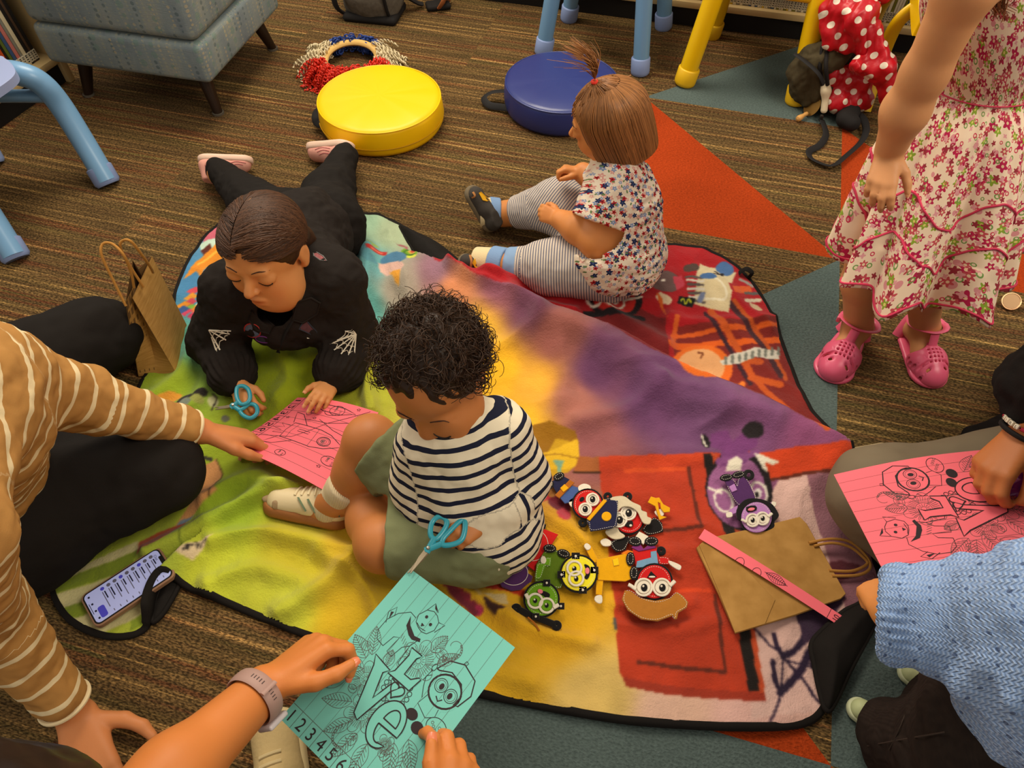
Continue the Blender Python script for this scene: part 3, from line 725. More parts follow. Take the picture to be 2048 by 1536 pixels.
# red zone behind the fold
RED = [(872, 545), (960, 590), (1060, 620), (1150, 648), (1250, 690), (1350, 748), (1480, 802), (1600, 862), (1676, 892), (1700, 890), (1600, 640), (1480, 480), (1250, 480), (860, 520)]
fill(RED, (172, 24, 30))
fill([(1080, 628), (1180, 640), (1240, 645), (1330, 668), (1340, 745), (1250, 690), (1150, 648)], (112, 28, 30))
fill([(1240, 600), (1330, 640), (1340, 745), (1240, 690), (1190, 640)], (120, 30, 30))
fill([(1345, 655), (1580, 640), (1700, 890), (1676, 892), (1600, 862), (1480, 802), (1350, 748)], (124, 34, 28))
for pl, w_, c in [([(1345, 685), (1350, 660), (1352, 640)], 5, (205, 84, 26)), ([(1345, 672), (1420, 665), (1560, 655)], 4, (214, 84, 22)), ([(1340, 692), (1440, 688), (1560, 682)], 6, (216, 84, 18)), ([(1420, 625), (1470, 690), (1510, 760), (1580, 830), (1640, 880)], 6, (196, 78, 24)), ([(1465, 610), (1530, 690), (1570, 760)], 5, (186, 74, 24)),
                 ([(1410, 630), (1460, 700), (1500, 770)], 4, (60, 30, 40)), ([(1458, 612), (1520, 690), (1560, 755)], 5, (66, 34, 40)), ([(1500, 756), (1560, 772)], 6, (196, 78, 24)), ([(1480, 720), (1520, 728)], 6, (190, 74, 24))]: stroke(pl, w_, c)
fill(ellp(1404, 735, 62, 46, 8), (220, 96, 22)); fill(ellp(1402, 733, 47, 37, 8), (214, 150, 92)); stroke([(1402, 716), (1406, 706), (1396, 704)], 2, (120, 60, 30)); stroke([(1382, 736), (1398, 744), (1392, 750)], 2, (120, 60, 30)); stroke([(1450, 765), (1478, 776)], 6, (210, 96, 30)); fill(ellp(1484, 770, 7, 7), (222, 110, 30))
sc = [(1440, 722), (1470, 706), (1510, 698), (1556, 704), (1558, 722), (1510, 718), (1475, 728), (1446, 730)]
fill(sc, (196, 188, 170))
for k in range(9): stroke([(1450 + k * 13, 695), (1446 + k * 13, 735)] if k < 0 else [(1452 + k * 13, 716 - k * 2.2), (1452 + k * 13, 726 - k * 2)], 3, (110, 112, 100))
fill([(1400, 528), (1472, 545), (1462, 572), (1390, 556)], (208, 190, 146)); fill(ellp(1450, 538, 18, 14, 20), (70, 108, 160)); stroke([(1430, 545), (1436, 552), (1426, 552)], 2, DK); fill(ellp(1443, 551, 4, 4), DK)
fill([(1400, 545), (1450, 560), (1462, 592), (1455, 630), (1385, 610), (1392, 570)], (206, 186, 140)); stroke([(1405, 560), (1440, 572), (1448, 605), (1400, 600)], 2, (224, 212, 180))
for k in range(7): stroke([(1372 + k * 1.0, 556 + k * 8), (1404 + k * .6, 560 + k * 8)], 2.4, (206, 194, 176) if k % 2 else (92, 80, 74))
fill(ellp(1415, 558, 16, 8, 12), (64, 104, 156)); stroke([(1398, 604), (1404, 594)], 5, (110, 120, 150))
fill([(1358, 594), (1390, 600), (1384, 618), (1352, 610)], (18, 22, 20)); stroke([(1360, 604), (1366, 600), (1370, 610), (1376, 601), (1382, 608)], 1.5, (190, 190, 30))
fill(ellp(1328, 566, 34, 22, 8), (104, 78, 74)); fill(ellp(1304, 536, 15, 13), (92, 62, 50)); stroke([(1268, 548), (1300, 548)], 8, (104, 70, 56)); fill([(1345, 556), (1364, 552), (1368, 574), (1352, 584)], (200, 60, 76)); fill(ellp(1326, 563, 4, 2.4), (240, 230, 210))
stroke([(1272, 560), (1292, 556)], 6, (214, 196, 170)); stroke([(1318, 598), (1334, 604)], 8, (216, 190, 150)); fill([(1310, 588), (1322, 600), (1334, 640), (1318, 612)], (214, 90, 26))
fill(ellp(1382, 538, 16, 9, -10), (80, 60, 52)); fill([(1462, 578), (1500, 572), (1505, 590), (1466, 594)], (214, 84, 30)); stroke([(1490, 606), (1520, 600)], 4, (206, 190, 160)); stroke([(1500, 612), (1512, 622)], 3, (214, 190, 160)); fill(ellp(1510, 618, 14, 7, 20), (202, 172, 130)); stroke([(1480, 560), (1505, 572)], 3, (150, 140, 130)); stroke([(1490, 590), (1525, 585)], 3, (90, 84, 80))
fill(ellp(1230, 604, 54, 34, 4), DK); fill(ellp(1228, 604, 44, 27, 4), (200, 34, 26)); stroke(ellp(1192, 604, 18, 13), 2.4, (226, 214, 190)); stroke(ellp(1226, 608, 22, 15, 6), 2.4, (226, 214, 190)); fill(ellp(1198, 604, 7, 7), (222, 210, 190)); fill(ellp(1226, 606, 11, 8), (222, 210, 190)); fill(ellp(1222, 606, 4, 4), DK); stroke([(1170, 628), (1220, 632), (1286, 638)], 5, DK); stroke([(1250, 602), (1282, 598)], 3, (226, 214, 190)); fill([(1200, 590), (1232, 582), (1225, 596)], DK)
# red doors, black bars, pale wall at the right
fill([(1560, 955), (1690, 945), (1760, 1190), (1700, 1300), (1655, 1420), (1500, 1440), (1500, 1250), (1480, 1100)], (216, 172, 158))
fill([(1606, 950), (1700, 940), (1762, 1190), (1690, 1222), (1650, 1090)], (146, 94, 104))
fill([(1500, 912), (1690, 904), (1704, 948), (1600, 954), (1540, 962)], (212, 62, 24)); stroke([(1540, 962), (1600, 955), (1702, 950)], 3, (96, 40, 26))
fill([(1196, 918), (1300, 913), (1505, 908), (1460, 960), (1478, 1100), (1508, 1290), (1530, 1405), (1450, 1400), (1330, 1390), (1252, 1376), (1238, 1346), (1226, 1180)], (190, 56, 28))
fill([(1196, 918), (1300, 913), (1420, 911), (1420, 924), (1300, 934), (1200, 940)], (204, 62, 28))
fill([(1150, 912), (1196, 916), (1199, 946), (1148, 944)], (164, 88, 40)); stroke([(1146, 946), (1200, 948)], 2.2, (70, 40, 24))
fill([(1404, 913), (1420, 912), (1480, 1090), (1500, 1250), (1517, 1385), (1496, 1386), (1478, 1260), (1452, 1080)], (34, 28, 24))
fill([(1420, 912), (1432, 911), (1490, 1090), (1530, 1405), (1517, 1386), (1500, 1250), (1480, 1090)], (196, 70, 32))
stroke([(1250, 942), (1376, 936)], 4, (214, 72, 28)); stroke([(1378, 936), (1390, 1000), (1402, 1056)], 3.6, (104, 42, 28)); stroke([(1402, 1056), (1330, 1062), (1312, 1062)], 3.6, (104, 42, 28)); stroke([(1430, 1190), (1440, 1260), (1450, 1345)], 3.6, (104, 42, 28)); stroke([(1450, 1345), (1360, 1336), (1276, 1326)], 4.2, (104, 42, 28)); stroke([(1250, 1182), (1420, 1180)], 3.2, (220, 66, 28))
fill([(1242, 1355), (1330, 1372), (1528, 1388), (1530, 1405), (1450, 1400), (1330, 1390), (1252, 1376)], (160, 50, 30)); fill([(1226, 1236), (1232, 1236), (1233, 1262), (1227, 1262)], (80, 84, 80))
INK = (46, 32, 54)
for pl, w_ in [([(1508, 1254), (1540, 1288), (1566, 1314)], 2), ([(1548, 1268), (1556, 1296), (1566, 1314)], 5), ([(1566, 1312), (1596, 1294), (1618, 1258)], 7), ([(1566, 1314), (1562, 1384)], 2), ([(1545, 1324), (1549, 1360), (1561, 1384)], 5), ([(1560, 1386), (1598, 1346), (1622, 1300)], 8), ([(1570, 1318), (1626, 1334)], 2), ([(1570, 1318), (1610, 1360), (1630, 1392), (1644, 1404)], 3), ([(1560, 1388), (1552, 1415), (1538, 1446)], 2.4), ([(1604, 1240), (1612, 1220), (1640, 1215)], 4), ([(1626, 1330), (1640, 1290), (1660, 1255)], 7)]: stroke(pl, w_, INK)
fill([(1590, 1225), (1690, 1195), (1660, 1250), (1610, 1290)], (64, 44, 66)); fill([(1660, 1125), (1680, 1120), (1720, 1130), (1712, 1150), (1680, 1165), (1664, 1150)], (96, 42, 50))
# purple round print
fill(ellp(1478, 982, 66, 78, -14), DK); fill(ellp(1474, 985, 58, 70, -14), (150, 88, 134)); stroke(ellp(1448, 1000, 17, 24, -20), 2.6, (222, 210, 190)); stroke(ellp(1518, 985, 15, 22, -20), 2.6, (222, 210, 190)); fill(ellp(1516, 986, 8, 11), (222, 210, 200)); fill(ellp(1514, 988, 5, 6), DK); stroke([(1418, 974), (1444, 984)], 2.4, (222, 210, 190))
fill([(1420, 872), (1450, 868), (1462, 888), (1490, 870), (1512, 880), (1510, 900), (1490, 910), (1492, 930), (1440, 935), (1442, 905), (1420, 896)], (118, 58, 112)); fill(ellp(1500, 874, 20, 12, 10), (40, 34, 34)); fill(ellp(1410, 886, 8, 14, -30), DK); stroke([(1402, 876), (1412, 896)], 2, (226, 214, 190)); stroke([(1436, 925), (1470, 920), (1510, 912)], 6, (132, 70, 124))
for c_ in [[(1456, 924), (1470, 916), (1484, 924), (1480, 944), (1452, 942)], [(1506, 912), (1520, 916), (1556, 932), (1540, 936), (1526, 930), (1534, 948), (1522, 940)]]: fill(c_, (224, 212, 186))
# yellow print: table, lamp, sweets
fill(ellp(1090, 905, 68, 52, 8), (196, 146, 18)); fill([(1024, 880), (1050, 852), (1100, 848), (1150, 866), (1158, 888), (1110, 880), (1090, 918), (1040, 926)], (150, 98, 14)); fill([(1075, 915), (1155, 880), (1158, 912), (1150, 935), (1120, 944), (1080, 940)], (222, 170, 24)); stroke([(1072, 918), (1110, 912), (1154, 918)], 1.4, (160, 110, 20))
fill([(1104, 924), (1130, 924), (1121, 938), (1124, 950), (1114, 950), (1114, 938)], (120, 160, 130)); fill([(1088, 926), (1096, 926), (1094, 950), (1086, 950)], (120, 40, 50)); stroke([(1070, 946), (1092, 944)], 2, (190, 50, 30))
fill([(1064, 985), (1086, 975), (1100, 996), (1084, 1012), (1064, 1000)], (190, 40, 50)); fill(ellp(1118, 1010, 24, 16, 20), (116, 32, 44)); fill(ellp(1128, 1030, 14, 14), (196, 60, 72)); fill([(1054, 1000), (1080, 1010), (1080, 1022), (1056, 1016)], (214, 184, 130))
stroke([(960, 1166), (1000, 1172), (1046, 1186)], 8, (184, 44, 22)); fill([(966, 1186), (1012, 1190), (1018, 1216), (1000, 1214)], (214, 184, 120)); fill([(968, 1196), (986, 1210), (1014, 1224), (994, 1228), (990, 1238), (978, 1224), (970, 1212)], (66, 36, 32))
for k in range(7): fill(ellp(884 + k * 12, 1150 + k * 12 + (k % 2) * 3, 11, 10), (146, 44, 62) if k < 6 else (190, 50, 90))
fill([(876, 1138), (892, 1150), (930, 1200), (960, 1225), (948, 1234), (900, 1190)], (128, 44, 60)); stroke([(908, 1148), (935, 1160), (960, 1190)], 4, (226, 186, 90))
# blue and aqua print
fill([(412, 470), (440, 452), (500, 450), (480, 480), (440, 492), (402, 500)], (206, 92, 110)); fill([(398, 492), (420, 480), (440, 478), (430, 500), (408, 512)], (190, 214, 190)); fill([(402, 502), (420, 488), (424, 500), (410, 516)], (96, 40, 30))
fill([(392, 524), (420, 500), (452, 478), (470, 478), (462, 508), (430, 524), (412, 536), (404, 556), (392, 544), (368, 560), (376, 544)], (226, 132, 26)); stroke([(396, 530), (430, 506), (455, 490)], 2, (240, 170, 50))
for k, (x, y, c) in enumerate([(388, 583, (214, 70, 80)), (382, 596, (232, 150, 40)), (380, 606, (210, 66, 84)), (400, 612, (230, 224, 200)), (366, 612, (232, 140, 30)), (380, 618, (128, 184, 60)), (392, 620, (230, 130, 40)), (372, 626, (214, 66, 96)), (388, 632, (206, 60, 90)), (402, 628, (60, 84, 140)), (398, 640, (230, 120, 36)), (364, 622, (58, 90, 150))]):
    fill([(x - 14, y + 3), (x + 4, y - 9), (x + 16, y - 3), (x - 2, y + 9)], c)
fill(ellp(822, 520, 18, 14, -15), (104, 156, 22)); stroke(ellp(822, 520, 11, 8, -15), 2, (60, 104, 24)); fill(ellp(828, 518, 9, 7, -15), (214, 160, 60)); fill(ellp(828, 518, 5, 4, -15), (190, 50, 30)); stroke([(806, 524), (816, 532), (834, 530)], 2, (206, 210, 60))
fill([(736, 516), (776, 517), (776, 526), (738, 525)], (186, 40, 34)); stroke([(748, 521), (768, 521)], 1.6, (228, 110, 80)); fill(ellp(790, 535, 26, 14, -10), (70, 118, 150)); fill([(760, 542), (800, 542), (812, 552), (806, 562), (776, 566), (762, 556)], (216, 168, 150)); fill([(782, 560), (804, 560), (801, 590)], (226, 150, 40)); stroke([(750, 512), (756, 506), (730, 500)], 3, (140, 170, 80)); stroke(ellp(806, 500, 8, 4), 2, (160, 90, 90)); fill([(690, 480), (720, 500), (760, 545), (740, 548), (705, 520)], (74, 132, 150), .6)
# green print
for e_, c in [(ellp(340, 800, 26, 10, -12), (214, 140, 40)), (ellp(372, 806, 18, 9, -35), (40, 36, 32)), (ellp(376, 812, 12, 8, -30), (120, 128, 110)), (ellp(404, 796, 18, 9, -30), (44, 38, 34)), (ellp(400, 806, 13, 8), (150, 152, 70)), (ellp(288, 790, 9, 10), (206, 196, 170)), (ellp(452, 838, 8, 6), (110, 110, 90)), (ellp(428, 806, 10, 12), (200, 196, 140))]: fill(e_, c)
stroke([(424, 822), (434, 800), (428, 790)], 1.6, (60, 50, 40)); fill(ellp(520, 828, 0.1, .1), DK)
fill([(396, 936), (432, 918), (446, 952), (430, 972), (440, 990), (410, 1010), (386, 1030), (370, 1050), (340, 1066), (372, 1020), (398, 970)], (214, 146, 84)); stroke([(432, 920), (446, 952), (430, 972), (424, 1000)], 1.4, (80, 56, 30)); stroke([(404, 914), (420, 918)], 4, (60, 56, 50)); fill([(360, 1040), (390, 1030), (372, 1046), (350, 1056)], (120, 140, 160))
fill([(276, 1086), (320, 1064), (360, 1050), (374, 1046), (352, 1068), (345, 1080), (332, 1088), (300, 1106), (268, 1112), (280, 1100)], (190, 72, 34))
stroke([(368, 1062), (367, 1098)], 1.2, (96, 110, 30))
for q in ([(150, 1140), (276, 1082), (280, 1100), (240, 1120), (110, 1170), (108, 1150)], [(110, 1190), (180, 1170), (260, 1140), (330, 1120), (330, 1150), (180, 1200), (125, 1222)], [(140, 1240), (200, 1220), (310, 1190), (306, 1210), (262, 1240), (195, 1268)]): fill(q, (206, 194, 134))
for q in ([(108, 1168), (240, 1118), (280, 1100), (262, 1140), (180, 1168), (110, 1190)], [(125, 1220), (180, 1200), (330, 1150), (310, 1190), (200, 1222), (142, 1242)], [(262, 1240), (306, 1210), (298, 1240), (258, 1262)]): fill(q, (128, 146, 34))
fill([(356, 1114), (400, 1094), (436, 1082), (394, 1124), (390, 1128)], (216, 190, 146))
for k in range(26):
    t_ = rnd.random(); x, y = 378 + 46 * t_ + rnd.uniform(-3, 3), 1110 - 18 * t_ + rnd.uniform(-5, 4)
    fill([(x - 2, y - 1), (x + 2, y - 2), (x + 2, y + 1), (x - 2, y + 2)], (40, 36, 34))
C = .35 * C + .65 * lap(C, BF)
gl = (C @ A(.3, .59, .11))[:, None]; C = gl + (C - gl) * .90
C = C * (1 + .05 * fbm(np.stack([bx * 22, by_ * 22, 0 * bx + 3], -1), 3)[:, None])
FLE = NT('printed_fleece', 1, .08); at_ = FLE.n('ShaderNodeAttribute', attribute_name='Col').outputs['Color']
FLE.color(at_); FLE.b.inputs['Sheen Weight'].default_value = .15; FLE.b.inputs['Sheen Roughness'].default_value = .5
FLE.bump(FLE.math('ADD', FLE.noise(260, 3, FLE.obj(), .7), FLE.math('MULTIPLY', FLE.noise(60, 3, FLE.obj()), 1.2)), .55, .004)
BIND = mat('black_satin_backing', (27, 23, 20), .85, .15, bump=(120, .25))
blk = thing('play_blanket', 'large multicoloured printed fleece blanket spread over the carpet with black edging', 'blanket', (.0, .9, 0))
obj('printed_top', (np.stack([bx, by_, bz], -1), BF, lin(np.clip(C, 0, 255))), FLE.m, blk, angle=0)
ow = catmull(PP(OUT, BZ), 14, True); oX, oY = px_of(ow[:, 0], ow[:, 1]); oz = hz(ow[:, 0], ow[:, 1], oX, oY)
nx = nrm(np.cross(np.roll(ow, -1, 0) - np.roll(ow, 1, 0), A(0, 0, 1)))
if ((ow + nx * .01)[:, :2] - ow[:, :2].mean(0)).std() < (ow[:, :2] - ow[:, :2].mean(0)).std(): nx = -nx
rows = [ow * A(1, 1, 0) + A(0, 0, 1) * (oz + .0005)[:, None] - nx * .005, ow * A(1, 1, 0) + A(0, 0, 1) * (oz + .001)[:, None] + nx * .003, ow * A(1, 1, 0) + A(0, 0, 1) * (oz * .6)[:, None] + nx * .007, ow * A(1, 1, 0) + A(0, 0, .001) + nx * .006, ow * A(1, 1, 0) + A(0, 0, .001) - nx * .02]
n_ = len(ow); i_, j_ = np.meshgrid(np.arange(4), np.arange(n_), indexing='ij'); j2_ = (j_ + 1) % n_
obj('edge_binding', (np.concatenate(rows), np.stack([i_ * n_ + j_, i_ * n_ + j2_, (i_ + 1) * n_ + j2_, (i_ + 1) * n_ + j_], -1).reshape(-1, 4)), BIND, blk, angle=0)
def flap(name, poly, dome, seed, zb=.014):
    """turned-over piece of the black backing"""
    ow_ = catmull(PP(poly, .02), 6, True); l_, h_ = ow_.min(0) - .01, ow_.max(0) + .01
    st = .004; gx, gy = np.meshgrid(np.arange(l_[0], h_[0], st), np.arange(l_[1], h_[1], st), indexing='ij')
    f = gx.ravel(), gy.ravel(); q = np.c_[ow_[:, :2], np.zeros(len(ow_))]
    ins = inpoly(f[0], f[1], ow_[:, :2]); d = dline(f[0], f[1], np.vstack([ow_[:, :2], ow_[:1, :2]])) * np.where(ins, 1, -1)
    s = Sdf(); 
    z = zb + np.sqrt(np.clip(d / .03, 0, 1)) * dome + .004 * fbm(np.stack([f[0] * 26 + seed, f[1] * 18, 0 * f[0]], -1), 3) * np.clip(d / .02, 0, 1)
    keep = (d > -.0035).reshape(gx.shape); cl = keep[:-1, :-1] & keep[1:, :-1] & keep[1:, 1:] & keep[:-1, 1:]
    us = np.zeros(gx.shape, bool)
    for a in (0, 1):
        for b in (0, 1): us[a:gx.shape[0] - 1 + a, b:gx.shape[1] - 1 + b] |= cl
    vi = np.full(gx.shape, -1); vi[us] = np.arange(us.sum()); i, j = np.where(cl); m = us.ravel()
    m_ = MB(); m_.add(np.stack([f[0][m], f[1][m], z[m]], -1), np.stack([vi[i, j], vi[i + 1, j], vi[i + 1, j + 1], vi[i, j + 1]], 1))
    m_.tube(np.c_[ow_[:, :2], np.full(len(ow_), zb)], .005, 8, True)
    obj(name, m_, BIND, blk, angle=0)
flap('folded_corner', [(1757, 1184), (1718, 1208), (1690, 1222), (1650, 1256), (1624, 1288), (1630, 1330), (1640, 1380), (1654, 1420), (1672, 1400), (1700, 1340), (1735, 1275), (1758, 1232), (1766, 1198)], .026, 3, .018)
flap('turned_edge', [(799, 449), (830, 462), (868, 480), (905, 508), (932, 536), (905, 548), (868, 542), (843, 522), (822, 490)], .030, 8, .012)
flap('folded_edge', [(299, 1238), (303, 1202), (316, 1170), (334, 1154), (352, 1160), (346, 1178), (335, 1198), (318, 1224)], .010, 5, .006)
obj('strap_loop', MB().tube(catmull([P(1478, 546, .014), P(1492, 538, .03), P(1504, 546, .025), P(1496, 556, .014)]), .008, 8, sq=.3), BIND, blk)
# ============================================================ paper sheets with printed line art
def paper(name, label, cat, A3, B3, C3, D3, m, art, nu=24, nv=24, curl=None, extra=None):
    """A3,B3 top corners, C3,D3 bottom corners; art(add_line, add_fill, add_text) draws in sheet coordinates x 0..1, y 0..1 (down)"""
    A3, B3, C3, D3 = map(lambda q: A(*q), (A3, B3, C3, D3)); nn = nrm(np.cross(B3 - A3, A3 - C3)); nn = nn if nn[2] > 0 else -nn
    def S(xy, lift=0.0):
        x, y = np.asarray(xy, float).T; x, y = x[:, None], y[:, None]
        p = A3 * (1 - x) * (1 - y) + B3 * x * (1 - y) + C3 * (1 - x) * y + D3 * x * y
        b = curl(x, y) if curl else 0 * x
        return p + nn * (b + lift)
    asp = np.linalg.norm(C3 - A3) / np.linalg.norm(B3 - A3)
    u, v = np.meshgrid(np.arange(nu + 1) / nu, np.arange(nv + 1) / nv, indexing='ij')
    b = MB(); uv = np.stack([u.ravel(), v.ravel()], -1)
    i, j = np.meshgrid(np.arange(nu), np.arange(nv), indexing='ij'); k = lambda a, c: a * (nv + 1) + c
    F = np.stack([k(i, j), k(i + 1, j), k(i + 1, j + 1), k(i, j + 1)], -1).reshape(-1, 4)
    b.add(S(uv, .0), F, 0); b.add(S(uv, -.0003), F[:, ::-1], 0)
    sc = lambda p: np.asarray(p, float) * A(1, asp)
    def line(pts, w=.004, closed=False, mi=1, lift=.00035):
        if w < .0032 and mi == 1: mi = 3
        p = sc(pts); out = []
        if closed: p = np.vstack([p, p[:1]])
        L = []
        for q, r in zip(p[:-1], p[1:]):
            n = max(1, int(np.linalg.norm(r - q) / .06)); L += [q + (r - q) * t / n for t in range(n)]
        L.append(p[-1]); p = np.array(L)
        if len(p) < 2: return
        t = np.empty_like(p); t[1:-1] = p[2:] - p[:-2]; t[0] = p[1] - p[0]; t[-1] = p[-1] - p[-2]
        if closed: t[0] = t[-1] = p[1] - p[-2]
        t = nrm(t); nr = np.stack([-t[:, 1], t[:, 0]], -1) * w / 2
        q = np.vstack([p + nr, p - nr]) / A(1, asp); n = len(p); q = np.clip(q, .001, .999)
        V = S(q, lift); f = np.array([[a, a + 1, n + a + 1, n + a] for a in range(n - 1)])
        e = np.cross(V[f[:, 1]] - V[f[:, 0]], V[f[:, 3]] - V[f[:, 0]]) @ nn; f[e < 0] = f[e < 0][:, ::-1]
        b.add(V, f, mi)
    def solid(pts, mi=1, lift=.00045):
        p = np.clip(np.asarray(pts, float), .001, .999); V = S(p, lift)
        tr = tessellate_polygon([[Vector((x[0], x[1], 0)) for x in sc(p)]])
        tr = [t if np.cross(V[t[1]] - V[t[0]], V[t[2]] - V[t[0]]) @ nn > 0 else t[::-1] for t in tr]
        b.add(V, [tuple(t) for t in tr], mi)
    def text(s, cx, cy, size, rot=0, thick=0.0):
        """digits / letters, rot degrees clockwise in the sheet"""
        V, F = glyphs(s); V = V - (V.min(0) + V.max(0)) / 2; V = V * size; a = math.radians(rot); ca, sa = math.cos(a), math.sin(a)
        V = np.stack([V[:, 0], -V[:, 1]], -1); V = np.stack([V[:, 0] * ca - V[:, 1] * sa, V[:, 0] * sa + V[:, 1] * ca], -1)
        q = V / A(1, asp) + A(cx, cy); W_ = S(q, .0004)
        F = [f if np.cross(W_[f[1]] - W_[f[0]], W_[f[2]] - W_[f[0]]) @ nn > 0 else f[::-1] for f in F]; b.add(W_, F, 1)
    art(line, solid, text, asp)
    o = obj(name, b, [m, INKM, m, INKG], origin=(A3 + D3) / 2, angle=0); tag(o, label, cat); return o, S
_g = {}
def glyphs(s):
    if s not in _g:
        c = bpy.data.curves.new('t', 'FONT'); c.body = s; c.size = 1; c.resolution_u = 6; c.fill_mode = 'FRONT'
        o = bpy.data.objects.new('t', c); me = bpy.data.meshes.new_from_object(o)
        _g[s] = (np.array([v.co[:2] for v in me.vertices]), [tuple(p.vertices) for p in me.polygons])
        bpy.data.objects.remove(o); bpy.data.meshes.remove(me); bpy.data.curves.remove(c)
    return _g[s]
INKM = mat('printer_ink', (44, 32, 34), .7)
INKG = mat('printer_ink_fine', (92, 78, 74), .7)
PINK = mat('pink_paper', (246, 112, 122), .8, .2, bump=(500, .03)); AQUA = mat('aqua_paper', (116, 190, 176), .8, .2, bump=(500, .03))
cir = lambda cx, cy, r, ry=None, n=24, a0=0, a1=360: [(cx + r * math.cos(t), cy + (ry if ry else r) * math.sin(t)) for t in np.radians(np.linspace(a0, a1, n))]
def love_art(X, n_strip=10):
    """word picture with flowers and leaves; X maps design (0..1, 0..1.29) to the sheet"""
    def art(line, solid, text, asp):
        D = lambda pts: [X(p[0], p[1]) for p in pts]
        thin, mid, bold = .0028, .0045, .0085
        def leaf(x, y, a, L, Wd):
            a = math.radians(a); d = A(math.cos(a), math.sin(a)); q = A(-d[1], d[0]); t = np.linspace(0, 1, 12); wv = Wd * np.sin(PI * t ** .8) 
            p0 = A(x, y); up = [p0 + d * L * s + q * w_ for s, w_ in zip(t, wv)]; dn = [p0 + d * L * s - q * w_ for s, w_ in zip(t, wv)]
            line(D(up), thin); line(D(dn), thin); line(D([p0, p0 + d * L]), thin)
            for s in np.linspace(.12, .85, 8):
                w_ = Wd * math.sin(PI * s ** .8)
                line(D([p0 + d * L * s, p0 + d * (L * s + w_ * .7) + q * w_ * .8]), thin); line(D([p0 + d * L * s, p0 + d * (L * s + w_ * .7) - q * w_ * .8]), thin)
        def flower(x, y, r, n=6, rot=0):
            line(D(cir(x, y, r * .36)), thin, True); line(D(cir(x, y, r * .12)), thin, True)
            for k in range(14): a = k * 2 * PI / 14; line(D([(x + r * .16 * math.cos(a), y + r * .16 * math.sin(a)), (x + r * .3 * math.cos(a), y + r * .3 * math.sin(a))]), thin)
            for k in range(n):
                a = rot + k * 2 * PI / n; t = np.linspace(-.5, .5, 12); pt = [(x + r * (.36 + .64 * math.cos(PI * s) ** .5) * math.cos(a + s * 2 * PI / n), y + r * (.36 + .64 * math.cos(PI * s) ** .5) * math.sin(a + s * 2 * PI / n)) for s in t]
                line(D(pt), thin)
                for s in (-.2, -.1, 0, .1, .2): line(D([(x + r * .4 * math.cos(a + s * 2), y + r * .4 * math.sin(a + s * 2)), (x + r * .72 * math.cos(a + s * 1.6), y + r * .72 * math.sin(a + s * 1.6))]), thin)
        def swirl(x, y, r, a0, sgn):
            t = np.linspace(0, 1, 40); ang = math.radians(a0) + sgn * t * 5.2; rr = r * (1 - .75 * t)
            line(D([(x + q * math.cos(a), y + q * math.sin(a)) for q, a in zip(rr, ang)]), thin)
            line(D([(x + q * .82 * math.cos(a), y + q * .82 * math.sin(a)) for q, a in zip(rr[:22], ang[:22])]), thin)
            for q, a in list(zip(rr, ang))[1:22:2]: line(D(cir(x + q * .91 * math.cos(a), y + q * .91 * math.sin(a), r * .035, n=7)), thin)
        for k in range(1, n_strip): line(D([(k / n_strip, 0), (k / n_strip, 1.29)]), .0016)
        for args in [(.20, .66, 200, .20, .055), (.22, .62, 235, .2, .05), (.24, .72, 165, .2, .05), (.18, .80, 130, .26, .07), (.33, .92, 150, .22, .05), (.42, 1.0, 125, .2, .045), (.50, 1.04, 100, .2, .05), (.60, 1.04, 80, .2, .05), (.74, .93, 60, .22, .05), (.80, .86, 40, .2, .05), (.84, .92, 75, .24, .05), (.64, .40, 300, .16, .04), (.55, .36, 280, .15, .05), (.36, .62, 250, .12, .04)]: leaf(*args)
        flower(.52, .46, .15, 6, .3); flower(.30, .76, .12, 6); flower(.44, .93, .13, 6, .5); flower(.70, .98, .07, 5)
        swirl(.66, .25, .10, 110, -1); swirl(.44, 1.12, .09, 230, -1)
        for cx, cy, rx, ry in [(.62, .33, .05, .035), (.14, .60, .04, .03), (.66, .36, .03, .03), (.50, 1.08, .03, .04), (.74, 1.02, .03, .035), (.27, .86, .035, .025)]:
            line(D(cir(cx, cy, rx, ry)), thin, True); [line(D([(cx - rx * .5 + rx * .25 * k, cy - ry * .6), (cx - rx * .4 + rx * .2 * k, cy + ry * .1)]), thin) for k in range(5)]
        LL = [(.42, .42), (.52, .42), (.50, .46), (.50, .58), (.56, .58), (.60, .54), (.62, .54), (.60, .64), (.40, .64), (.43, .60), (.44, .47)]
        VV = [(.24, .60), (.40, .62), (.37, .66), (.43, .82), (.47, .68), (.45, .65), (.54, .66), (.50, .72), (.44, .98), (.39, .96), (.28, .66)]
        for q in (LL, VV): solid(D(q), 2, .0006); line(D(q), bold, True, lift=.0009)
        e = cir(.62, .88, .115, .15, 40, 10, 330)
        eo = [(.735, .90)] + cir(.62, .88, .118, .155, 36, 0, -300)[1:] + [(.70, .985)] + cir(.635, .90, .062, .10, 16, -290, -185)[0:] + [(.575, .905)]
        solid(D(eo), 2, .0006); line(D(eo), bold, True, lift=.0009); line(D([(.580, .865), (.69, .865)] + cir(.635, .865, .055, .09, 14, 0, -180)), bold, True, lift=.0009)
        line(D(cir(.635, .83, .025)), thin, True)
        h = [(.53 + .055 * (16 * math.sin(t) ** 3) / 16, .69 - .055 * (13 * math.cos(t) - 5 * math.cos(2 * t) - 2 * math.cos(3 * t) - math.cos(4 * t)) / 16) for t in np.linspace(0, 2 * PI, 30)]
        solid(D(h), 2, .0006); line(D(h), bold, True, lift=.0009); line(D(cir(.53, .69, .075)), thin, True)
        for k in range(16): a = k * 2 * PI / 16; line(D(cir(.53 + .095 * math.cos(a), .69 + .095 * math.sin(a), .016, n=10)), mid, True)
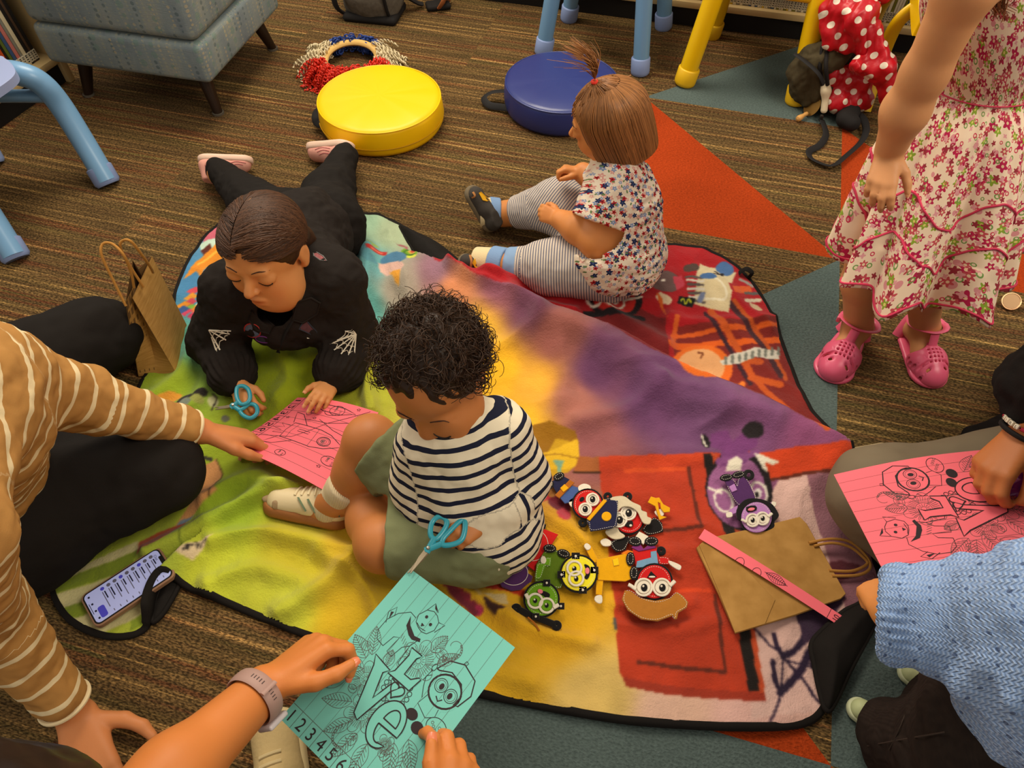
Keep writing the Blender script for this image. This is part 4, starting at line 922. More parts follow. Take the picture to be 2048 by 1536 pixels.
        # sitting dog
        line(D([(.30, .22), (.33, .16), (.38, .14), (.42, .15), (.46, .18), (.47, .24), (.44, .29), (.40, .30), (.36, .29), (.32, .27), (.30, .22)]), mid); line(D([(.33, .16), (.35, .09), (.41, .13)]), mid); line(D([(.46, .18), (.51, .17), (.48, .25)]), mid); solid(D([(.35, .09), (.37, .12), (.40, .13), (.38, .11)])); 
        solid(D(cir(.36, .20, .012, n=10))); solid(D(cir(.42, .225, .012, n=10))); solid(D([(.36, .25), (.39, .255), (.37, .275)])); line(D([(.33, .27), (.37, .285), (.42, .28)]), mid)
        line(D([(.30, .25), (.24, .24), (.17, .30), (.13, .38), (.13, .47), (.17, .52), (.24, .53)]), mid); line(D([(.14, .40), (.10, .33), (.13, .27), (.16, .33)]), mid); solid(D([(.115, .32), (.135, .31), (.14, .37)]))
        line(D([(.24, .53), (.26, .44), (.30, .42), (.29, .54), (.34, .55), (.36, .46), (.40, .42), (.42, .36)]), mid)
        solid(D([(.26, .26), (.30, .31), (.38, .35), (.43, .34), (.44, .36), (.38, .38), (.34, .37), (.28, .33)])); line(D([(.40, .42), (.41, .55), (.45, .57)]), mid)
        for k in range(6): line(D([(.30 + .02 * k, .38 + .01 * k), (.31 + .02 * k, .42 + .01 * k)]), thin)
        # painter: plain round head with spectacles and beret, palette and brush
        for q in (cir(.80, .50, .13, .125), [(.66, .42), (.70, .33), (.80, .29), (.92, .33), (.96, .42), (.93, .52)], [(.70, .58), (.70, .66), (.80, .70), (.86, .66), (.86, .58)]): solid(D(q), 2, .0002)
        line(D(cir(.80, .50, .115, .105)), bold * 1.5, True); line(D(cir(.755, .485, .045)), mid, True); line(D(cir(.85, .50, .045)), mid, True); line(D(cir(.755, .485, .033)), thin, True); line(D(cir(.85, .50, .033)), thin, True)
        solid(D(cir(.762, .488, .017, .022, 12))); solid(D(cir(.845, .503, .017, .022, 12))); line(D([(.77, .555), (.80, .575), (.82, .55)]), bold)
        line(D([(.66, .42), (.70, .33), (.80, .29), (.92, .33), (.96, .42), (.93, .52), (.90, .53), (.91, .46), (.86, .40), (.76, .38), (.68, .42), (.66, .42)]), bold); line(D([(.79, .29), (.795, .265), (.815, .27), (.81, .29)]), mid)
        line(D([(.72, .58), (.70, .66), (.80, .70), (.85, .66), (.84, .61)]), mid); line(D([(.70, .62), (.66, .56), (.63, .50), (.66, .47)]), mid); line(D([(.63, .53), (.64, .44)]), mid); line(D(cir(.64, .425, .015, .025)), mid, True)
        solid(D(cir(.715, .735, .045, .035, 16))); solid(D(cir(.80, .775, .045, .038, 16))); line(D(cir(.90, .70, .075, .055)), mid, True)
        for k in range(6): line(D(cir(.86 + .02 * k, .69 + (k % 3) * .014, .009, n=8)), thin, True)
        line(D([(0, 1.165), (1, 1.165)]), .003)
        for k in range(n_strip):
            x, y = X(k / n_strip + .05, 1.228); text(str(k + 1), x, y, .115, TXT[0])
            if k: line(D([(k / n_strip, 1.165), (k / n_strip, 1.29)]), .003)
    return art
TXT = [0]
# aqua sheet held over the carpet: A far left corner, B far right, C near left, D near right
gA, gB, gC = P(820, 1137, .191), P(1030, 1295, .218), P(560, 1437, .171); gD = gB + gC - gA
paper('paper_sheet', 'aqua paper sheet with flowers and numbers held at the bottom edge', 'paper', gA, gB, gC, gD, AQUA, love_art(lambda x, y: (x, y / 1.29)), curl=lambda x, y: .004 * np.sin(PI * x) * (1 - y))
# pink sheet held by the woman in the black sweater: its top edge lies at the left
rA, rB = P(1774, 1156, .29), P(1700, 1012, .25); ex = nrm(rB - rA); rv = nrm(P(2048, 968, .305) - rB); ed = nrm(rv - ex * (rv @ ex))
paper('paper_sheet', 'pink paper sheet with flower drawing over the grey knee at the right', 'paper', rA, rA + ex * .216, rA + ed * .279, rA + ex * .216 + ed * .279, PINK, love_art(lambda x, y: (x, y / 1.29)), curl=lambda x, y: .010 * np.sin(PI * y) * x)
# pink rocket sheet on the blanket
def rocket(line, solid, text, asp):
    for k in range(1, 9): line([(0, k / 9), (1, k / 9)], .0016 * 1.3)
    line([(.115, 0), (.115, 1)], .004)
    for k in range(9):
        text(str(k + 1), .055, (8 - k + .5) / 9, .085, 90) if False else text(str(9 - k), .058, (k + .5) / 9, .105, 180 + 90)
        if k: line([(0, k / 9), (.115, k / 9)], .004)
    line([(.30, .36), (.62, .36), (.74, .40), (.88, .50), (.72, .58), (.60, .60), (.30, .60)], .005); line([(.30, .36), (.28, .48), (.30, .60)], .005); line([(.36, .36), (.34, .48), (.36, .60)], .003); line([(.60, .36), (.58, .60)], .003)
    line(cir(.70, .48, .062, .055), .006, True); line(cir(.70, .48, .048, .042), .003, True); line(cir(.70, .48, .028, .024), .003, True)
    for q in range(5): line(cir(.69 + .012 * math.cos(q * 1.3), .48 + .012 * math.sin(q * 1.3), .010, n=8), .003, True)
    line([(.44, .36), (.30, .24), (.20, .22), (.28, .36)], .005); line([(.44, .60), (.30, .74), (.20, .76), (.28, .60)], .005)
    line([(.28, .42), (.18, .40), (.24, .46), (.12, .48), (.24, .51), (.17, .56), (.28, .55)], .004); line([(.40, .50), (.52, .50), (.52, .53), (.40, .53)], .004, True)
    for cx, cy, r in [(.86, .30, .07), (.60, .88, .08), (.46, .16, .05), (.92, .74, .05)]:
        line(cir(cx, cy, r, r * .78), .0045, True)
        for q in range(6): line(cir(cx + r * .5 * math.cos(q * 2.1), cy + r * .42 * math.sin(q * 1.7), r * .12, n=8), .003, True)
    line([(.30, .90), (.46, .84), (.66, .84), (.80, .90), (.66, .93), (.46, .93)], .005, True); line(cir(.55, .85, .07, .05, 14, 180, 360), .004); line(cir(.32, .82, .03, .025), .004, True); line(cir(.36, .80, .03, .025), .004, True); line(cir(.34, .77, .03, .025), .004, True)
    line([(.10, .30), (.40, .40), (.6, .7), (.84, .80)], .004); line([(.50, .72), (.70, .64), (.94, .60)], .004); line([(.36, .68), (.60, .70), (.92, .98)], .004)
    for cx, cy in [(.20, .92), (.44, .72), (.80, .96), (.90, .42), (.82, .20), (.16, .66)]:
        line([(cx + (.022 if q % 2 else .010) * math.cos(q * PI / 5), cy + (.022 if q % 2 else .010) * .8 * math.sin(q * PI / 5)) for q in range(10)], .004, True)
    for q in range(9): line([(.86 + .012 * q, .66 + .018 * q), (.83 + .012 * q, .69 + .018 * q)], .004); line([(.90 + .008 * q, .78 + .018 * q), (.94 + .005 * q, .76 + .018 * q)], .004)
    line(cir(.16, .16, .03, .025), .004, True); line([(.12, .12), (.14, .10), (.16, .12), (.18, .10), (.20, .12)], .003)
paper('paper_sheet', 'pink paper sheet with rocket drawing and numbers under the lying girl\'s hand', 'paper', P(455, 890, .045), P(651, 982, .085), P(595, 795, .038), P(757, 825, .078), PINK, rocket, curl=lambda x, y: .012 * np.sin(PI * x) - .008 * np.sin(PI * y))
# cut strip with a 10 lying over the flat bag
def strip(line, solid, text, asp):
    line([(0, .905), (1, .905)], .035); text('10', .5, .953, .66)
    for c_, y0 in ((.0, .30), (.0, .42)): line([(q[0], q[1]) for q in cir(c_, y0, .5, .028, 14, -90, 90)], .04)
    t = np.linspace(0, 1, 10); y = lambda s: .47 + .14 * s
    line([(.5 + .42 * math.sin(PI * s), y(s)) for s in t], .04); line([(.5 - .42 * math.sin(PI * s), y(s)) for s in t], .04); line([(.5, .46), (.5, .62)], .04)
    for s in np.linspace(.12, .88, 9): line([(.5, y(s)), (.5 + .34 * math.sin(PI * s), y(s) + .008)], .03); line([(.5, y(s)), (.5 - .34 * math.sin(PI * s), y(s) + .008)], .03)
paper('paper_strip', 'narrow pink paper strip ending in the number 10, laid across the flat brown bag', 'paper', P(1397, 1076, .028), P(1409, 1058, .028), P(1682, 1254, .026), P(1691, 1236, .026), PINK, strip, 2, 24, curl=lambda x, y: .004 * np.sin(PI * y))
# ============================================================ brown paper bags
def kraft():
    t = NT('kraft_paper', .85, .2); n = t.noise(1, 3, t.mapped(t.obj(), (30, 30, 300))); t.color(t.ramp(n, [(.3, (158, 114, 54)), (.7, (182, 136, 72))])); t.bump(t.noise(180, 2, t.obj()), .08, .001); return t.m
KR = kraft(); KI = mat('kraft_inside', (110, 78, 40), .9); CORD = mat('paper_cord', (176, 122, 52), .8)
sb = thing('paper_bag', 'small brown paper bag with cord handles standing open beside the lying girl', 'bag', P(325, 705))
a0, b0, c0_ = P(277, 753, .006), P(353, 747, .006), P(376, 655, .006); d0 = a0 + c0_ - b0
H_ = .192; a1, b1, c1, d1 = P(251, 606, H_), P(265, 596, H_ - .004), P(304, 512, H_), P(265, 520, H_)
def wall(b, q0, q1, t1, t0, th=.0012, n=8, fold=None, bulge=0):
    nrm_ = nrm(np.cross(q1 - q0, t0 - q0)); g = []
    for i in range(n + 1):
        for j in range(n + 1):
            u, v = i / n, j / n; p = q0 * (1 - u) * (1 - v) + q1 * u * (1 - v) + t0 * (1 - u) * v + t1 * u * v
            p = p + nrm_ * (bulge * math.sin(PI * u) * math.sin(PI * v))
            if fold is not None: p = p + fold * max(0, 1 - 2 * abs(u - .5)) * v ** .7
            g.append(p)
    V = np.array(g); F = np.array([[i * (n + 1) + j, (i + 1) * (n + 1) + j, (i + 1) * (n + 1) + j + 1, i * (n + 1) + j + 1] for i in range(n) for j in range(n)])
    b.add(V, F, 0); b.add(V - nrm_ * th, F[:, ::-1], 1)
inw = nrm((c0_ + d0) / 2 - (a0 + b0) / 2)
m_ = MB(); wall(m_, b0, c0_, c1, b1, bulge=.004); wall(m_, d0, a0, a1, d1, bulge=.003)
wall(m_, a0, b0, b1, a1, fold=inw * .05); wall(m_, c0_, d0, d1, c1, fold=-inw * .035)
obj('bag_body', m_, [KR, KI], sb, angle=20)
m_ = MB(); wall(m_, a0, d0, c0_, b0); obj('bag_base', m_, [KR, KI], sb, angle=20)
bt = mat('kraft_fold_strip', (150, 104, 48), .85)
for k, pts in enumerate(([(252, 612, .185), (226, 560, .235), (203, 510, .285), (206, 488, .30), (225, 488, .30), (247, 510, .285), (262, 545, .24), (268, 575, .2)], [(287, 574, .185), (262, 535, .235), (241, 495, .29), (246, 481, .305), (262, 483, .305), (284, 510, .265), (300, 533, .22), (306, 545, .19)])):
    obj('handle', MB().tube(catmull(PP(pts), 8), .0028, 8), CORD, sb)
fb = thing('paper_bag', 'brown paper bag lying flat on the blanket under the pink strip', 'bag', P(1540, 1150))
cr = [(1392, 1098), (1410, 1080), (1500, 1060), (1598, 1036), (1612, 1050), (1690, 1190), (1680, 1200), (1590, 1232), (1470, 1268), (1436, 1190)]
fpoly = PP(cr, .018); obj('bag_body', MB().prism(fpoly, .006), KR, fb)
obj('side_fold', MB().prism(PP([(1398, 1090), (1436, 1180), (1470, 1266), (1530, 1248), (1550, 1200), (1440, 1086)], .0243), .0012), KR, fb)
for pts in ([(1618, 1086, .026), (1660, 1078, .028), (1700, 1084, .03), (1732, 1112, .028), (1740, 1136, .026), (1716, 1150, .024), (1664, 1152, .024)], [(1628, 1092, .026), (1664, 1086, .028), (1700, 1094, .03), (1726, 1114, .028), (1734, 1128, .026), (1704, 1142, .024), (1658, 1141, .024)]):
    obj('handle', MB().tube(catmull(PP(pts), 8), .0028, 8), CORD, fb)
# ============================================================ phones
def phone(label, p0, p1, p2, z, case, face_up):
    """p0->p1 long edge, p0->p2 short edge"""
    O = P(*p0, z); ex = P(*p1, z) - O; ey_ = P(*p2, z) - O; L = .150; Wd = .076; ex = nrm(ex); ey_ = nrm(ey_ - ex * (ey_ @ ex))
    ez = A(0, 0, 1); R = np.stack([ex, ey_, ez], 1)
    if np.linalg.det(R) < 0: R = np.stack([ex, ey_, -ez], 1)
    at = lambda x, y, h: O + ex * x + ey_ * y + A(0, 0, h)
    root = thing('phone', label, 'phone', at(L / 2, Wd / 2, 0))
    def rr(x0, x1, y0, y1, r, h): 
        pts = []
        for cx, cy, a in ((x1 - r, y1 - r, 0), (x0 + r, y1 - r, 90), (x0 + r, y0 + r, 180), (x1 - r, y0 + r, 270)):
            for q in np.linspace(a, a + 90, 8): pts.append(at(cx + r * math.cos(math.radians(q)), cy + r * math.sin(math.radians(q)), h))
        return np.array(pts)
    obj('case', MB().prism(rr(0, L, 0, Wd, .012, 0), .010), case, root)
    return root, at, rr, L, Wd
CASE = mat('rose_case', (150, 112, 84), .5, .4); SCR = NT('lit_screen', .2, .5); SCR.color(rgba((150, 154, 190))); SCR.b.inputs['Emission Color'].default_value = rgba((176, 180, 226)); SCR.b.inputs['Emission Strength'].default_value = .30
INK2 = mat('screen_text', (40, 40, 64), .4); VIO = NT('screen_button', .3); VIO.color(rgba((70, 66, 170))); VIO.b.inputs['Emission Color'].default_value = rgba((70, 66, 170)); VIO.b.inputs['Emission Strength'].default_value = .25
ph, at, rr, L, Wd = phone('phone with a lit chat list lying on the striped blanket corner', (163, 1198), (338, 1084), (192, 1262), .022, CASE, True)
obj('bezel', MB().prism(rr(.003, L - .003, .003, Wd - .003, .010, .0100), .0006), BLK, ph)
obj('screen', MB().prism(rr(.0055, L - .0055, .0055, Wd - .0055, .008, .0106), .0003), SCR.m, ph)
m_ = MB()
for k in range(9):
    x = .034 + .0115 * k
    m_.prism(rr(x, x + .007, .010 , .017, .0034, .0110), .0001, 1 if k % 3 else 2)
    m_.prism(rr(x + .004, x + .0062, .020, .020 + rnd.uniform(.012, .022), .0006, .0110), .0001)
    m_.prism(rr(x + .0005, x + .002, .020, .020 + rnd.uniform(.025, .040), .0004, .0110), .0001, 1); m_.prism(rr(x + .004, x + .0055, .062, .067, .0004, .0110), .0001, 1)
m_.prism(rr(.016, .028, .042, .066, .004, .0110), .0001, 2)
for k in range(4): m_.prism(rr(.011, .0145, .012 + k * .016, .016 + k * .016, .0012, .0110), .0001)
m_.prism(rr(.0075, .0085, .026, .050, .0004, .0110), .0001)
q = A(*at(.1405, .016, 0)); 
for s_, xx, yy, sz in (('Chat', .134, .0145, .0065),):
    V, F = glyphs(s_); V = (V - V.min(0)) * sz; W_ = np.array([at(xx + v[1], yy + v[0] if False else yy + v[0], .0111) for v in V]); m_.add(W_, [f if np.cross(W_[f[1]] - W_[f[0]], W_[f[2]] - W_[f[0]])[2] > 0 else f[::-1] for f in F])
obj('screen_content', m_, [INK2, mat('screen_grey', (110, 108, 130), .4), VIO.m], ph)
obj('notch', MB().prism(rr(L - .0105, L - .0052, .022, Wd - .022, .002, .0109), .0001), BLK, ph)
CASE2 = mat('beige_case', (168, 146, 108), .55, .4)
ph2, at, rr, L, Wd = phone('beige phone lying face down, lenses up, beside the grey knee', (1634, 912), (1800, 882), (1668, 976), .016, CASE2, False)
obj('camera_bump', MB().prism(rr(.006, .040, .028, .064, .009, .010), .002), mat('beige_metal', (176, 150, 108), .35, .5), ph2)
for x, y in ((.015, .037), (.015, .055), (.031, .046)):
    q = at(x, y, .012); l_ = obj('lens', MB().lathe([(.0075, 0), (.0075, .0022), (.0062, .0025), (.0060, .0012), (0, .0012)], q, 24), mat('lens_black', (12, 12, 14), .15, .6), ph2)
obj('flash', MB().lathe([(0, .0004), (.0022, .0003), (.0024, 0)], at(.031, .060, .012), 12), mat('flash_white', (230, 220, 190), .3), ph2)
# ============================================================ felt dolls
Z2 = lambda x, y: (960 + x / 3.658, 860 + y / 3.658); Z6 = lambda x, y: (1340 + x / 2.893, 840 + y / 2.893)
def felt_m(n, c): return mat('felt_' + n, c, .95, .1, bump=(420, .35), var=(120, .10), sheen=.2)
FC = {k: felt_m(k, v) for k, v in dict(red=(196, 30, 28), green=(104, 152, 28), dkgreen=(86, 110, 22), yellow=(236, 192, 22), gold=(224, 160, 12), lemon=(232, 216, 40), navy=(34, 34, 62), blue=(66, 88, 140), sky=(112, 150, 176), brown=(166, 94, 24), tan=(170, 110, 40), black=(26, 23, 22), white=(224, 212, 190), cream=(206, 190, 158), purple=(78, 42, 88), violet=(126, 44, 110), lilac=(176, 122, 178), pink=(228, 120, 130), orange=(222, 116, 20)).items()}
THREAD = mat('white_thread', (226, 214, 196), .9)
class Doll:
    def __init__(s, label, at, z=.020, Z=Z2, grp=None):
        s.Z = Z; s.z = z; q = Z(*at); s.r = thing('felt_doll', label, 'felt doll', P(*q, z), grp)
    def pc(s, name, pts, c, lv, th=.0022, stitch=False, sm=0):
        pts = catmull(np.c_[np.asarray(pts, float), np.zeros(len(pts))], sm, True)[:, :2] if sm else np.asarray(pts, float)
        w = PP([s.Z(*p) for p in pts], s.z + lv * .0022)
        o = obj(name, MB().prism(w, th), FC[c], s.r)
        if stitch:
            cen = w.mean(0); ring = w + nrm(cen - w) * .0035; ring = catmull(ring, 4, True) if not sm else ring; ring[:, 2] = s.z + lv * .0022 + th + .0002
            b = MB(); L = np.r_[0, np.cumsum(np.linalg.norm(np.diff(ring, axis=0), axis=1))]; n = max(6, int(L[-1] / .0042))
            for k in range(n):
                t0, t1 = L[-1] * k / n, L[-1] * (k + .55) / n
                b.tube([[np.interp(t, L, ring[:, i]) for i in range(3)] for t in (t0, t1)], .00045, 5)
            so = obj('stitching', b, THREAD, o); so['kind'] = 'stuff'
        return o
    def el(s, name, c, rx, ry, col, lv, a=0, **k): return s.pc(name, ellp(c[0], c[1], rx, ry, a, 29)[:-1], col, lv, **k)
    def ring(s, name, c, r, wd, col, lv, n=30):
        t = np.arange(n) * 2 * PI / n; w = PP([s.Z(c[0] + r * math.cos(q), c[1] + r * math.sin(q)) for q in t], s.z + lv * .0022 + .0012)
        return obj(name, MB().tube(w, wd, 8, True, sq=.6), FC[col], s.r)
    def bar(s, name, pts, wd, col, lv):
        w = catmull(PP([s.Z(*p) for p in pts], s.z + lv * .0022 + .001), 5) if len(pts) > 2 else PP([s.Z(*p) for p in pts], s.z + lv * .0022 + .001)
        return obj(name, MB().tube(w, wd, 8, sq=.6, up=A(0, 0, 1)), FC[col], s.r)
    def face(s, c, r, col, eyes, er, lv=2, frame=True, look=(0, 0), pup=.42):
        if frame: s.el('head_strap', c, r * 1.12, r * 1.12, 'black', lv)
        s.el('head', c, r, r, col, lv + 1, stitch=True)
        for e in eyes:
            s.el('eye', e, er * .78, er * .78, 'white' if col not in ('green', 'yellow', 'lemon') else col, lv + 2)
            s.el('pupil', (e[0] + look[0], e[1] + look[1]), er * pup, er * pup * 1.15, 'black', lv + 3)
            s.el('eye_glint', (e[0] + look[0] - er * .1, e[1] + look[1] - er * .15), er * .12, er * .12, 'white', lv + 4)
            s.ring('goggle_rim', e, er * .92, .0022, 'white', lv + 3)
GRP = None
d = Doll('red-faced felt doll with navy police cap, nearest the boy\'s sleeve', (785, 540))
d.pc('trousers', [(515, 385), (600, 335), (655, 365), (565, 470)], 'navy', 0); d.el('shoe', (577, 342), 42, 28, 'black', 1, -25, stitch=True); d.el('shoe', (504, 408), 42, 28, 'black', 1, -40, stitch=True)
d.pc('shirt', [(630, 400), (725, 425), (720, 480), (690, 525), (620, 540), (585, 500)], 'blue', 1); d.pc('belt', [(655, 366), (692, 388), (580, 504), (546, 480)], 'brown', 2); d.pc('buckle', [(585, 428), (618, 398), (650, 428), (610, 458)], 'gold', 3)
d.pc('glove', [(720, 415), (760, 395), (805, 410), (808, 440), (770, 450), (725, 448)], 'white', 2, sm=3); d.pc('glove', [(650, 520), (690, 500), (688, 560), (662, 560)], 'white', 1, sm=3)
d.face((788, 545), 104, 'red', [(824, 508), (770, 580)], 46, 2); d.el('mouth', (745, 508), 20, 14, 'black', 4, -40)
d.ring('antenna_ball', (935, 486), 20, .0035, 'black', 1); d.ring('antenna_ball', (752, 680), 20, .0035, 'black', 1)
d.pc('cap', [(905, 508), (1008, 520), (1002, 700), (960, 722), (808, 744), (790, 690), (780, 660)], 'navy', 7, stitch=True); d.pc('cap_band', [(905, 508), (930, 520), (802, 668), (780, 652)], 'gold', 8); d.el('badge', (925, 634), 36, 34, 'gold', 8)
d = Doll('red-faced felt doll with cream judge wig and black robe, holding golden scales', (1090, 650), .019)
d.pc('robe', [(1185, 730), (1270, 640), (1330, 680), (1340, 745), (1230, 772)], 'black', 0, stitch=True); d.pc('robe', [(1095, 775), (1065, 880), (1000, 895), (962, 862), (960, 815)], 'black', 0, stitch=True); d.pc('collar', [(1165, 745), (1232, 780), (1195, 842), (1130, 790)], 'white', 1)
d.face((1090, 652), 104, 'red', [(1086, 604), (1020, 655)], 56, 1, look=(2, 4)); d.pc('mouth', [(1050, 690), (1110, 665), (1118, 700), (1090, 712)], 'black', 4, sm=3); d.el('teeth', (1102, 700), 10, 8, 'white', 5)
d.pc('wig', [(955, 502), (1010, 486), (1060, 490), (1112, 528), (1172, 556), (1182, 590), (1218, 604), (1224, 636), (1252, 650), (1240, 690), (1196, 684), (1170, 640), (1150, 600), (1100, 566), (1040, 566), (1000, 600), (960, 560)], 'cream', 6, sm=3); d.pc('wig_curl', [(1000, 705), (950, 718), (915, 745), (940, 780), (985, 802), (1040, 795), (1060, 775), (1020, 745)], 'cream', 2, sm=3)
d.ring('antenna_ball', (1080, 486), 20, .004, 'black', 1); d.pc('glove', [(1275, 600), (1330, 580), (1345, 620), (1310, 640)], 'white', 1, sm=3); d.pc('glove', [(880, 815), (920, 795), (960, 820), (950, 850), (900, 850)], 'white', 0, sm=3)
d.pc('scales', [(1250, 488), (1285, 500), (1310, 496), (1340, 545), (1390, 572), (1388, 602), (1345, 606), (1322, 575), (1318, 540), (1300, 530), (1310, 590), (1322, 628), (1366, 640), (1312, 662), (1304, 640), (1280, 560), (1226, 532)], 'gold', 3)
d = Doll('red-faced felt doll wearing a wide brown hat', (1275, 1110), .020)
d.pc('sweater', [(1110, 850), (1195, 875), (1290, 850), (1312, 940), (1300, 985), (1140, 1000)], 'red', 0); d.pc('sweater_yoke', [(1105, 862), (1160, 822), (1196, 872), (1244, 832), (1290, 862), (1215, 880), (1160, 890)], 'violet', 1); d.el('shoe', (1132, 816), 50, 34, 'black', 2, 12, stitch=True); d.el('shoe', (1254, 816), 50, 34, 'black', 2, 0, stitch=True)
d.pc('jeans', [(1148, 962), (1250, 935), (1248, 892), (1290, 886), (1306, 1000), (1140, 1010)], 'sky', 1); d.pc('sleeve', [(1305, 930), (1380, 936), (1392, 985), (1310, 985)], 'red', 1, stitch=True); d.pc('glove', [(1380, 958), (1440, 978), (1472, 1000), (1455, 1028), (1390, 988)], 'white', 2, sm=3); d.pc('sleeve', [(1030, 905), (1080, 880), (1120, 890), (1110, 930), (1050, 915)], 'orange', 0)
d.face((1275, 1112), 122, 'red', [(1197, 1150), (1330, 1150)], 66, 2, look=(4, 4), pup=.36); d.pc('mouth', [(1222, 1082), (1250, 1034), (1292, 1075), (1255, 1078)], 'black', 4); d.el('teeth', (1258, 1076), 24, 7, 'white', 5)
d.bar('goggle_arm', [(1140, 1165), (1105, 1140), (1085, 1130)], .0035, 'white', 6); d.bar('goggle_arm', [(1388, 1140), (1410, 1120), (1425, 1105)], .0035, 'white', 6); d.ring('antenna_ball', (1325, 885), 20, .004, 'black', 0)
d.pc('hat', [(1058, 1176), (1100, 1182), (1170, 1232), (1280, 1252), (1390, 1232), (1440, 1188), (1484, 1216), (1522, 1262), (1512, 1302), (1450, 1340), (1440, 1385), (1420, 1388), (1412, 1360), (1300, 1402), (1180, 1388), (1080, 1322), (1036, 1240)], 'tan', 5, th=.003, stitch=True)
d = Doll('yellow felt doll in a yellow jumpsuit between green and brown-hat dolls', (722, 1052), .020)
d.pc('jumpsuit', [(850, 950), (1060, 908), (1100, 930), (1112, 1090), (1062, 1110), (860, 1100)], 'gold', 1); d.el('shoe', (1100, 945), 32, 50, 'black', 3, 0, stitch=True); d.el('shoe', (1126, 1048), 32, 50, 'black', 3, 0, stitch=True); d.pc('pocket', [(968, 950), (1010, 938), (1018, 990), (978, 998)], 'yellow', 2)
d.pc('sleeve', [(872, 968), (814, 850), (772, 872), (822, 975)], 'gold', 0); d.pc('glove', [(760, 850), (780, 830), (808, 850), (806, 872), (780, 880)], 'white', 1, sm=3); d.pc('sleeve', [(848, 1098), (902, 1105), (892, 1212), (846, 1205)], 'gold', 0); d.pc('glove', [(848, 1215), (890, 1212), (894, 1260), (875, 1272), (850, 1262), (836, 1240)], 'white', 1, sm=3)
d.face((722, 1052), 126, 'lemon', [(690, 1012), (704, 1086)], 56, 3, pup=.28, look=(0, 4)); d.pc('mouth', [(762, 985), (800, 1000), (806, 1050), (786, 1092), (764, 1080), (780, 1040)], 'black', 5, sm=3); d.el('tongue', (785, 1032), 16, 24, 'pink', 6, 0)
for q in ((836, 1028), (752, 1172), (700, 925), (596, 1060)): d.pc('strap_tab', [(q[0] - 30, q[1] - 26), (q[0] + 30, q[1] - 26), (q[0] + 30, q[1] + 26), (q[0] - 30, q[1] + 26)], 'black', 4); d.el('tab_snap', q, 9, 9, 'white', 5.3)
d = Doll('green felt doll with head at the bottom and black crossed antenna stick', (450, 1240), .019)
d.pc('jacket', [(470, 890), (560, 880), (620, 905), (640, 1000), (600, 1150), (565, 1165), (400, 1110), (412, 985)], 'dkgreen', 0, stitch=True); d.pc('sleeve', [(462, 940), (520, 935), (515, 1000), (480, 990), (440, 1090), (402, 1090), (412, 985), (450, 970)], 'green', 1, stitch=True); d.pc('glove', [(446, 935), (470, 925), (485, 955), (470, 980), (444, 970)], 'white', 2, sm=3)
d.el('shoe', (510, 868), 48, 30, 'black', 2, 5, stitch=True); d.el('shoe', (612, 906), 48, 30, 'black', 2, 18, stitch=True)
d.face((450, 1240), 120, 'green', [(404, 1250), (488, 1284)], 56, 2, pup=.26); d.pc('mouth', [(430, 1190), (470, 1180), (512, 1205), (495, 1232), (462, 1212)], 'black', 4, sm=3); d.el('tongue', (440, 1182), 20, 16, 'pink', 5, 20)
d.bar('goggle_arm', [(355, 1238), (335, 1200)], .0035, 'white', 6); d.bar('goggle_arm', [(538, 1300), (575, 1278)], .0035, 'white', 6)
d.bar('antenna_stick', [(280, 1312), (400, 1365), (550, 1425)], .0062, 'black', 2); d.ring('antenna_ball', (266, 1306), 20, .0045, 'black', 2); d.ring('antenna_ball', (560, 1430), 20, .0045, 'black', 2)
for q in ((488, 1120), (408, 1366), (592, 1290)): d.pc('strap_tab', [(q[0] - 26, q[1] - 24), (q[0] + 26, q[1] - 24), (q[0] + 26, q[1] + 24), (q[0] - 26, q[1] + 24)], 'black', 5); d.el('tab_snap', q, 8, 8, 'white', 6.3)
d.bar('dart', [(350, 1370), (395, 1410), (435, 1470)], .0016, 'brown', 4)
d = Doll('red felt doll lying face down under the green doll, stitched circle on its back', (380, 840), .014)
d.pc('back_panel', [(300, 668), (360, 690), (450, 720), (572, 766), (505, 870), (410, 1042), (270, 940), (205, 890), (185, 820), (230, 720)], 'red', 0)
t_ = np.arange(40) * 2 * PI / 40; so = obj('stitching', MB().tube(PP([Z2(380 + 118 * math.cos(q), 840 + 118 * math.sin(q)) for q in t_], .014 + .0024), .0006, 5, True), THREAD, d.r)
d.bar('antenna_stick', [(300, 640), (390, 680), (480, 708)], .005, 'black', 1); d.ring('antenna_ball', (346, 612), 22, .005, 'black', 0); d.ring('antenna_ball', (150, 905), 22, .005, 'black', 0)
d = Doll('dark purple round felt doll lying face down beside the red one', (240, 1050), .016)
d.pc('back_panel', [(110, 960), (150, 940), (190, 925), (260, 940), (320, 975), (355, 1010), (350, 1050), (385, 1075), (375, 1110), (345, 1130), (300, 1170), (230, 1180), (160, 1150), (125, 1090), (115, 1030), (95, 1000)], 'purple', 0, th=.004)
obj('stitching', MB().tube(PP([Z2(245 + 105 * math.cos(q), 1045 + 90 * math.sin(q)) for q in t_], .016 + .0042), .0006, 5, True), THREAD, d.r); d.bar('strap', [(258, 975), (300, 985), (330, 960)], .006, 'black', 1.6)
d = Doll('lilac felt doll with black wavy hair, upside down above the flat paper bag', (500, 565), .020, Z6)
d.pc('trousers', [(312, 350), (362, 345), (378, 385), (398, 335), (440, 330), (502, 470), (392, 498)], 'purple', 0, stitch=True); d.el('shoe', (325, 334), 38, 20, 'black', 1, -8, stitch=True); d.el('shoe', (395, 318), 38, 20, 'black', 1, -12, stitch=True); d.pc('pocket', [(340, 388), (372, 370), (388, 408), (358, 420)], 'lilac', 1)
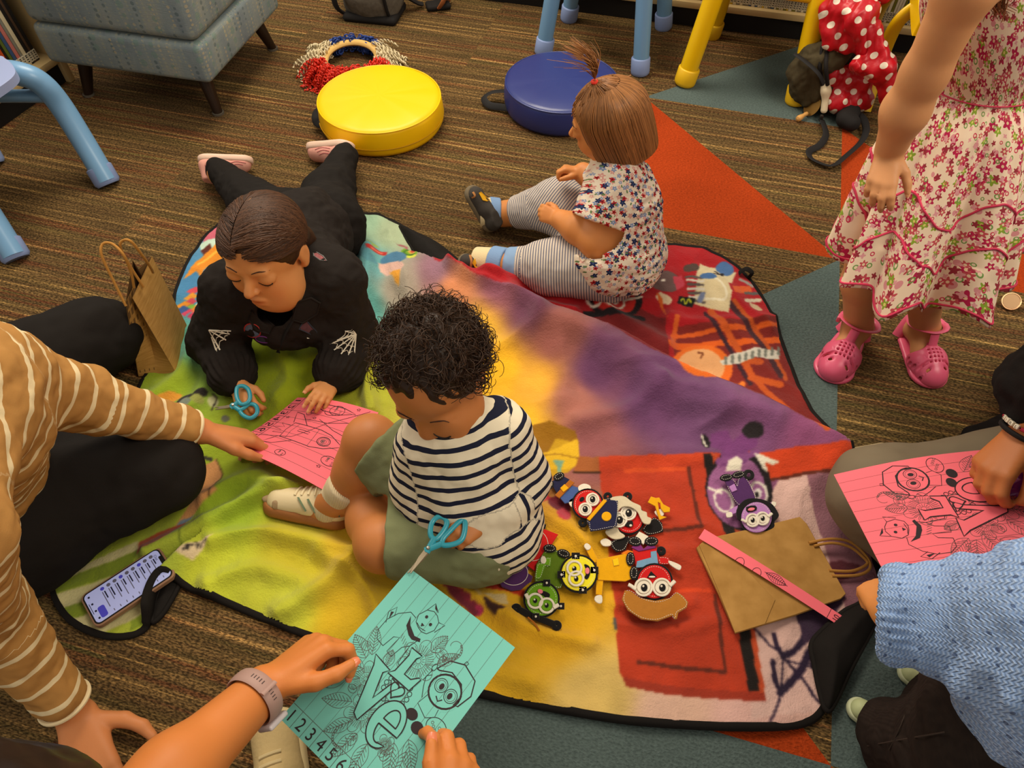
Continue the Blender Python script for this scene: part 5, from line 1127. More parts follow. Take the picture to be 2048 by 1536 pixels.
d.pc('sleeve', [(392, 495), (345, 520), (338, 555), (385, 540)], 'lilac', 0); d.pc('sleeve', [(500, 470), (590, 480), (600, 505), (520, 515)], 'lilac', 0); d.pc('glove', [(325, 540), (355, 535), (360, 560), (330, 566)], 'white', 1, sm=3); d.pc('glove', [(588, 475), (612, 478), (610, 500), (590, 504)], 'white', 1, sm=3)
d.pc('hair', [(385, 520), (430, 465), (500, 455), (580, 480), (620, 530), (628, 560), (604, 590), (600, 625), (540, 650), (470, 650), (420, 630), (415, 590), (390, 575)], 'black', 1, sm=3); d.face((500, 565), 88, 'lilac', [(478, 580), (536, 570)], 38, 2, frame=False, pup=.3); d.pc('mouth', [(440, 505), (492, 496), (500, 522), (450, 535)], 'black', 4, sm=2); d.el('tongue', (470, 518), 20, 9, 'pink', 5, -8)
d.bar('goggle_arm', [(444, 590), (412, 575)], .0028, 'white', 6); d.bar('goggle_arm', [(568, 560), (590, 540)], .0028, 'white', 6); d.ring('antenna_ball', (455, 318), 22, .004, 'black', 0)
# ============================================================ helpers for people
def onto(sdf, px, py, lift=.0, t0=.25, t1=2.9):
    """where the line of sight through a photo point first meets a surface"""
    d = nrm(P(px, py, 0) - CO)
    for k in range(3):
        t = np.linspace(t0, t1, 420 if k == 0 else 40); e = sdf(CO + d * t[:, None]); n = np.nonzero(e < 0)[0]
        i = int(n[0]) if len(n) else int(np.argmin(e)); t0, t1 = t[max(i - 1, 0)], t[min(i + (0 if len(n) else 1), len(t) - 1)]
        if i == 0: break
    return CO + d * (t0 + t1) / 2 - d * lift
def surf(sdf, pts, lift=.0, n=6): return np.array([onto(sdf, *p, lift=lift) for p in (catmull(np.c_[np.asarray(pts, float), np.zeros(len(pts))], n)[:, :2] if n > 1 else pts)])
def hand(s, W, fwd, back, L, side, curls=((20, 25, 15),) * 4, spread=(.10, .03, -.04, -.12), thumb=((.55, .75, .25), (.8, .35, .4)), k=None, fat=1.0):
    """palm, four separate fingers and a thumb, added to the body being grown; side +1/-1 picks which way the thumb lies.
    returns (finger joints, thumb joints)"""
    k = .05 * L if k is None else k; fwd = nrm(fwd); back = nrm(A(*back) - fwd * (A(*back) @ fwd)); t = np.cross(fwd, back) * side
    W = A(*W); kx = (.53, .55, .525, .48); ky = (.165, .055, -.055, -.155)
    K = [W + fwd * L * a + t * L * b + back * L * (.02 if i in (1, 2) else 0) for i, (a, b) in enumerate(zip(kx, ky))]
    for i in range(4): s.cone(W + fwd * .03 * L + t * ky[i] * .55 * L, K[i], .085 * L * fat, .068 * L * fat, k=.06 * L)
    s.ell(W + fwd * .26 * L - back * .03 * L, A(.21, .25, .095) * L, np.stack([t, fwd, back], 1), k=.04 * L)
    ln = (.40, .45, .42, .33); out = []
    for i in range(4):
        c = np.radians(np.cumsum(curls[i] if len(curls) == 4 else curls[0])); f0 = nrm(fwd + t * spread[i]); p = K[i]; js = [p]
        for a, fr in zip(c, (.44, .31, .25)):
            p = p + (f0 * math.cos(a) - back * math.sin(a)) * ln[i] * L * fr; js.append(p)
        r = L * fat * (.056 if i < 3 else .049)
        s.chain(js, (r * 1.08, r, r * .92, r * .80), k=.02 * L); out.append(js)
    b0 = W + fwd * .12 * L + t * .12 * L - back * .03 * L; d1, d2 = [nrm(fwd * q[0] + t * q[1] - back * q[2]) for q in thumb]
    j = [b0, b0 + d1 * .25 * L, b0 + d1 * .25 * L + nrm(d1 + d2) * .17 * L, b0 + d1 * .25 * L + nrm(d1 + d2) * .17 * L + d2 * .14 * L]
    s.chain(j, (.085 * L * fat, .070 * L * fat, .060 * L * fat, .048 * L * fat), k=.03 * L)
    return out, j
def nail(mb, tip, prev, back, L, w=.036, ln=.05, mi=0):
    """small curved plate on top of a fingertip"""
    d = nrm(tip - prev); n = nrm(A(*back) - d * (A(*back) @ d)); sd = np.cross(d, n); c = tip + n * L * .036 + d * L * .012
    u = np.linspace(-1, 1, 7); v = np.linspace(-1, 1, 7); V = []
    for a in u:
        for b in v:
            e = math.sqrt(max(0, 1 - .55 * max(b, 0) ** 2)) ; V.append(c + sd * a * w * L * e + d * b * ln * L - n * L * (.020 * a * a + .010 * max(b, 0) ** 2))
    F = np.array([[i * 7 + j, (i + 1) * 7 + j, (i + 1) * 7 + j + 1, i * 7 + j + 1] for i in range(6) for j in range(6)])
    mb.add(np.array(V), F, mi); mb.add(np.array(V) - n * .0008, F[:, ::-1], mi)
class Head:
    """head with face; columns of R are right, forward, up; H is chin-to-crown height"""
    def __init__(s, C, f, up, H):
        s.C = A(*C); f = nrm(f); z = nrm(A(*up) - f * (A(*up) @ f)); x = np.cross(f, z); s.R = np.stack([x, f, z], 1); s.H = H
    def w(s, x, y, z): return s.C + s.R @ (A(x, y, z) * s.H)
    def w_many(s, x, y, z): return s.C + np.stack([np.full_like(y, x), y, np.full_like(y, z)], 1) * s.H @ s.R.T
    def loc(s, V): return (V - s.C) @ s.R / s.H
    def add(s, S, ears=True, chub=1.0):
        H, R = s.H, s.R; e = lambda c, r, k, sub=False: S.ell(s.w(*c), A(*r) * H, R, k * H, sub)
        e((0, -.05, .13), (.385, .46, .375), .05); e((0, .13, -.13), (.275 * chub, .29, .32), .12); e((0, .30, -.395), (.12, .085, .075), .10)
        for q in (-1, 1):
            e((q * .165, .25, -.185), (.125 * chub, .12, .12), .10)
            e((q * .165, .455, .005), (.105, .055, .055), .05, True)
            e((q * .165, .345, -.005), (.088, .078, .070), .012)
            e((q * .13, .375, .090), (.085, .030, .030), .07)
            if ears:
                e((q * .378, -.06, -.045), (.042, .085, .120), .035); e((q * .425, -.035, -.03), (.018, .045, .07), .02, True); e((q * .375, -.035, -.150), (.032, .042, .04), .03)
        S.cone(s.w(0, .40, .02), s.w(0, .490, -.115), .028 * H, .050 * H, k=.045 * H)
        for q in (-1, 1): S.cone(s.w(q * .050, .440, -.130), s.w(q * .050, .445, -.130), .032 * H, .032 * H, k=.02 * H); S.cone(s.w(q * .030, .475, -.165), s.w(q * .032, .46, -.15), .012 * H, .010 * H, k=.01 * H, sub=True)
        e((0, .415, -.262), (.085, .040, .026), .022); e((0, .410, -.312), (.072, .042, .030), .022)
        S.cone(s.w(-.085, .432, -.284), s.w(0, .450, -.287), .006 * H, .009 * H, k=.012 * H, sub=True); S.cone(s.w(.085, .432, -.284), s.w(0, .450, -.287), .006 * H, .009 * H, k=.012 * H, sub=True)
    def paint(s, V, C, lip=(.78, .42, .36), blush=(1.0, .80, .74)):
        q = s.loc(V); near = (np.abs(q) < .62).all(1)
        m = near & (q[:, 1] > .28)
        l = np.exp(-((q[:, 0] / .088) ** 2 + ((q[:, 2] + .287) / .040) ** 2) ** 2) * m
        b = sum(np.exp(-(((q[:, 0] - c) / .11) ** 2 + ((q[:, 2] + .16) / .10) ** 2)) for c in (-.2, .2)) * m * .7
        ns = np.exp(-((q[:, 0] / .07) ** 2 + ((q[:, 2] + .12) / .06) ** 2)) * m * .35
        C = C * (1 - (1 - A(*blush)) * np.clip(b + ns, 0, 1)[:, None]); C = C * (1 - l[:, None]) + C * A(*lip) * l[:, None]
        return C
    def details(s, body, S, browm, lashm, gaze=-.032, brow_lift=0.0, thick=.010):
        """eyebrows and lowered lashes, set on the surface along the face direction"""
        def stick(x, z, lift):
            y = np.linspace(.62, .10, 160); e = S(s.w_many(x, y, z)); n = np.nonzero(e < 0)[0]; i = int(n[0]) if len(n) else int(np.argmin(e))
            return s.w(x, y[i] + lift, z)
        for q in (-1, 1):
            b = MB(); pts = np.array([stick(q * x, z + brow_lift, .004) for x, z in ((.075, .105), (.11, .120), (.15, .128), (.19, .122), (.228, .100))]); pts = catmull(pts, 5)
            b.tube(pts, s.H * thick * np.r_[np.linspace(.7, 1, len(pts) // 2), np.linspace(1, .35, len(pts) - len(pts) // 2)], 8, sq=.55, up=s.R[:, 2]); obj('eyebrow', b, browm, body)
            b = MB(); pts = np.array([stick(q * x, z + gaze, .004) for x, z in ((.090, .004), (.12, -.014), (.16, -.022), (.20, -.016), (.235, .004))]); pts = catmull(pts, 5)
            b.tube(pts, s.H * .0085 * np.r_[np.linspace(.4, 1, len(pts) // 2), np.linspace(1, .9, len(pts) - len(pts) // 2)], 8, sq=.7, up=s.R[:, 2])
            for k in range(2, len(pts), 2):
                d = nrm(s.R @ A(q * .25 * (k / len(pts) - .4), .8, -.75)); b.tube([pts[k], pts[k] + d * s.H * .010, pts[k] + d * s.H * .019 + s.R[:, 2] * s.H * .002], [.0004, .0003, .0001], 4)
            obj('eyelash', b, lashm, body)
def skin(name, c): 
    if name in MATS: return MATS[name]
    t = NT(name, .52, .32); a = t.n('ShaderNodeAttribute', attribute_name='Col').outputs['Color']; o = t.obj()
    n1 = t.noise(14, 3, o); k = t.math('MULTIPLY_ADD', n1, .22, .89); nd = t.n('ShaderNodeVectorMath', operation='SCALE'); t.put(nd.inputs[0], a); t.put(nd.inputs['Scale'], k)
    t.color(nd.outputs[0]); t.bump(t.noise(420, 2, o), .10, .0012)
    t.b.inputs['Subsurface Weight'].default_value = .12; t.b.inputs['Subsurface Radius'].default_value = (.010, .004, .002); t.b.inputs['Subsurface Scale'].default_value = .6
    MATS[name] = t.m; return t.m
def person(label, loc, group=None): return thing('person', label, 'person', loc, group)
def box_of(pts, pad): p = np.asarray(pts, float); return p.min(0) - pad, p.max(0) + pad
def bake(name, S, lo, hi, h, m, parent, wr=None, col=None, attr=None, smooth=2, uvf=None, angle=0):
    V, F = grow(S, lo, hi, h, smooth)
    if wr is not None: V = V + vnormals(V, F) * wr(V)[:, None]
    C = None if col is None else (col(V) if callable(col) else np.broadcast_to(A(*col), V.shape))
    at = {} if attr is None else {'s': attr(V)}
    base = wloc(parent); me = mesh_of(name, V - base, F, UV=None if uvf is None else uvf(V), C=C, attrs=at)
    me.materials.append(m); o = bpy.data.objects.new(name, me); COL.objects.link(o); o.parent = parent; return o
def folds(sc, amp, seed=0, st=(1, 1, 1)): return lambda V: amp * (fbm(V * sc * A(*st) + seed, 3) - .6 * np.clip(.35 - np.abs(fbm(V * sc * .8 * A(*st) + seed + 7, 2)), 0, 1))
def striped(name, base, stripe, period, width, rough=.85, bump=(600, .2), off=0.0, soft=False):
    t = NT(name, rough, .15); a = t.n('ShaderNodeAttribute', attribute_name='s').outputs['Fac']
    f = t.math('FRACT', t.math('ADD', t.math('DIVIDE', a, period), off)); m = t.math('LESS_THAN', f, width)
    t.color(t.mix(m, rgba(base), rgba(stripe))); t.bump(t.noise(bump[0], 2, t.obj()), bump[1], .001); return t.m
def floral(name, base, layers, bump=None):
    """printed flowers scattered over cloth: (scale, rotation, petals, radius, colour, centre colour, share, ring only)"""
    t = NT(name, .85, .15); uv = t.uv(); c = rgba(base)
    for i, (sc, rot, n, rad, colr, cen, share, ring) in enumerate(layers):
        v = t.mapped(uv, (sc, sc, 1), (0, 0, rot), (i * 3.7, i * 1.9, 0))
        vo = t.n('ShaderNodeTexVoronoi', voronoi_dimensions='2D', feature='F1'); vo.inputs['Scale'].default_value = 1; vo.inputs['Randomness'].default_value = .62; t.put(vo.inputs['Vector'], v)
        df = t.n('ShaderNodeVectorMath', operation='SUBTRACT'); t.put(df.inputs[0], v); t.put(df.inputs[1], vo.outputs['Position'])
        sx = t.n('ShaderNodeSeparateXYZ'); t.put(sx.inputs[0], df.outputs[0]); sc_ = t.n('ShaderNodeSeparateColor'); t.put(sc_.inputs[0], vo.outputs['Color'])
        th = t.math('ARCTAN2', sx.outputs[1], sx.outputs[0]); pet = t.math('COSINE', t.math('MULTIPLY_ADD', th, n, t.math('MULTIPLY', sc_.outputs[1], 6)))
        rr = t.math('MULTIPLY', t.math('MULTIPLY_ADD', pet, .24 if n else 0, .78), t.math('MULTIPLY', rad, t.math('MULTIPLY_ADD', sc_.outputs[2], .5, .7)))
        d = vo.outputs['Distance']; on = t.math('LESS_THAN', sc_.outputs[0], share); m = t.math('MULTIPLY', t.math('LESS_THAN', d, rr), on)
        if ring: m = t.math('MULTIPLY', m, t.math('GREATER_THAN', d, t.math('MULTIPLY', rr, .55)))
        c = t.mix(m, c, rgba(colr))
        if cen: c = t.mix(t.math('MULTIPLY', on, t.math('LESS_THAN', d, rad * .26)), c, rgba(cen))
    t.color(c)
    if bump: t.bump(t.noise(bump[0], 2, t.obj()), bump[1], .002)
    else: t.bump(t.noise(500, 2, t.obj()), .1, .001)
    return t.m
def shoe_frame(heel, toe, up):
    x = nrm(toe - heel); z = nrm(A(*up) - x * (A(*up) @ x)); return np.stack([x, np.cross(z, x), z], 1)
def local_mesh(S, lo, hi, h, R, O): V, F = grow(S, lo, hi, h); return V @ R.T + O, F
def sneaker(parent, heel, toe, up, m_up, m_sole, m_lace=None, wd=1.0, collar=.40, stripes=None, toe_cap=None):
    O = A(*heel); L = np.linalg.norm(A(*toe) - O); R = shoe_frame(O, A(*toe), up); at = lambda x, y, z: O + R @ (A(x, y, z) * L)
    S = Sdf(.02 * L); S.cone((.17 * L, 0, .05 * L), (.80 * L, .01 * L, .05 * L), .165 * L * wd, .185 * L * wd).cut((0, 0, .125 * L), (0, 0, 1), .012 * L).cut((0, 0, 0), (0, 0, -1), .01 * L)
    so = obj('shoe_sole', local_mesh(S, (-.05 * L, -.3 * L, -.05 * L), (1.1 * L, .3 * L, .2 * L), L / 46, R, O), m_sole, parent, angle=0)
    S = Sdf(.07 * L); S.chain([A(.17, 0, .16) * L, A(.45, 0, .17) * L, A(.78, .01, .11) * L], [.145 * L * wd, .15 * L * wd, .165 * L * wd]); S.cone((.17 * L, 0, .2 * L), (.19 * L, 0, collar * L), .145 * L * wd, .125 * L * wd)
    S.cone((.42 * L, 0, .28 * L), (.28 * L, 0, collar * L), .07 * L, .08 * L); S.cut((0, 0, .10 * L), (0, 0, -1), .01 * L).cut((.2 * L, 0, collar * L), (-.15, 0, 1), .012 * L)
    up_ = obj('shoe_upper', local_mesh(S, (-.08 * L, -.3 * L, 0), (1.1 * L, .3 * L, .6 * L), L / 50, R, O), m_up, parent, angle=0)
    SW = lambda p: S((p - O) @ R)
    if m_lace:
        b = MB()
        for i in range(4):
            x = .38 + i * .075; z = .36 - i * .045
            pr = []
            for y in np.linspace(-.085, .085, 7):
                q = at(x, y, .7)
                for _ in range(60):
                    e = float(SW(q[None])[0]); 
                    if e < .001: break
                    q = q - R[:, 2] * max(e * .8, .0004)
                pr.append(q + R[:, 2] * .001)
            b.tube(np.array(pr), .014 * L, 6, sq=.6)
        obj('laces', b, m_lace, up_)
    return up_, SW, at, L, R
def strands(mb, starts, dirs, fn, n, r, cols, sides=4):
    for a, d, c in zip(starts, dirs, cols):
        p = fn(a, d); mb.tube(p, r * np.r_[np.linspace(.6, 1, n // 3), np.linspace(1, .25, len(p) - n // 3)], sides, col=c)
HAIRM = {}
def hair_mat(name, rough=.38):
    if name not in HAIRM:
        t = NT(name, rough, .25); t.color(t.n('ShaderNodeAttribute', attribute_name='Col').outputs['Color'])
        HAIRM[name] = t.m
    return HAIRM[name]
# ============================================================ boy with scissors
SK = skin('skin', None)
DARKHAIR = lin((30, 19, 13)); BROW = mat('eyebrow_hair', (60, 36, 22), .8); LASH = mat('eyelash_dark', (30, 20, 16), .6)
def boy():
    root = person('toddler boy with dark curls in striped shirt and green shorts, cutting with teal scissors', P(940, 1060))
    hd = Head(P(867, 744, .402), (-.17, -.88, -.46), (-.08, -.4, .9), .190)
    sh_r, sh_l = P(856, 884, .27), P(1002, 862, .285); el_l, wr_l = P(1046, 962, .175), P(968, 1040, .182)
    pel = P(965, 1055, .09); chest = P(925, 900, .245); nk = P(905, 822, .345)
    hip_r, kn_r, an_r = P(890, 1020, .09), P(742, 884, .165), P(672, 1000, .055)
    hip_l, kn_l, an_l = P(945, 1085, .085), P(766, 1088, .085), P(776, 985, .035)
    S = Sdf(.02); hd.add(S, chub=1.05)
    S.cone(hd.w(0, -.12, -.25), nk, .045, .045, k=.03); S.cone(nk, chest, .05, .07); S.cone(chest, pel, .075, .08); S.cone(sh_r, sh_l, .04, .04)
    S.chain([sh_l, el_l, wr_l], [.036, .030, .022]); S.chain([sh_r, P(842, 965, .17), P(888, 1030, .125)], [.036, .030, .022])
    hand(S, P(888, 1030, .125), nrm(P(930, 1050, .10) - P(888, 1030, .125)), (0, -.4, 1), .085, 1, ((40, 50, 30),) * 4, fat=1.1)
    S.chain([hip_r, kn_r], [.062, .050]); S.chain([kn_r, P(722, 935, .115), an_r], [.046, .047, .030]); S.chain([hip_l, kn_l], [.062, .050]); S.chain([kn_l, P(745, 1040, .06), an_l], [.046, .046, .030])
    S.cone(an_r, P(640, 1020, .03), .03, .025); S.cone(an_l, P(800, 985, .03), .03, .025)
    fj, tj = hand(S, wr_l, P(918, 1070, .195) - wr_l, (.35, -.1, .95), .098, 1, ((35, 60, 40), (40, 60, 40), (42, 62, 40), (45, 60, 40)), thumb=((.75, .55, .35), (.9, .05, .45)), fat=1.15)
    base = lin((186, 116, 62))
    def col(V):
        C = np.tile(base, (len(V), 1)); return hd.paint(V, C, lip=(.80, .55, .5), blush=(1, .86, .80))
    lo, hi = box_of([hd.C, sh_r, sh_l, el_l, pel, kn_r, an_r, kn_l, an_l, fj[1][3]], .13)
    body = bake('body', S, lo, hi, .0024, SK, root, col=col)
    hd.details(body, S, BROW, LASH, thick=.007)
    b = MB(); nail(b, tj[3], tj[2], (.35, -.1, .95), .098)
    for f in fj[:2]: nail(b, f[3], f[2], (.2, -.9, .3), .098)
    obj('fingernails', b, mat('nail_child', (206, 140, 96), .4), body)['kind'] = 'stuff'
    # shirt with navy stripes
    Q = Sdf(.035); Q.cone(sh_r + A(.012, 0, 0), sh_l - A(.01, 0, 0), .050, .052); Q.cone(chest, P(950, 1000, .13), .084, .100); Q.cone(P(950, 1000, .13), P(980, 1050, .085), .100, .098); Q.ell(P(892, 960, .18), (.068, .07, .082)); Q.cone(nk - A(0, 0, .005), chest, .054, .07)
    Q.chain([sh_l, el_l], [.052, .050], k=.02); Q.chain([el_l, P(1002, 1010, .18)], [.048, .042], k=.015); Q.chain([sh_r, P(838, 968, .17)], [.050, .045]); Q.chain([P(838, 968, .17), P(880, 1030, .13)], [.045, .038])
    cut = wr_l + (el_l - wr_l) * .42; Q.cone(P(1002, 1010, .18), cut + (wr_l - cut) * .35, .040, .031, k=.008)
    Q.cone(hd.w(0, -.05, -.40), hd.w(0, -.03, -.55), .047, .047, k=1e-4, sub=True)
    Q.cut(P(1000, 1060, .052), (0, 0, -1), .01)
    ax = nrm(nk - pel); per = .0235
    def st(V):
        s = bone_coords(V, [(pel, nk, .5, .085), (sh_l, el_l, 2.0, .05), (el_l, wr_l, 2.0 + np.linalg.norm(el_l - sh_l), .042), (sh_r, P(838, 968, .17), 3.0, .05)])
        dl = np.linalg.norm(V - wr_l, axis=1); dn = np.linalg.norm(V - nk, axis=1)
        s = np.where((dl < .062) & (s > 2.02) & (s < 2.9), 9.0 + .6 * per, s); return s + .004 * fbm(V * 9, 2)
    lo2, hi2 = box_of([sh_r, sh_l, el_l, pel, wr_l, nk], .13)
    bake('striped_shirt', Q, lo2, hi2, .0030, striped('navy_stripe_jersey', (228, 214, 184), (30, 32, 50), per, .36, bump=(800, .25)), root, wr=folds(26, .0035, 2, (1, 1, .7)), attr=st)
    # shorts
    K = Sdf(.03); K.ell(P(960, 1062, .08), (.105, .09, .075)); K.chain([hip_r, P(758, 890, .163)], [.078, .068]); K.chain([hip_l, P(790, 1082, .088)], [.080, .068])
    dr = nrm(kn_r - hip_r); dl = nrm(kn_l - hip_l); K.local_cut(P(757, 889, .163), dr, .10); K.local_cut(P(780, 1085, .088), dl, .09); K.cut((0, 0, .012), (0, 0, -1), .004)
    lo2, hi2 = box_of([hip_r, kn_r, hip_l, kn_l, pel], .13)
    GRN = mat('sage_cotton', (118, 122, 86), .9, .15, bump=(500, .2)); HEM = mat('sage_seam', (92, 96, 66), .9)
    sh = bake('shorts', K, lo2, hi2, .0032, GRN, root, wr=folds(20, .0045, 5))
    def hoop(c, d, r, m, rad=.0016, sq=1, name='hem', par=None):
        Rm = axes(z=nrm(d), x=A(0, 0, 1)); t = np.arange(40) * 2 * PI / 40; obj(name, MB().tube(c + Rm[:, 0] * (np.cos(t) * r)[:, None] + Rm[:, 1] * (np.sin(t) * r * sq)[:, None], rad, 6, True), m, par)
    # socks and shoes
    SOCK = NT('ribbed_sock', .95, .1); o = SOCK.obj(); sx = SOCK.n('ShaderNodeTexWave', wave_type='BANDS', bands_direction='X'); sx.inputs['Scale'].default_value = 95; SOCK.put(sx.inputs['Vector'], o); SOCK.color(SOCK.mix(sx.outputs['Fac'], rgba((196, 176, 138)), rgba((226, 208, 170)))); SOCK.bump(sx.outputs['Fac'], .5, .002)
    for nm, c0, c1 in (('sock', P(688, 980, .08), P(660, 1012, .035)), ('sock', P(762, 1010, .05), P(780, 975, .03))):
        k_ = Sdf(.01); k_.cone(c0, c1, .034, .036); d = nrm(c0 - c1); k_.cut(c0 + d * .012, d, .004); k_.cone(c0 + d * .003, c0 + d * .008, .038, .038, k=.004); k_.local_cut(c0 + d * .016, d, .08)
        l, h_ = box_of([c0, c1], .06); bake(nm, k_, l, h_, .0028, SOCK.m, root)
    GUM = mat('gum_sole', (152, 96, 48), .6, .3, bump=(200, .2)); WL = mat('cream_leather', (220, 200, 156), .5, .35, bump=(240, .08)); GS = mat('green_suede', (104, 120, 92), .9); TS = mat('taupe_suede', (168, 140, 104), .95, bump=(300, .2))
    up_, SW, at, L, R = sneaker(root, P(702, 1052, .006), P(528, 1010, .010), (-.10, .50, .85), WL, GUM, mat('cream_lace', (226, 208, 166), .8), wd=1.0, collar=.40)
    for k in range(3):
        pts = surf(SW, [(612 + k * 19, 1022 + k * 3), (604 + k * 19, 1008 + k * 3), (597 + k * 19, 995 + k * 3)], .0006, 4); obj('side_stripe', MB().tube(pts, .0038, 8, sq=.25, up=R[:, 0]), GS, up_)
    pts = surf(SW, [(680, 1032), (684, 1022), (687, 1012)], .0006, 4); obj('heel_tab', MB().tube(pts, .008, 8, sq=.2, up=R[:, 0]), GS, up_)
    t_ = Sdf(.01); t_.cone(A(.80, .01, .11) * L, A(.93, .01, .10) * L, .172 * L, .09 * L).cut((.74 * L, 0, 0), (-1, 0, -.25), .006).cut((0, 0, .10 * L), (0, 0, -1), .004).cut((.80 * L, 0, .235 * L), (.3, 0, 1), .01)
    obj('toe_cap', local_mesh(t_, (.5 * L, -.3 * L, 0), (1.1 * L, .3 * L, .4 * L), L / 46, R, at(0, 0, 0)), TS, up_, angle=0)
    sneaker(root, P(758, 985, .010), P(815, 960, .012), (.2, .6, .6), WL, GUM, None, wd=1.1)
    # curls
    hs = Sdf(.02); hs.ell(hd.w(0, -.08, .17), A(.412, .450, .360) * hd.H, hd.R); hs.ell(hd.w(0, -.25, -.05), A(.38, .32, .36) * hd.H, hd.R, k=.02); hs.cut(hd.w(0, .30, .16), hd.R @ A(0, .93, -.50), .02)
    hsd = hs; cols = lambda V: lin((50, 33, 21))[None] * (1 + .5 * fbm(V * 60, 2))[:, None].clip(-.4, 1)
    l, h_ = box_of([hd.C], .15); cap = bake('hair', hs, l, h_, .003, hair_mat('dark_curly_hair', .42), root, wr=lambda V: .002 * fbm(V * 45, 3) + .0012 * np.sin(V @ A(160, 90, 120) + 4 * fbm(V * 20, 2)), col=cols)
    b = MB(); cnt = 0
    while cnt < 820:
        d = nrm(A(rnd.gauss(0, 1), rnd.gauss(0, 1), rnd.gauss(0, 1)))
        if d[1] > .60 or (d[2] < -.15 and d[1] > -.1) or d[2] < -.75: continue
        p0 = hd.w(*(A(0, -.08, .14) + d * A(.40, .435, .355))); n = nrm(hd.R @ d)
        if d[1] > .35 and d[2] < .25: continue
        tg = nrm(np.cross(n, A(rnd.gauss(0, 1), rnd.gauss(0, 1), rnd.gauss(0, 1)))); bn = np.cross(n, tg)
        edge = abs(n @ nrm(CO - p0)); turns = rnd.uniform(.9, 1.9); rc = rnd.uniform(.006, .013); ln = rnd.uniform(.014, .032); t = np.linspace(0, 1, 22)
        ax_ = nrm(tg + n * rnd.uniform(.15, .8)); u = nrm(n - ax_ * (n @ ax_)); v = np.cross(ax_, u); ph = t * 2 * PI * turns + PI
        p = p0 + ax_ * (t * ln)[:, None] + u * (rc * (1 + np.cos(ph)) * (.6 + .4 * t))[:, None] + v * (rc * np.sin(ph))[:, None]
        g = rnd.uniform(.6, 1.7); b.tube(p, np.linspace(.0010, .0004, 22), 4, col=lin((52, 34, 21)) * g); cnt += 1
    c_ = obj('curls', b, hair_mat('dark_curly_hair', .42), cap, angle=0); c_['kind'] = 'stuff'
    return root
BOY = boy()
# ============================================================ scissors
TEAL = mat('teal_plastic', (44, 148, 164), .3, .5); STEEL = mat('steel_blade', (150, 136, 112), .35, .5, metal=.7); RIV = mat('rivet_steel', (190, 184, 170), .3, metal=.9)
def scissors(label, loops, pivot, tips, m, z, r=.0045, blade_w=.008):
    piv = P(*pivot); root = thing('scissors', label, 'scissors', piv)
    for k, (lp, tip) in enumerate(zip(loops, tips)):
        L = catmull(PP(lp), 6, True); b = MB().tube(L, r, 10, True, sq=.8)
        e = L[np.argmin(np.linalg.norm(L - piv, axis=1))]; b.tube(catmull([e, e * .5 + piv * .5, piv + nrm(piv - e) * .006], 4), [r * 1.2] * 9, 10, sq=.8)
        h_ = obj('handle', b, m, root); tp = P(*tip); d = nrm(tp - piv); sd = nrm(np.cross(d, A(0, 0, 1))) * (1 if k else -1); up_ = nrm(np.cross(sd, d)); up_ = up_ if up_[2] > 0 else -up_
        q = [piv - d * .004 - sd * .004, piv - d * .004 + sd * blade_w * .6, piv + d * .02 + sd * blade_w * .7, tp + sd * .001, tp - sd * .0008, piv + d * .02 - sd * .003]
        obj('blade', MB().prism(np.array(q) + up_ * (.0014 * k - .0012), .0013, d=up_), STEEL, root)
    obj('rivet', MB().lathe([(.0032, 0), (.0032, .0062), (.0022, .0074), (0, .0076)], piv - A(0, 0, .0008), 14), RIV, root)
scissors('teal-handled scissors in the boy\'s left hand, tips on the aqua sheet', [[(866, 1042, .205), (878, 1033, .207), (891, 1038, .206), (893, 1050, .205), (884, 1066, .205), (872, 1078, .205), (862, 1072, .205), (861, 1056, .205)], [(900, 1062, .206), (918, 1044, .208), (928, 1040, .208), (930, 1056, .208), (924, 1078, .206), (908, 1088, .205), (886, 1090, .205), (886, 1078, .205)]], (857, 1098, .2), [(815, 1146, .197), (821, 1147, .199)], TEAL, .2)
scissors('teal-handled scissors in the lying girl\'s right hand above the green print', [[(474, 776, .070), (486, 772, .072), (497, 780, .072), (500, 796, .07), (494, 806, .068), (482, 808, .066), (474, 796, .068)], [(488, 816, .062), (500, 808, .064), (512, 812, .064), (514, 826, .06), (502, 836, .058), (488, 832, .058), (480, 822, .06)]], (467, 812, .062), [(430, 814, .045), (431, 820, .044)], TEAL, .06)
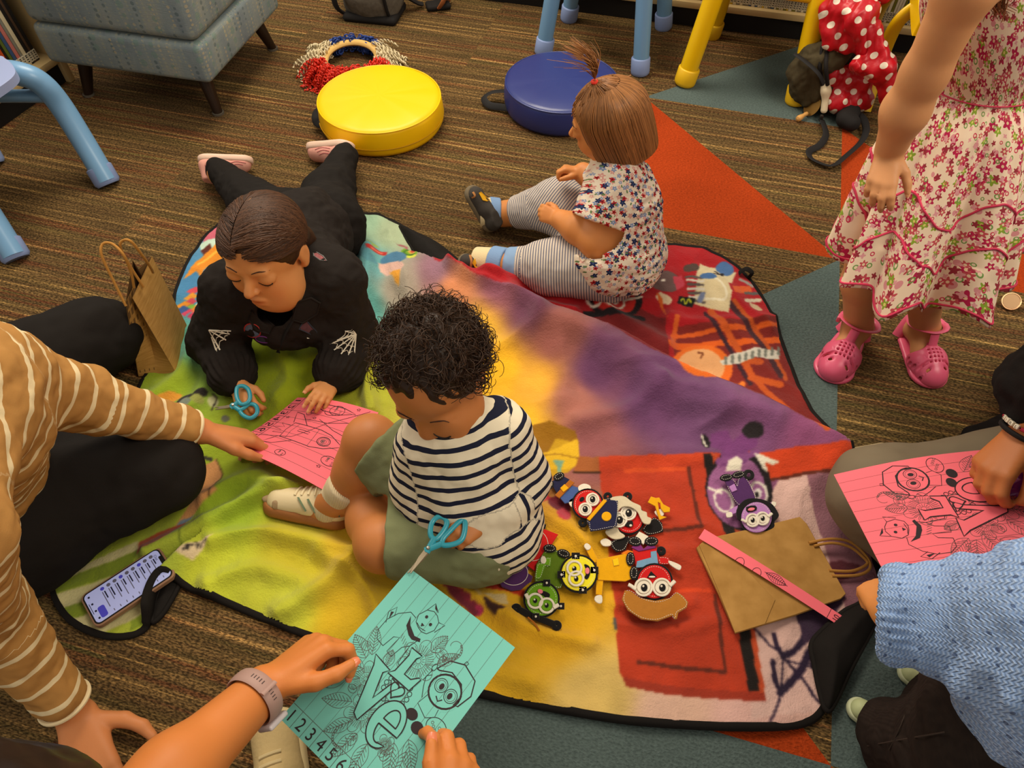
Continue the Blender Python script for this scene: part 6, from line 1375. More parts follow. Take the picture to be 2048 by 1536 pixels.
# ============================================================ girl lying on her elbows
BLKC = mat('black_cotton', (34, 28, 24), .9, .15, bump=(420, .3)); BLKP = mat('black_trouser', (30, 26, 23), .92, .12, bump=(500, .2))
def comb(hd, S_r, starts, ends, n, jit, lift=1.012, bulge=0.0):
    """hair lines running over the skull from directions in starts to directions in ends"""
    c0 = A(0, -.05, .13); rr = A(.405, .48, .395); out = []
    for s0, s1 in zip(starts, ends):
        a, b = nrm(s0), nrm(s1); t = np.linspace(0, 1, n)[:, None]; q = nrm(a * (1 - t) + b * t + A(0, -.12, .12) * np.sin(PI * t) * bulge)
        q = c0 + q * rr * (lift + jit * rnd.random())
        out.append(hd.C + (q * hd.H) @ hd.R.T)
    return out
def lying_girl():
    root = person('girl in black jacket with cobweb sleeves lying on her elbows, cutting with teal scissors', P(600, 520))
    hd = Head(P(530, 500, .308), (-.20, -.96, -.05), (-.05, -.10, 1), .200)
    sr, sl = P(466, 582, .195), P(664, 566, .200); er, el = P(437, 682, .055), P(704, 676, .058); wr, wl = P(477, 772, .045), P(663, 766, .058)
    chest, waist, pel = P(580, 540, .165), P(612, 470, .125), P(618, 452, .10)
    hR, hL = P(580, 456, .095), P(655, 452, .095); kR, kL = P(500, 402, .06), P(660, 388, .065); aR, aL = P(438, 348, .055), P(688, 316, .065)
    S = Sdf(.02); hd.add(S); nk = P(560, 568, .235)
    S.cone(hd.w(0, -.12, -.25), nk, .045, .048, k=.03); S.cone(nk, chest, .055, .075); S.cone(chest, waist, .08, .072); S.cone(waist, pel, .075, .075); S.cone(sr, sl, .04, .04)
    S.chain([sr, er, wr], [.036, .031, .023]); S.chain([sl, el, wl], [.036, .031, .023]); S.chain([hR, kR, aR], [.06, .042, .028]); S.chain([hL, kL, aL], [.06, .042, .028])
    S.cone(aR, P(432, 330, .055), .024, .020); S.cone(aL, P(684, 302, .06), .024, .020)
    f1, t1 = hand(S, wr, P(496, 822, .052) - wr, (-.45, -.25, .85), .112, -1, ((15, 60, 45), (20, 60, 45), (25, 62, 45), (28, 62, 45)), thumb=((.8, .55, .2), (.95, -.1, .3)), fat=1.05)
    f2, t2 = hand(S, wl, P(638, 800, .085) - wl, (.30, -.35, .9), .098, 1, ((12, 22, 15), (14, 24, 15), (18, 26, 18), (22, 28, 20)), thumb=((.75, .55, .05), (.9, .1, .1)), fat=1.05)
    base = lin((208, 140, 82))
    lo, hi = box_of([hd.C, sr, sl, er, el, f1[1][3], f2[1][3], aR, aL, pel], .13)
    body = bake('body', S, lo, hi, .0024, SK, root, col=lambda V: hd.paint(V, np.tile(base, (len(V), 1)), lip=(.80, .52, .44), blush=(1, .84, .76)))
    hd.details(body, S, BROW, LASH, gaze=-.030, thick=.008)
    b = MB(); [nail(b, f[3], f[2], (.3, -.6, .7), .112) for f in f2[:2]]; nail(b, t2[3], t2[2], (.3, -.35, .9), .112); [nail(b, f[3], f[2], (0, -.8, .5), .112) for f in f1[:3]]; obj('fingernails', b, mat('nail_girl', (222, 156, 108), .4), body)['kind'] = 'stuff'
    e_ = hd.w(.415, -.01, -.20); obj('earring', MB().lathe([(0, -.003), (.003, 0), (0, .003)], e_, 10), RIV, body)
    # jacket
    Q = Sdf(.04); Q.cone(sr, sl, .062, .064); Q.cone(chest, waist, .108, .10); Q.cone(waist, P(625, 452, .10), .10, .09); Q.ell(P(560, 606, .165), (.105, .06, .085)); Q.ell(P(640, 560, .17), (.09, .085, .085)); Q.ell(P(578, 652, .125), (.088, .050, .060), k=.03)
    Q.chain([sr, er, wr + (er - wr) * .30], [.066, .060, .052], k=.02); Q.chain([sl, el, wl + (el - wl) * .30], [.068, .062, .053], k=.02)
    for e, w_ in ((er, wr), (el, wl)): Q.cone(w_ + (e - w_) * .22, w_ + (e - w_) * .10, .040, .033, k=.012)
    Q.cone(hd.w(0, .0, -.38), hd.w(0, .10, -.62), .056, .062, k=.01, sub=True); Q.cut((0, 0, .018), (0, 0, -1), .006)
    lo2, hi2 = box_of([sr, sl, er, el, wr, wl, pel], .14)
    crease = folds(24, .006, 3)
    def cw(V):
        d = crease(V)
        for e, w_ in ((er, wr), (el, wl)):
            c = w_ + (e - w_) * .22; ax = nrm(e - w_); r = V - c; t = r @ ax; m = np.exp(-(t / .026) ** 2) * (np.linalg.norm(r, axis=1) < .09); R_ = axes(z=ax, x=A(0, 0, 1)); a = np.arctan2(r @ R_[:, 1], r @ R_[:, 0]); d = d + m * .0022 * np.sin(a * 22)
        return d
    jk = bake('jacket', Q, lo2, hi2, .0032, BLKC, root, wr=cw)
    QS = lambda p: Q(p) 
    SEAM = mat('jacket_seam', (22, 18, 16), .9)
    # collar
    cl = Sdf(.008); ring = [hd.w(x, y, z) for x, y, z in ((.34, .06, -.70), (.37, -.12, -.60), (.27, -.32, -.52), (0, -.40, -.48), (-.27, -.32, -.52), (-.37, -.12, -.60), (-.33, .06, -.70))]
    cl.chain(catmull(ring, 4), [.013] * 25, k=.012); l, h_ = box_of(ring, .04); bake('collar', cl, l, h_, .0028, BLKC, jk, wr=folds(30, .002, 4))
    for pts in ([(596, 604), (622, 596), (640, 606), (634, 628), (606, 646), (586, 640)], [(520, 628), (504, 622), (498, 640), (514, 660), (540, 668), (548, 652)]):
        w_ = surf(QS, pts, .004, 1); cen = w_.mean(0); n = len(w_); lp = MB(); lp.add(np.vstack([w_, cen + nrm(CO - cen) * .004]), [(i, (i + 1) % n, n) for i in range(n)]); lp.tube(w_, .0024, 6, True); obj('lapel', lp, BLKC, jk)
    V = surf(QS, [(588, 636), (572, 664), (560, 692), (556, 706)], .002); obj('placket', MB().tube(V, .0045, 8, sq=.4), SEAM, jk)
    # cobweb prints
    WEB = mat('web_print', (226, 214, 190), .7)
    def web(c, rim, spokes, nr, name):
        b = MB(); c = A(*c); rim = np.array(rim, float)
        for p in rim: b.tube(surf(QS, [c, c * .5 + p * .5, p], .001, 5), .0016, 6, sq=.5)
        for f in nr:
            q = c + (rim - c) * f; seg = []
            for i in range(len(q) - 1): m = (q[i] + q[i + 1]) / 2; m = c + (m - c) * .86; seg += [q[i], m]
            seg.append(q[-1]); b.tube(surf(QS, seg, .001, 4), .0014, 6, sq=.5)
        obj(name, b, WEB, jk)
    web((712, 668), [(704, 656), (690, 662), (674, 680), (660, 688), (668, 700), (682, 708), (696, 712), (708, 714)], 8, (.35, .62, .9), 'cobweb_print')
    web((418, 660), [(462, 662), (468, 670), (452, 680), (440, 700), (436, 712)], 5, (.35, .62, .9), 'cobweb_print'); obj('print_dot', MB().lathe([(0, .0015), (.004, .001), (.0042, 0)], surf(QS, [(447, 706), (447, 706)], .001, 1)[0], 12), WEB, jk)
    def patch(pts, c, rimc, name):
        w_ = surf(QS, pts + pts[:1], .0018, 1)[:-1]; cen = w_.mean(0); b = MB(); n = len(w_); b.add(np.vstack([w_, cen + nrm(CO - cen) * .002]), [(i, (i + 1) % n, n) for i in range(n)], 0); b.tube(w_, .0014, 6, True, mi=1); obj(name, b, [c, rimc], jk)
    RIM = mat('red_patch_rim', (170, 50, 44), .8)
    patch([tuple(q) for q in ellp(505, 661, 17, 13, 25, 18)[:-1]], mat('blue_grey_patch', (92, 104, 128), .85, var=(160, .4)), RIM, 'badge'); patch([tuple(q) for q in ellp(526, 679, 15, 6, 10, 16)[:-1]], mat('dark_patch', (46, 50, 60), .85), mat('purple_rim', (110, 50, 120), .8), 'badge')
    patch([(612, 640), (622, 652), (634, 664), (628, 672), (612, 664), (598, 658), (604, 648)], mat('mauve_patch', (84, 52, 56), .85, var=(200, .4)), mat('dark_patch', (46, 50, 60), .85), 'badge'); obj('print_stroke', MB().tube(surf(QS, [(614, 676), (628, 676), (640, 674)], .001), .0016, 6, sq=.5), WEB, jk)
    patch([(626, 500), (646, 512), (654, 522), (640, 520), (628, 512)], mat('pink_patch', (150, 84, 84), .8, var=(300, .6)), mat('grey_rim', (120, 116, 112), .8), 'badge'); obj('print_stroke', MB().tube(surf(QS, [(612, 508), (636, 532), (658, 549)], .0008), .0012, 6, sq=.5), WEB, jk)
    # trousers
    K = Sdf(.03); K.cone(hR, hL, .088, .088); K.chain([hR, kR, P(436, 341, .055)], [.088, .058, .034]); K.chain([hL, kL, P(690, 312, .066)], [.090, .064, .035]); K.cut((0, 0, .006), (0, 0, -1), .003)
    lo2, hi2 = box_of([hR, hL, kR, kL, aR, aL], .13); bake('trousers', K, lo2, hi2, .0034, BLKP, root, wr=folds(22, .005, 6))
    # pink trainers, soles turned away
    PK = mat('pink_knit', (222, 158, 140), .9, .15, bump=(600, .3), var=(60, .12)); PS = mat('cream_pink_sole', (226, 190, 166), .6, .3, bump=(200, .1)); PL = mat('rose_line', (178, 92, 96), .8)
    for heel, toe, up, ln in ((P(396, 312, .075), P(506, 318, .035), (.05, -.72, -.45), [[(462, 340), (464, 332), (474, 328), (486, 330)], [(454, 338), (458, 328), (472, 323), (492, 326)], [(410, 330), (414, 340), (420, 348)]]), (P(704, 284, .085), P(620, 292, .028), (-.05, -.74, -.45), [[(634, 304), (646, 300), (658, 302)], [(638, 310), (648, 306), (660, 308)], [(630, 299), (644, 295), (660, 297)]])):
        u_, SW, at, L, R = sneaker(root, heel, toe, up, PK, PS, None, wd=1.12, collar=.50)
        b = MB(); 
        for q in ln: b.tube(surf(SW, q, .0006, 4), .0009, 5)
        obj('side_print', b, PL, u_)
    # hair: parted, combed over to both sides
    HC = lin((66, 41, 24)); hm = hair_mat('brown_hair', .55)
    hs = Sdf(.02); hs.ell(hd.w(0, -.07, .135), A(.405, .478, .395) * hd.H, hd.R); hs.ell(hd.w(0, -.30, -.10), A(.30, .22, .26) * hd.H, hd.R, k=.03); hs.cut(hd.w(0, .36, .235), hd.R @ A(0, .86, -.60), .012)
    for q in (-1, 1): hs.ell(hd.w(q * .36, -.05, -.14), A(.10, .12, .12) * hd.H, hd.R, k=.012, sub=True)
    hs.ell(hd.w(-.20, -.46, -.30), A(.09, .10, .20) * hd.H, hd.R, k=.02)
    l, h_ = box_of([hd.C], .17); cap = bake('hair', hs, l, h_, .0028, hm, root, wr=folds(50, .0012), col=lambda V: .75 * HC * (1 + .25 * vnoise(V * 150))[:, None])
    st, en = [], []; px_ = .20
    for i in range(900):
        t = rnd.random(); y = .93 - 1.25 * t; z = .38 + .9 * math.sin(PI * min(1, (t + .12) / 1.12) * .62); side = -1 if i % 5 else 1
        st.append(A(px_ + side * .02, y, z)); k = rnd.random()
        en.append(A(side * (.93 - .25 * k), -.10 - .75 * k - .25 * (1 - t) * 0, -.22 + .35 * t * (1 - k) - .25 * k) if t < .8 else A(side * .6 * k, -.95, -.1))
    b = MB()
    for p in comb(hd, hs, st, en, 14, .022, bulge=.6): b.tube(p, .0011, 4, col=HC * rnd.uniform(.55, 1.9), cap=False)
    st, en = [], []
    for i in range(420):
        sd_ = -1 if i % 2 else 1; q = rnd.random(); st.append(A(sd_ * (.05 + .88 * q), .90 - .62 * q * q, .34 - .30 * q + rnd.random() * .25)); en.append(A(sd_ * (.85 - .5 * rnd.random()), -.45 - .4 * rnd.random(), -.15 - .2 * rnd.random()))
    for p in comb(hd, hs, st, en, 12, .02, bulge=.3): b.tube(p, .0011, 4, col=HC * rnd.uniform(.55, 1.7), cap=False)
    c_ = obj('combed_strands', b, hm, cap, angle=0); c_['kind'] = 'stuff'
    t = np.linspace(0, 1, 12); pt = surf(hs, [(470, 492), (470, 470), (474, 440), (486, 412), (504, 394)], .0016, 4); obj('parting', MB().tube(pt, .0013, 6, sq=.4), mat('scalp', (188, 126, 76), .6), cap)
lying_girl()
# ============================================================ toddler sitting with a top ponytail
def toddler():
    root = person('toddler with a sprout ponytail in flowered top and striped leggings', P(1220, 540))
    hd = Head(P(1216, 242, .385), (-.93, .22, -.28), (-.1, -.05, 1), .174)
    nk, chest, pel = P(1238, 322, .295), P(1238, 410, .215), P(1232, 528, .085)
    sN, sF = P(1236, 372, .265), P(1232, 330, .275); eN, wN = P(1196, 482, .165), P(1122, 440, .165); eF, wF = P(1205, 372, .215), P(1166, 346, .225)
    hN, kN, aN = P(1215, 535, .075), P(1104, 534, .062), P(1016, 530, .048); hF, kF, aF = P(1196, 470, .08), P(1118, 412, .115), P(1006, 428, .045)
    S = Sdf(.02); hd.add(S, chub=1.1); S.cone(hd.w(0, -.12, -.25), nk, .045, .045, k=.03); S.cone(nk, chest, .05, .07); S.cone(chest, pel, .078, .08); S.cone(sN, sF, .04, .04)
    S.chain([sN, eN], [.040, .042]); S.chain([eN, eN * .45 + wN * .55 + A(0, 0, .004), wN], [.041, .037, .025], k=.012); S.chain([sF, eF, wF], [.038, .034, .025])
    f1, t1 = hand(S, wN, P(1070, 420, .172) - wN, (.15, -.75, .62), .086, 1, ((45, 70, 40), (50, 72, 40), (54, 72, 40), (58, 72, 40)), thumb=((.75, .55, .30), (.85, -.1, .5)), fat=1.28)
    f2, t2 = hand(S, wF, P(1125, 336, .235) - wF, (-.2, .35, .9), .084, -1, ((35, 60, 40), (45, 65, 40), (52, 70, 40), (58, 70, 40)), thumb=((.75, .5, .30), (.85, .1, .4)), fat=1.25)
    S.chain([hN, kN, aN], [.062, .050, .032]); S.chain([hF, kF, aF], [.062, .050, .032]); S.cone(aN, P(988, 524, .042), .026, .024); S.cone(aF, P(985, 430, .048), .026, .024)
    base = lin((206, 132, 70)); lo, hi = box_of([hd.C, sN, eN, f1[1][3], f2[1][3], pel, aN, aF], .13)
    body = bake('body', S, lo, hi, .0024, SK, root, col=lambda V: hd.paint(V, np.tile(base, (len(V), 1)), lip=(.8, .52, .44)))
    hd.details(body, S, BROW, LASH)
    # top
    Q = Sdf(.03); Q.cone(nk + A(0, 0, -.005), chest, .054, .088); Q.cone(chest, P(1234, 500, .115), .092, .118); Q.cone(sN, sF, .050, .048); Q.cone(sN, P(1196, 440, .205), .060, .062, k=.015); Q.cone(sF, P(1208, 370, .22), .056, .056, k=.015)
    Q.local_cut(P(1191, 442, .205), nrm(eN - sN), .085, .003); Q.local_cut(P(1203, 372, .22), nrm(eF - sF), .075, .003); Q.cut(P(1234, 530, .060), (-.18, -.0, -1), .006); Q.cone(hd.w(0, -.1, -.40), hd.w(0, -.1, -.62), .048, .046, k=.004, sub=True)
    lo2, hi2 = box_of([sN, sF, eN, pel, nk], .14)
    FT = floral('flowered_jersey', (228, 210, 186), [(62, .3, 5, .34, (210, 150, 138), (222, 190, 170), .75, 0), (70, 1.1, 5, .36, (118, 140, 176), (200, 190, 180), .55, 0), (64, 2.0, 5, .36, (176, 36, 40), (90, 20, 26), .55, 0), (60, .7, 5, .40, (34, 44, 80), (60, 74, 110), .45, 0), (85, 1.7, 2, .26, (104, 128, 80), None, .4, 0)], bump=(160, .5))
    def uvf(V): q = V - P(1234, 450, .2); return np.stack([q[:, 0] + .35 * q[:, 1], q[:, 2] * .75 + q[:, 1] * .6 - .2 * q[:, 0]], -1)
    ruff = lambda V: folds(30, .003, 5)(V) + .0035 * np.sin(V[:, 2] * 300 + 3 * fbm(V * 20, 2)) * np.exp(-((V[:, 0] - P(1290, 430, .2)[0]) / .03) ** 2)
    tp = bake('flowered_top', Q, lo2, hi2, .0030, FT, root, wr=ruff, uvf=uvf)
    # leggings with blue cuffs
    K = Sdf(.03); K.ell(P(1226, 512, .075), (.098, .095, .072)); K.chain([hN, kN, aN + (kN - aN) * .12], [.086, .066, .043]); K.chain([hF, kF, aF + (kF - aF) * .26], [.080, .066, .044]); K.cut((0, 0, .008), (0, 0, -1), .004)
    for a_, k_, f in ((aN, kN, -.05), (aF, kF, .22)): d = nrm(a_ - k_); K.local_cut(a_ + (k_ - a_) * f, d, .06, .003)
    lo2, hi2 = box_of([hN, kN, aN, hF, kF, aF], .12)
    LG = NT('striped_leggings', .9, .12); a_ = LG.n('ShaderNodeAttribute', attribute_name='s').outputs['Fac']; fr = LG.math('FRACT', LG.math('DIVIDE', a_, .0064)); c1 = LG.mix(LG.math('LESS_THAN', fr, .42), rgba((206, 190, 172)), rgba((108, 108, 122))); LG.color(LG.mix(LG.math('GREATER_THAN', a_, 5), c1, rgba((132, 158, 190)))); LG.bump(LG.noise(600, 2, LG.obj()), .15, .001)
    def sl(V):
        s = bone_coords(V, [(hN, kN, .0, .085), (kN, aN, np.linalg.norm(kN - hN), .05), (hF, kF, 1.0, .08), (kF, aF, 1 + np.linalg.norm(kF - hF), .05)])
        dN = (V - aN) @ nrm(kN - aN); near = (np.linalg.norm(V - aN, axis=1) < .075) & (dN < .026)
        return np.where(near, 9., s)
    bake('leggings', K, lo2, hi2, .0030, LG.m, root, wr=folds(26, .0022, 8), attr=sl)
    SB = mat('blue_sock', (122, 150, 186), .95, bump=(400, .3)); SC = mat('cream_sock', (216, 196, 150), .95, bump=(300, .3))
    def cuff(name, c0, c1, r0, r1, m):
        k = Sdf(.005); k.cone(c0, c1, r0, r1, k=.004); d = nrm(c1 - c0); k.cut(c1, d, .003); k.cut(c0, -d, .003); l, h_ = box_of([c0, c1], .06); bake(name, k, l, h_, .0024, m, root)
    cuff('sock_cuff', P(1000, 427, .047), P(978, 426, .05), .040, .042, SB); cuff('sock', P(984, 427, .05), P(960, 428, .05), .042, .036, SC); cuff('sock_cuff', P(1012, 529, .046), P(984, 524, .04), .041, .041, SB); cuff('sock', P(990, 525, .042), P(950, 519, .034), .037, .032, SC)
    # soft grey shoes with a felt lemon and twig
    GS = mat('charcoal_suede', (62, 56, 50), .9, bump=(300, .2)); GSO = mat('grey_suede_sole', (112, 98, 76), .9); LEM = mat('lemon_felt', (222, 164, 26), .9); TW = mat('tan_felt', (176, 118, 66), .9)
    for heel, toe, up, lem, twig in ((P(1000, 540, .012), P(914, 520, .040), (-.15, -.42, .85), [(948, 520), (956, 514), (968, 512), (976, 520), (974, 532), (962, 538), (950, 534), (946, 527)], [(940, 510), (943, 522), (941, 536)]), (P(984, 464, .012), P(934, 372, .115), (.45, -.35, .80), [(958, 386), (962, 384), (970, 392), (979, 400), (974, 402), (966, 400)], [(946, 384), (950, 392), (944, 396)])):
        u_, SW, at, L, R = sneaker(root, heel, toe, up, GS, GSO, None, wd=1.02, collar=.36)
        w_ = surf(SW, lem + lem[:1], .0015, 1)[:-1]; cen = w_.mean(0); n = len(w_); b = MB(); b.add(np.vstack([w_, cen + nrm(CO - cen) * .002]), [(i, (i + 1) % n, n) for i in range(n)], 0); b.tube(w_, .0012, 6, True); obj('lemon_patch', b, LEM, u_); obj('twig_patch', MB().tube(surf(SW, twig, .001, 4), .003, 6, sq=.4), TW, u_)
    # hair: bob and sprout
    HC = lin((136, 90, 50)); hm = hair_mat('light_brown_hair', .38)
    hs = Sdf(.025); hs.ell(hd.w(0, -.06, .13), A(.415, .48, .40) * hd.H, hd.R); hs.ell(hd.w(0, -.18, -.24), A(.365, .31, .36) * hd.H, hd.R, k=.04); hs.cut(hd.w(0, .34, .2), hd.R @ A(0, .95, -.30), .012); hs.cut(hd.w(0, -.2, -.52), hd.R @ A(0, .12, -1), .008)
    l, h_ = box_of([hd.C], .18); cap = bake('hair', hs, l, h_, .0028, hm, root, wr=lambda V: .0012 * fbm(V * A(60, 60, 14), 2), col=lambda V: HC * (1 + .3 * vnoise(V * A(160, 160, 30)))[:, None])
    b = MB(); tie = hd.w(-.02, .06, .535)
    for i in range(800):
        a = rnd.uniform(-PI, PI); st0 = A(.0 + .06 * math.sin(a), .05 - .2 * rnd.random(), 1.0); 
        if abs(a) < .75: continue
        dirn = A(math.sin(a) * 1.0, math.cos(a), 0); pts = []
        for t in np.linspace(.04, 1, 14):
            z = 1 - 1.72 * t; rad = math.sqrt(max(0, 1 - max(z, 0) ** 2)) if z > 0 else 1 - .22 * z * z
            q = A(dirn[0] * rad * .437, dirn[1] * rad * .47 - .07 - (.10 * max(0, -z)), z * .405 + .13 if z > 0 else z * .78 + .13) * (1.0 + .02 * rnd.random() / 3)
            pts.append(hd.C + hd.R @ (q * hd.H))
        b.tube(pts, .0013, 4, col=HC * rnd.uniform(.5, 1.7), cap=False)
    for i in range(360):
        a, r = rnd.uniform(0, 2 * PI), rnd.random() ** .5; xx, yy = -.02 + .34 * r * math.cos(a), .06 + .36 * r * math.sin(a); st0 = hd.w(xx, yy, .132 + .405 * math.sqrt(max(.02, 1 - (xx / .42) ** 2 - ((yy + .06) / .485) ** 2)))
        b.tube(catmull([st0, (st0 + tie) / 2 + hd.R @ A(0, 0, .006), tie], 4), .0011, 4, col=HC * rnd.uniform(.6, 1.6), cap=False)
    c_ = obj('combed_strands', b, hm, cap, angle=0); c_['kind'] = 'stuff'
    b = MB(); T0 = tie + A(0, 0, .006)
    for i in range(150):
        e = A(rnd.gauss(1152, 16), rnd.gauss(92, 9)) if i % 6 else A(rnd.gauss(1140, 20), rnd.gauss(118, 14)); m_ = (T0 + P(e[0], e[1], .56 + rnd.gauss(0, .012))) / 2 + A(.012, 0, .012); b.tube(catmull([T0 + A(rnd.gauss(0, .002), rnd.gauss(0, .002), -.01), T0 + A(0, 0, .006), m_, P(e[0], e[1], .55 + rnd.gauss(0, .02))], 5), np.linspace(.0011, .0003, 16), 4, col=HC * rnd.uniform(.6, 1.8), cap=False)
    c_ = obj('sprout_ponytail', b, hm, cap, angle=0); c_['kind'] = 'stuff'
    a = np.arange(16) * 2 * PI / 16; obj('hair_tie', MB().tube(T0 + np.stack([np.cos(a) * .005, np.sin(a) * .005, 0 * a], -1), .0035, 8, True), mat('red_hair_tie', (226, 54, 36), .5), cap)
    pt = surf(hs, [(1168, 192), (1190, 186), (1212, 178), (1228, 168), (1240, 160), (1262, 150)], .0016, 4); obj('parting', MB().tube(pt, .0012, 6, sq=.4), mat('scalp', (188, 126, 76), .6), cap)
toddler()
# ============================================================ standing girl in a flowered dress
def loft(rings, n=160):
    """closed rings of points -> smooth skin; returns V, F, UV"""
    R = np.array(rings); m = len(R); F = []
    i, j = np.meshgrid(np.arange(m - 1), np.arange(n), indexing='ij'); j2 = (j + 1) % n
    return R.reshape(-1, 3), np.stack([i * n + j, i * n + j2, (i + 1) * n + j2, (i + 1) * n + j], -1).reshape(-1, 4)
def standing_girl():
    root = person('girl in pink flowered sundress and pink jelly sandals standing at the right edge', P(1765, 690))
    aR = P(1706, 668, .014) + nrm((P(1662, 752) - P(1706, 668))) * .024 + A(0, 0, .05); aL = P(1822, 668, .014) + nrm((P(1866, 764) - P(1822, 668))) * .024 + A(0, 0, .05); kR, kL = P(1748, 520, .31) + A(0, .045, 0), P(1878, 560, .31) + A(0, .06, 0); hR, hL = P(1925, 300, .53), P(2015, 310, .53)
    sh = A(.0, .062, 0); top, wst, hem = P(2030, -90, .86) + sh, P(1995, 196, .615) + sh, P(1864, 566, .295) + sh
    pel, chest, nk = wst - A(0, 0, .03), wst * .45 + top * .55, top + A(.01, 0, .05); hR, hL = wst * .75 + hem * .25 - A(.045, 0, 0), wst * .75 + hem * .25 + A(.045, 0, 0)
    sR, sL = P(1935, -30, .85), top + A(.16, .06, -.02); eR, wR = P(1850, 146, .72), P(1780, 300, .575)
    S = Sdf(.02); S.chain([hR, kR, kR * .55 + aR * .45 + A(0, .006, 0), aR], [.045, .037, .039, .029]); S.chain([hL, kL, kL * .55 + aL * .45 + A(0, .006, 0), aL], [.045, .037, .039, .029])
    S.cone(hR, hL, .05, .05); S.chain([pel, chest], [.060, .068]); S.cone(chest, nk, .06, .04); S.cone(sR, sL, .038, .038); S.chain([sR, eR, eR * .55 + wR * .45 + A(-.006, -.004, 0), wR], [.037, .031, .033, .024])
    S.chain([sL, sL + A(.10, .04, -.20), sL + A(.12, .03, -.36)], [.036, .032, .024])
    f1, t1 = hand(S, wR, P(1760, 376, .535) - wR, (-.55, -.75, .35), .108, -1, ((6, 32, 24), (10, 36, 26), (15, 40, 28), (20, 42, 30)), thumb=((.72, .60, .25), (.92, .20, .32)), spread=(.12, .03, -.05, -.16), fat=1.08)
    hd = Head(P(2080, -345, 1.05), (-.4, -.75, -.25), (0, -.05, 1), .21); hd.add(S); S.cone(hd.w(0, -.12, -.25), nk, .045, .045)
    feet = []
    for an, toe, hl in ((aR, P(1662, 752, .012), P(1706, 668, .014)), (aL, P(1866, 764, .012), P(1822, 668, .014))):
        S.cone(an, hl + A(0, 0, .018), .029, .026); S.cone(an - A(0, 0, .02), hl * .4 + toe * .6 + A(0, 0, .012), .024, .022); d = nrm(toe - hl); sd = np.cross(d, A(0, 0, 1))
        S.cone(hl * .5 + toe * .5 + A(0, 0, .014), hl * .22 + toe * .78 + A(0, 0, .008), .026, .030)
        for q, l in zip((-.024, -.010, .002, .013, .022), (.93, .97, .95, .90, .84)): qq = q * (1 if toe[0] < .85 else -1); S.cone(hl * .25 + toe * .75 - sd * qq * .9 + A(0, 0, .012), hl * (1 - l) + toe * l - sd * qq + A(0, 0, .010), .012, .010, k=.004)
        feet.append((hl, toe, an))
    base = lin((204, 142, 92)); lo, hi = box_of([hd.C, sL, wR, f1[1][3], aR, aL, P(1640, 780, .02)], .14)
    body = bake('body', S, lo, hi, .0032, SK, root, col=lambda V: hd.paint(V, np.tile(base, (len(V), 1))))
    hd.details(body, S, BROW, LASH)
    b = MB(); nail(b, t1[3], t1[2], (-.2, -.8, .4), .108); obj('thumbnail', b, mat('nail_girl', (222, 156, 108), .4), body)
    # dress: bodice and flared skirt with scalloped hem
    n = 200; th = np.arange(n) * 2 * PI / n; rings = []; UV = []
    
    spec = [(0, top, .060, .050), (.10, top * .75 + wst * .25, .105, .080), (.16, top * .5 + wst * .5, .108, .085), (.24, wst, .098, .080), (.255, wst - A(0, 0, .012), .100, .082), (.30, wst * .85 + hem * .15, .120, .098), (.40, wst * .55 + hem * .45, .142, .118), (.50, wst * .25 + hem * .75, .154, .134), (.56, hem, .166, .146)]
    zs = np.array([q[0] for q in spec]); tt = np.linspace(0, .56, 90)
    ce = np.stack([np.interp(tt, zs, [q[1][k] for q in spec]) for k in range(3)], 1); rx = np.interp(tt, zs, [q[2] for q in spec]); ry = np.interp(tt, zs, [q[3] for q in spec])
    for k, t in enumerate(tt):
        f = np.clip((t - .25) / .31, 0, 1); a = .5 * f * .045 * (np.sin(th * 9 + .6 + 1.2 * np.sin(th * 2)) + .5 * np.sin(th * 5 + 1)) + .002 * np.sin(th * 31) * (f > 0)
        deep = -.020 * f ** 1.2 * np.exp(-((np.angle(np.exp(1j * (th - math.radians(-92))))) / .10) ** 2)
        dz = .010 * f * np.sin(th * 12) * (t > .5) + .014 * f ** 2 * np.sin(th * 9 + .6)
        rings.append(np.stack([ce[k, 0] + (rx[k] + a + deep) * np.cos(th), ce[k, 1] + (ry[k] + a + deep) * np.sin(th), ce[k, 2] + dz - .012 * f * (np.sin(th) < 0)], -1)); UV.append(np.stack([th * .155, np.full(n, t * .98)], -1))
    V, F = loft(rings, n); V2 = V + 0
    FD = floral('flowered_dress', (232, 206, 176), [(42, .2, 0, .26, (210, 140, 140), None, .55, 0), (44, .9, 5, .38, (176, 34, 74), (226, 190, 150), .55, 0), (47, 2.1, 6, .34, (190, 78, 84), (226, 200, 160), .5, 0), (46, 1.4, 5, .36, (134, 156, 50), (214, 200, 110), .42, 0), (52, .5, 0, .26, (116, 150, 80), (226, 206, 170), .45, 1), (54, 2.7, 0, .25, (196, 44, 80), None, .5, 1), (58, 1.9, 5, .32, (150, 50, 60), None, .42, 0), (64, .1, 4, .28, (216, 150, 150), None, .5, 0)])
    me = MB(); me.add(V, F[:, ::-1], 0, uv=np.concatenate(UV)); dr = obj('sundress', me, FD, root, angle=0)
    md = dr.modifiers.new('cloth', 'SOLIDIFY'); md.thickness = .0015
    TR = mat('raspberry_trim', (198, 52, 84), .7); nm = lambda q: np.asarray(q)
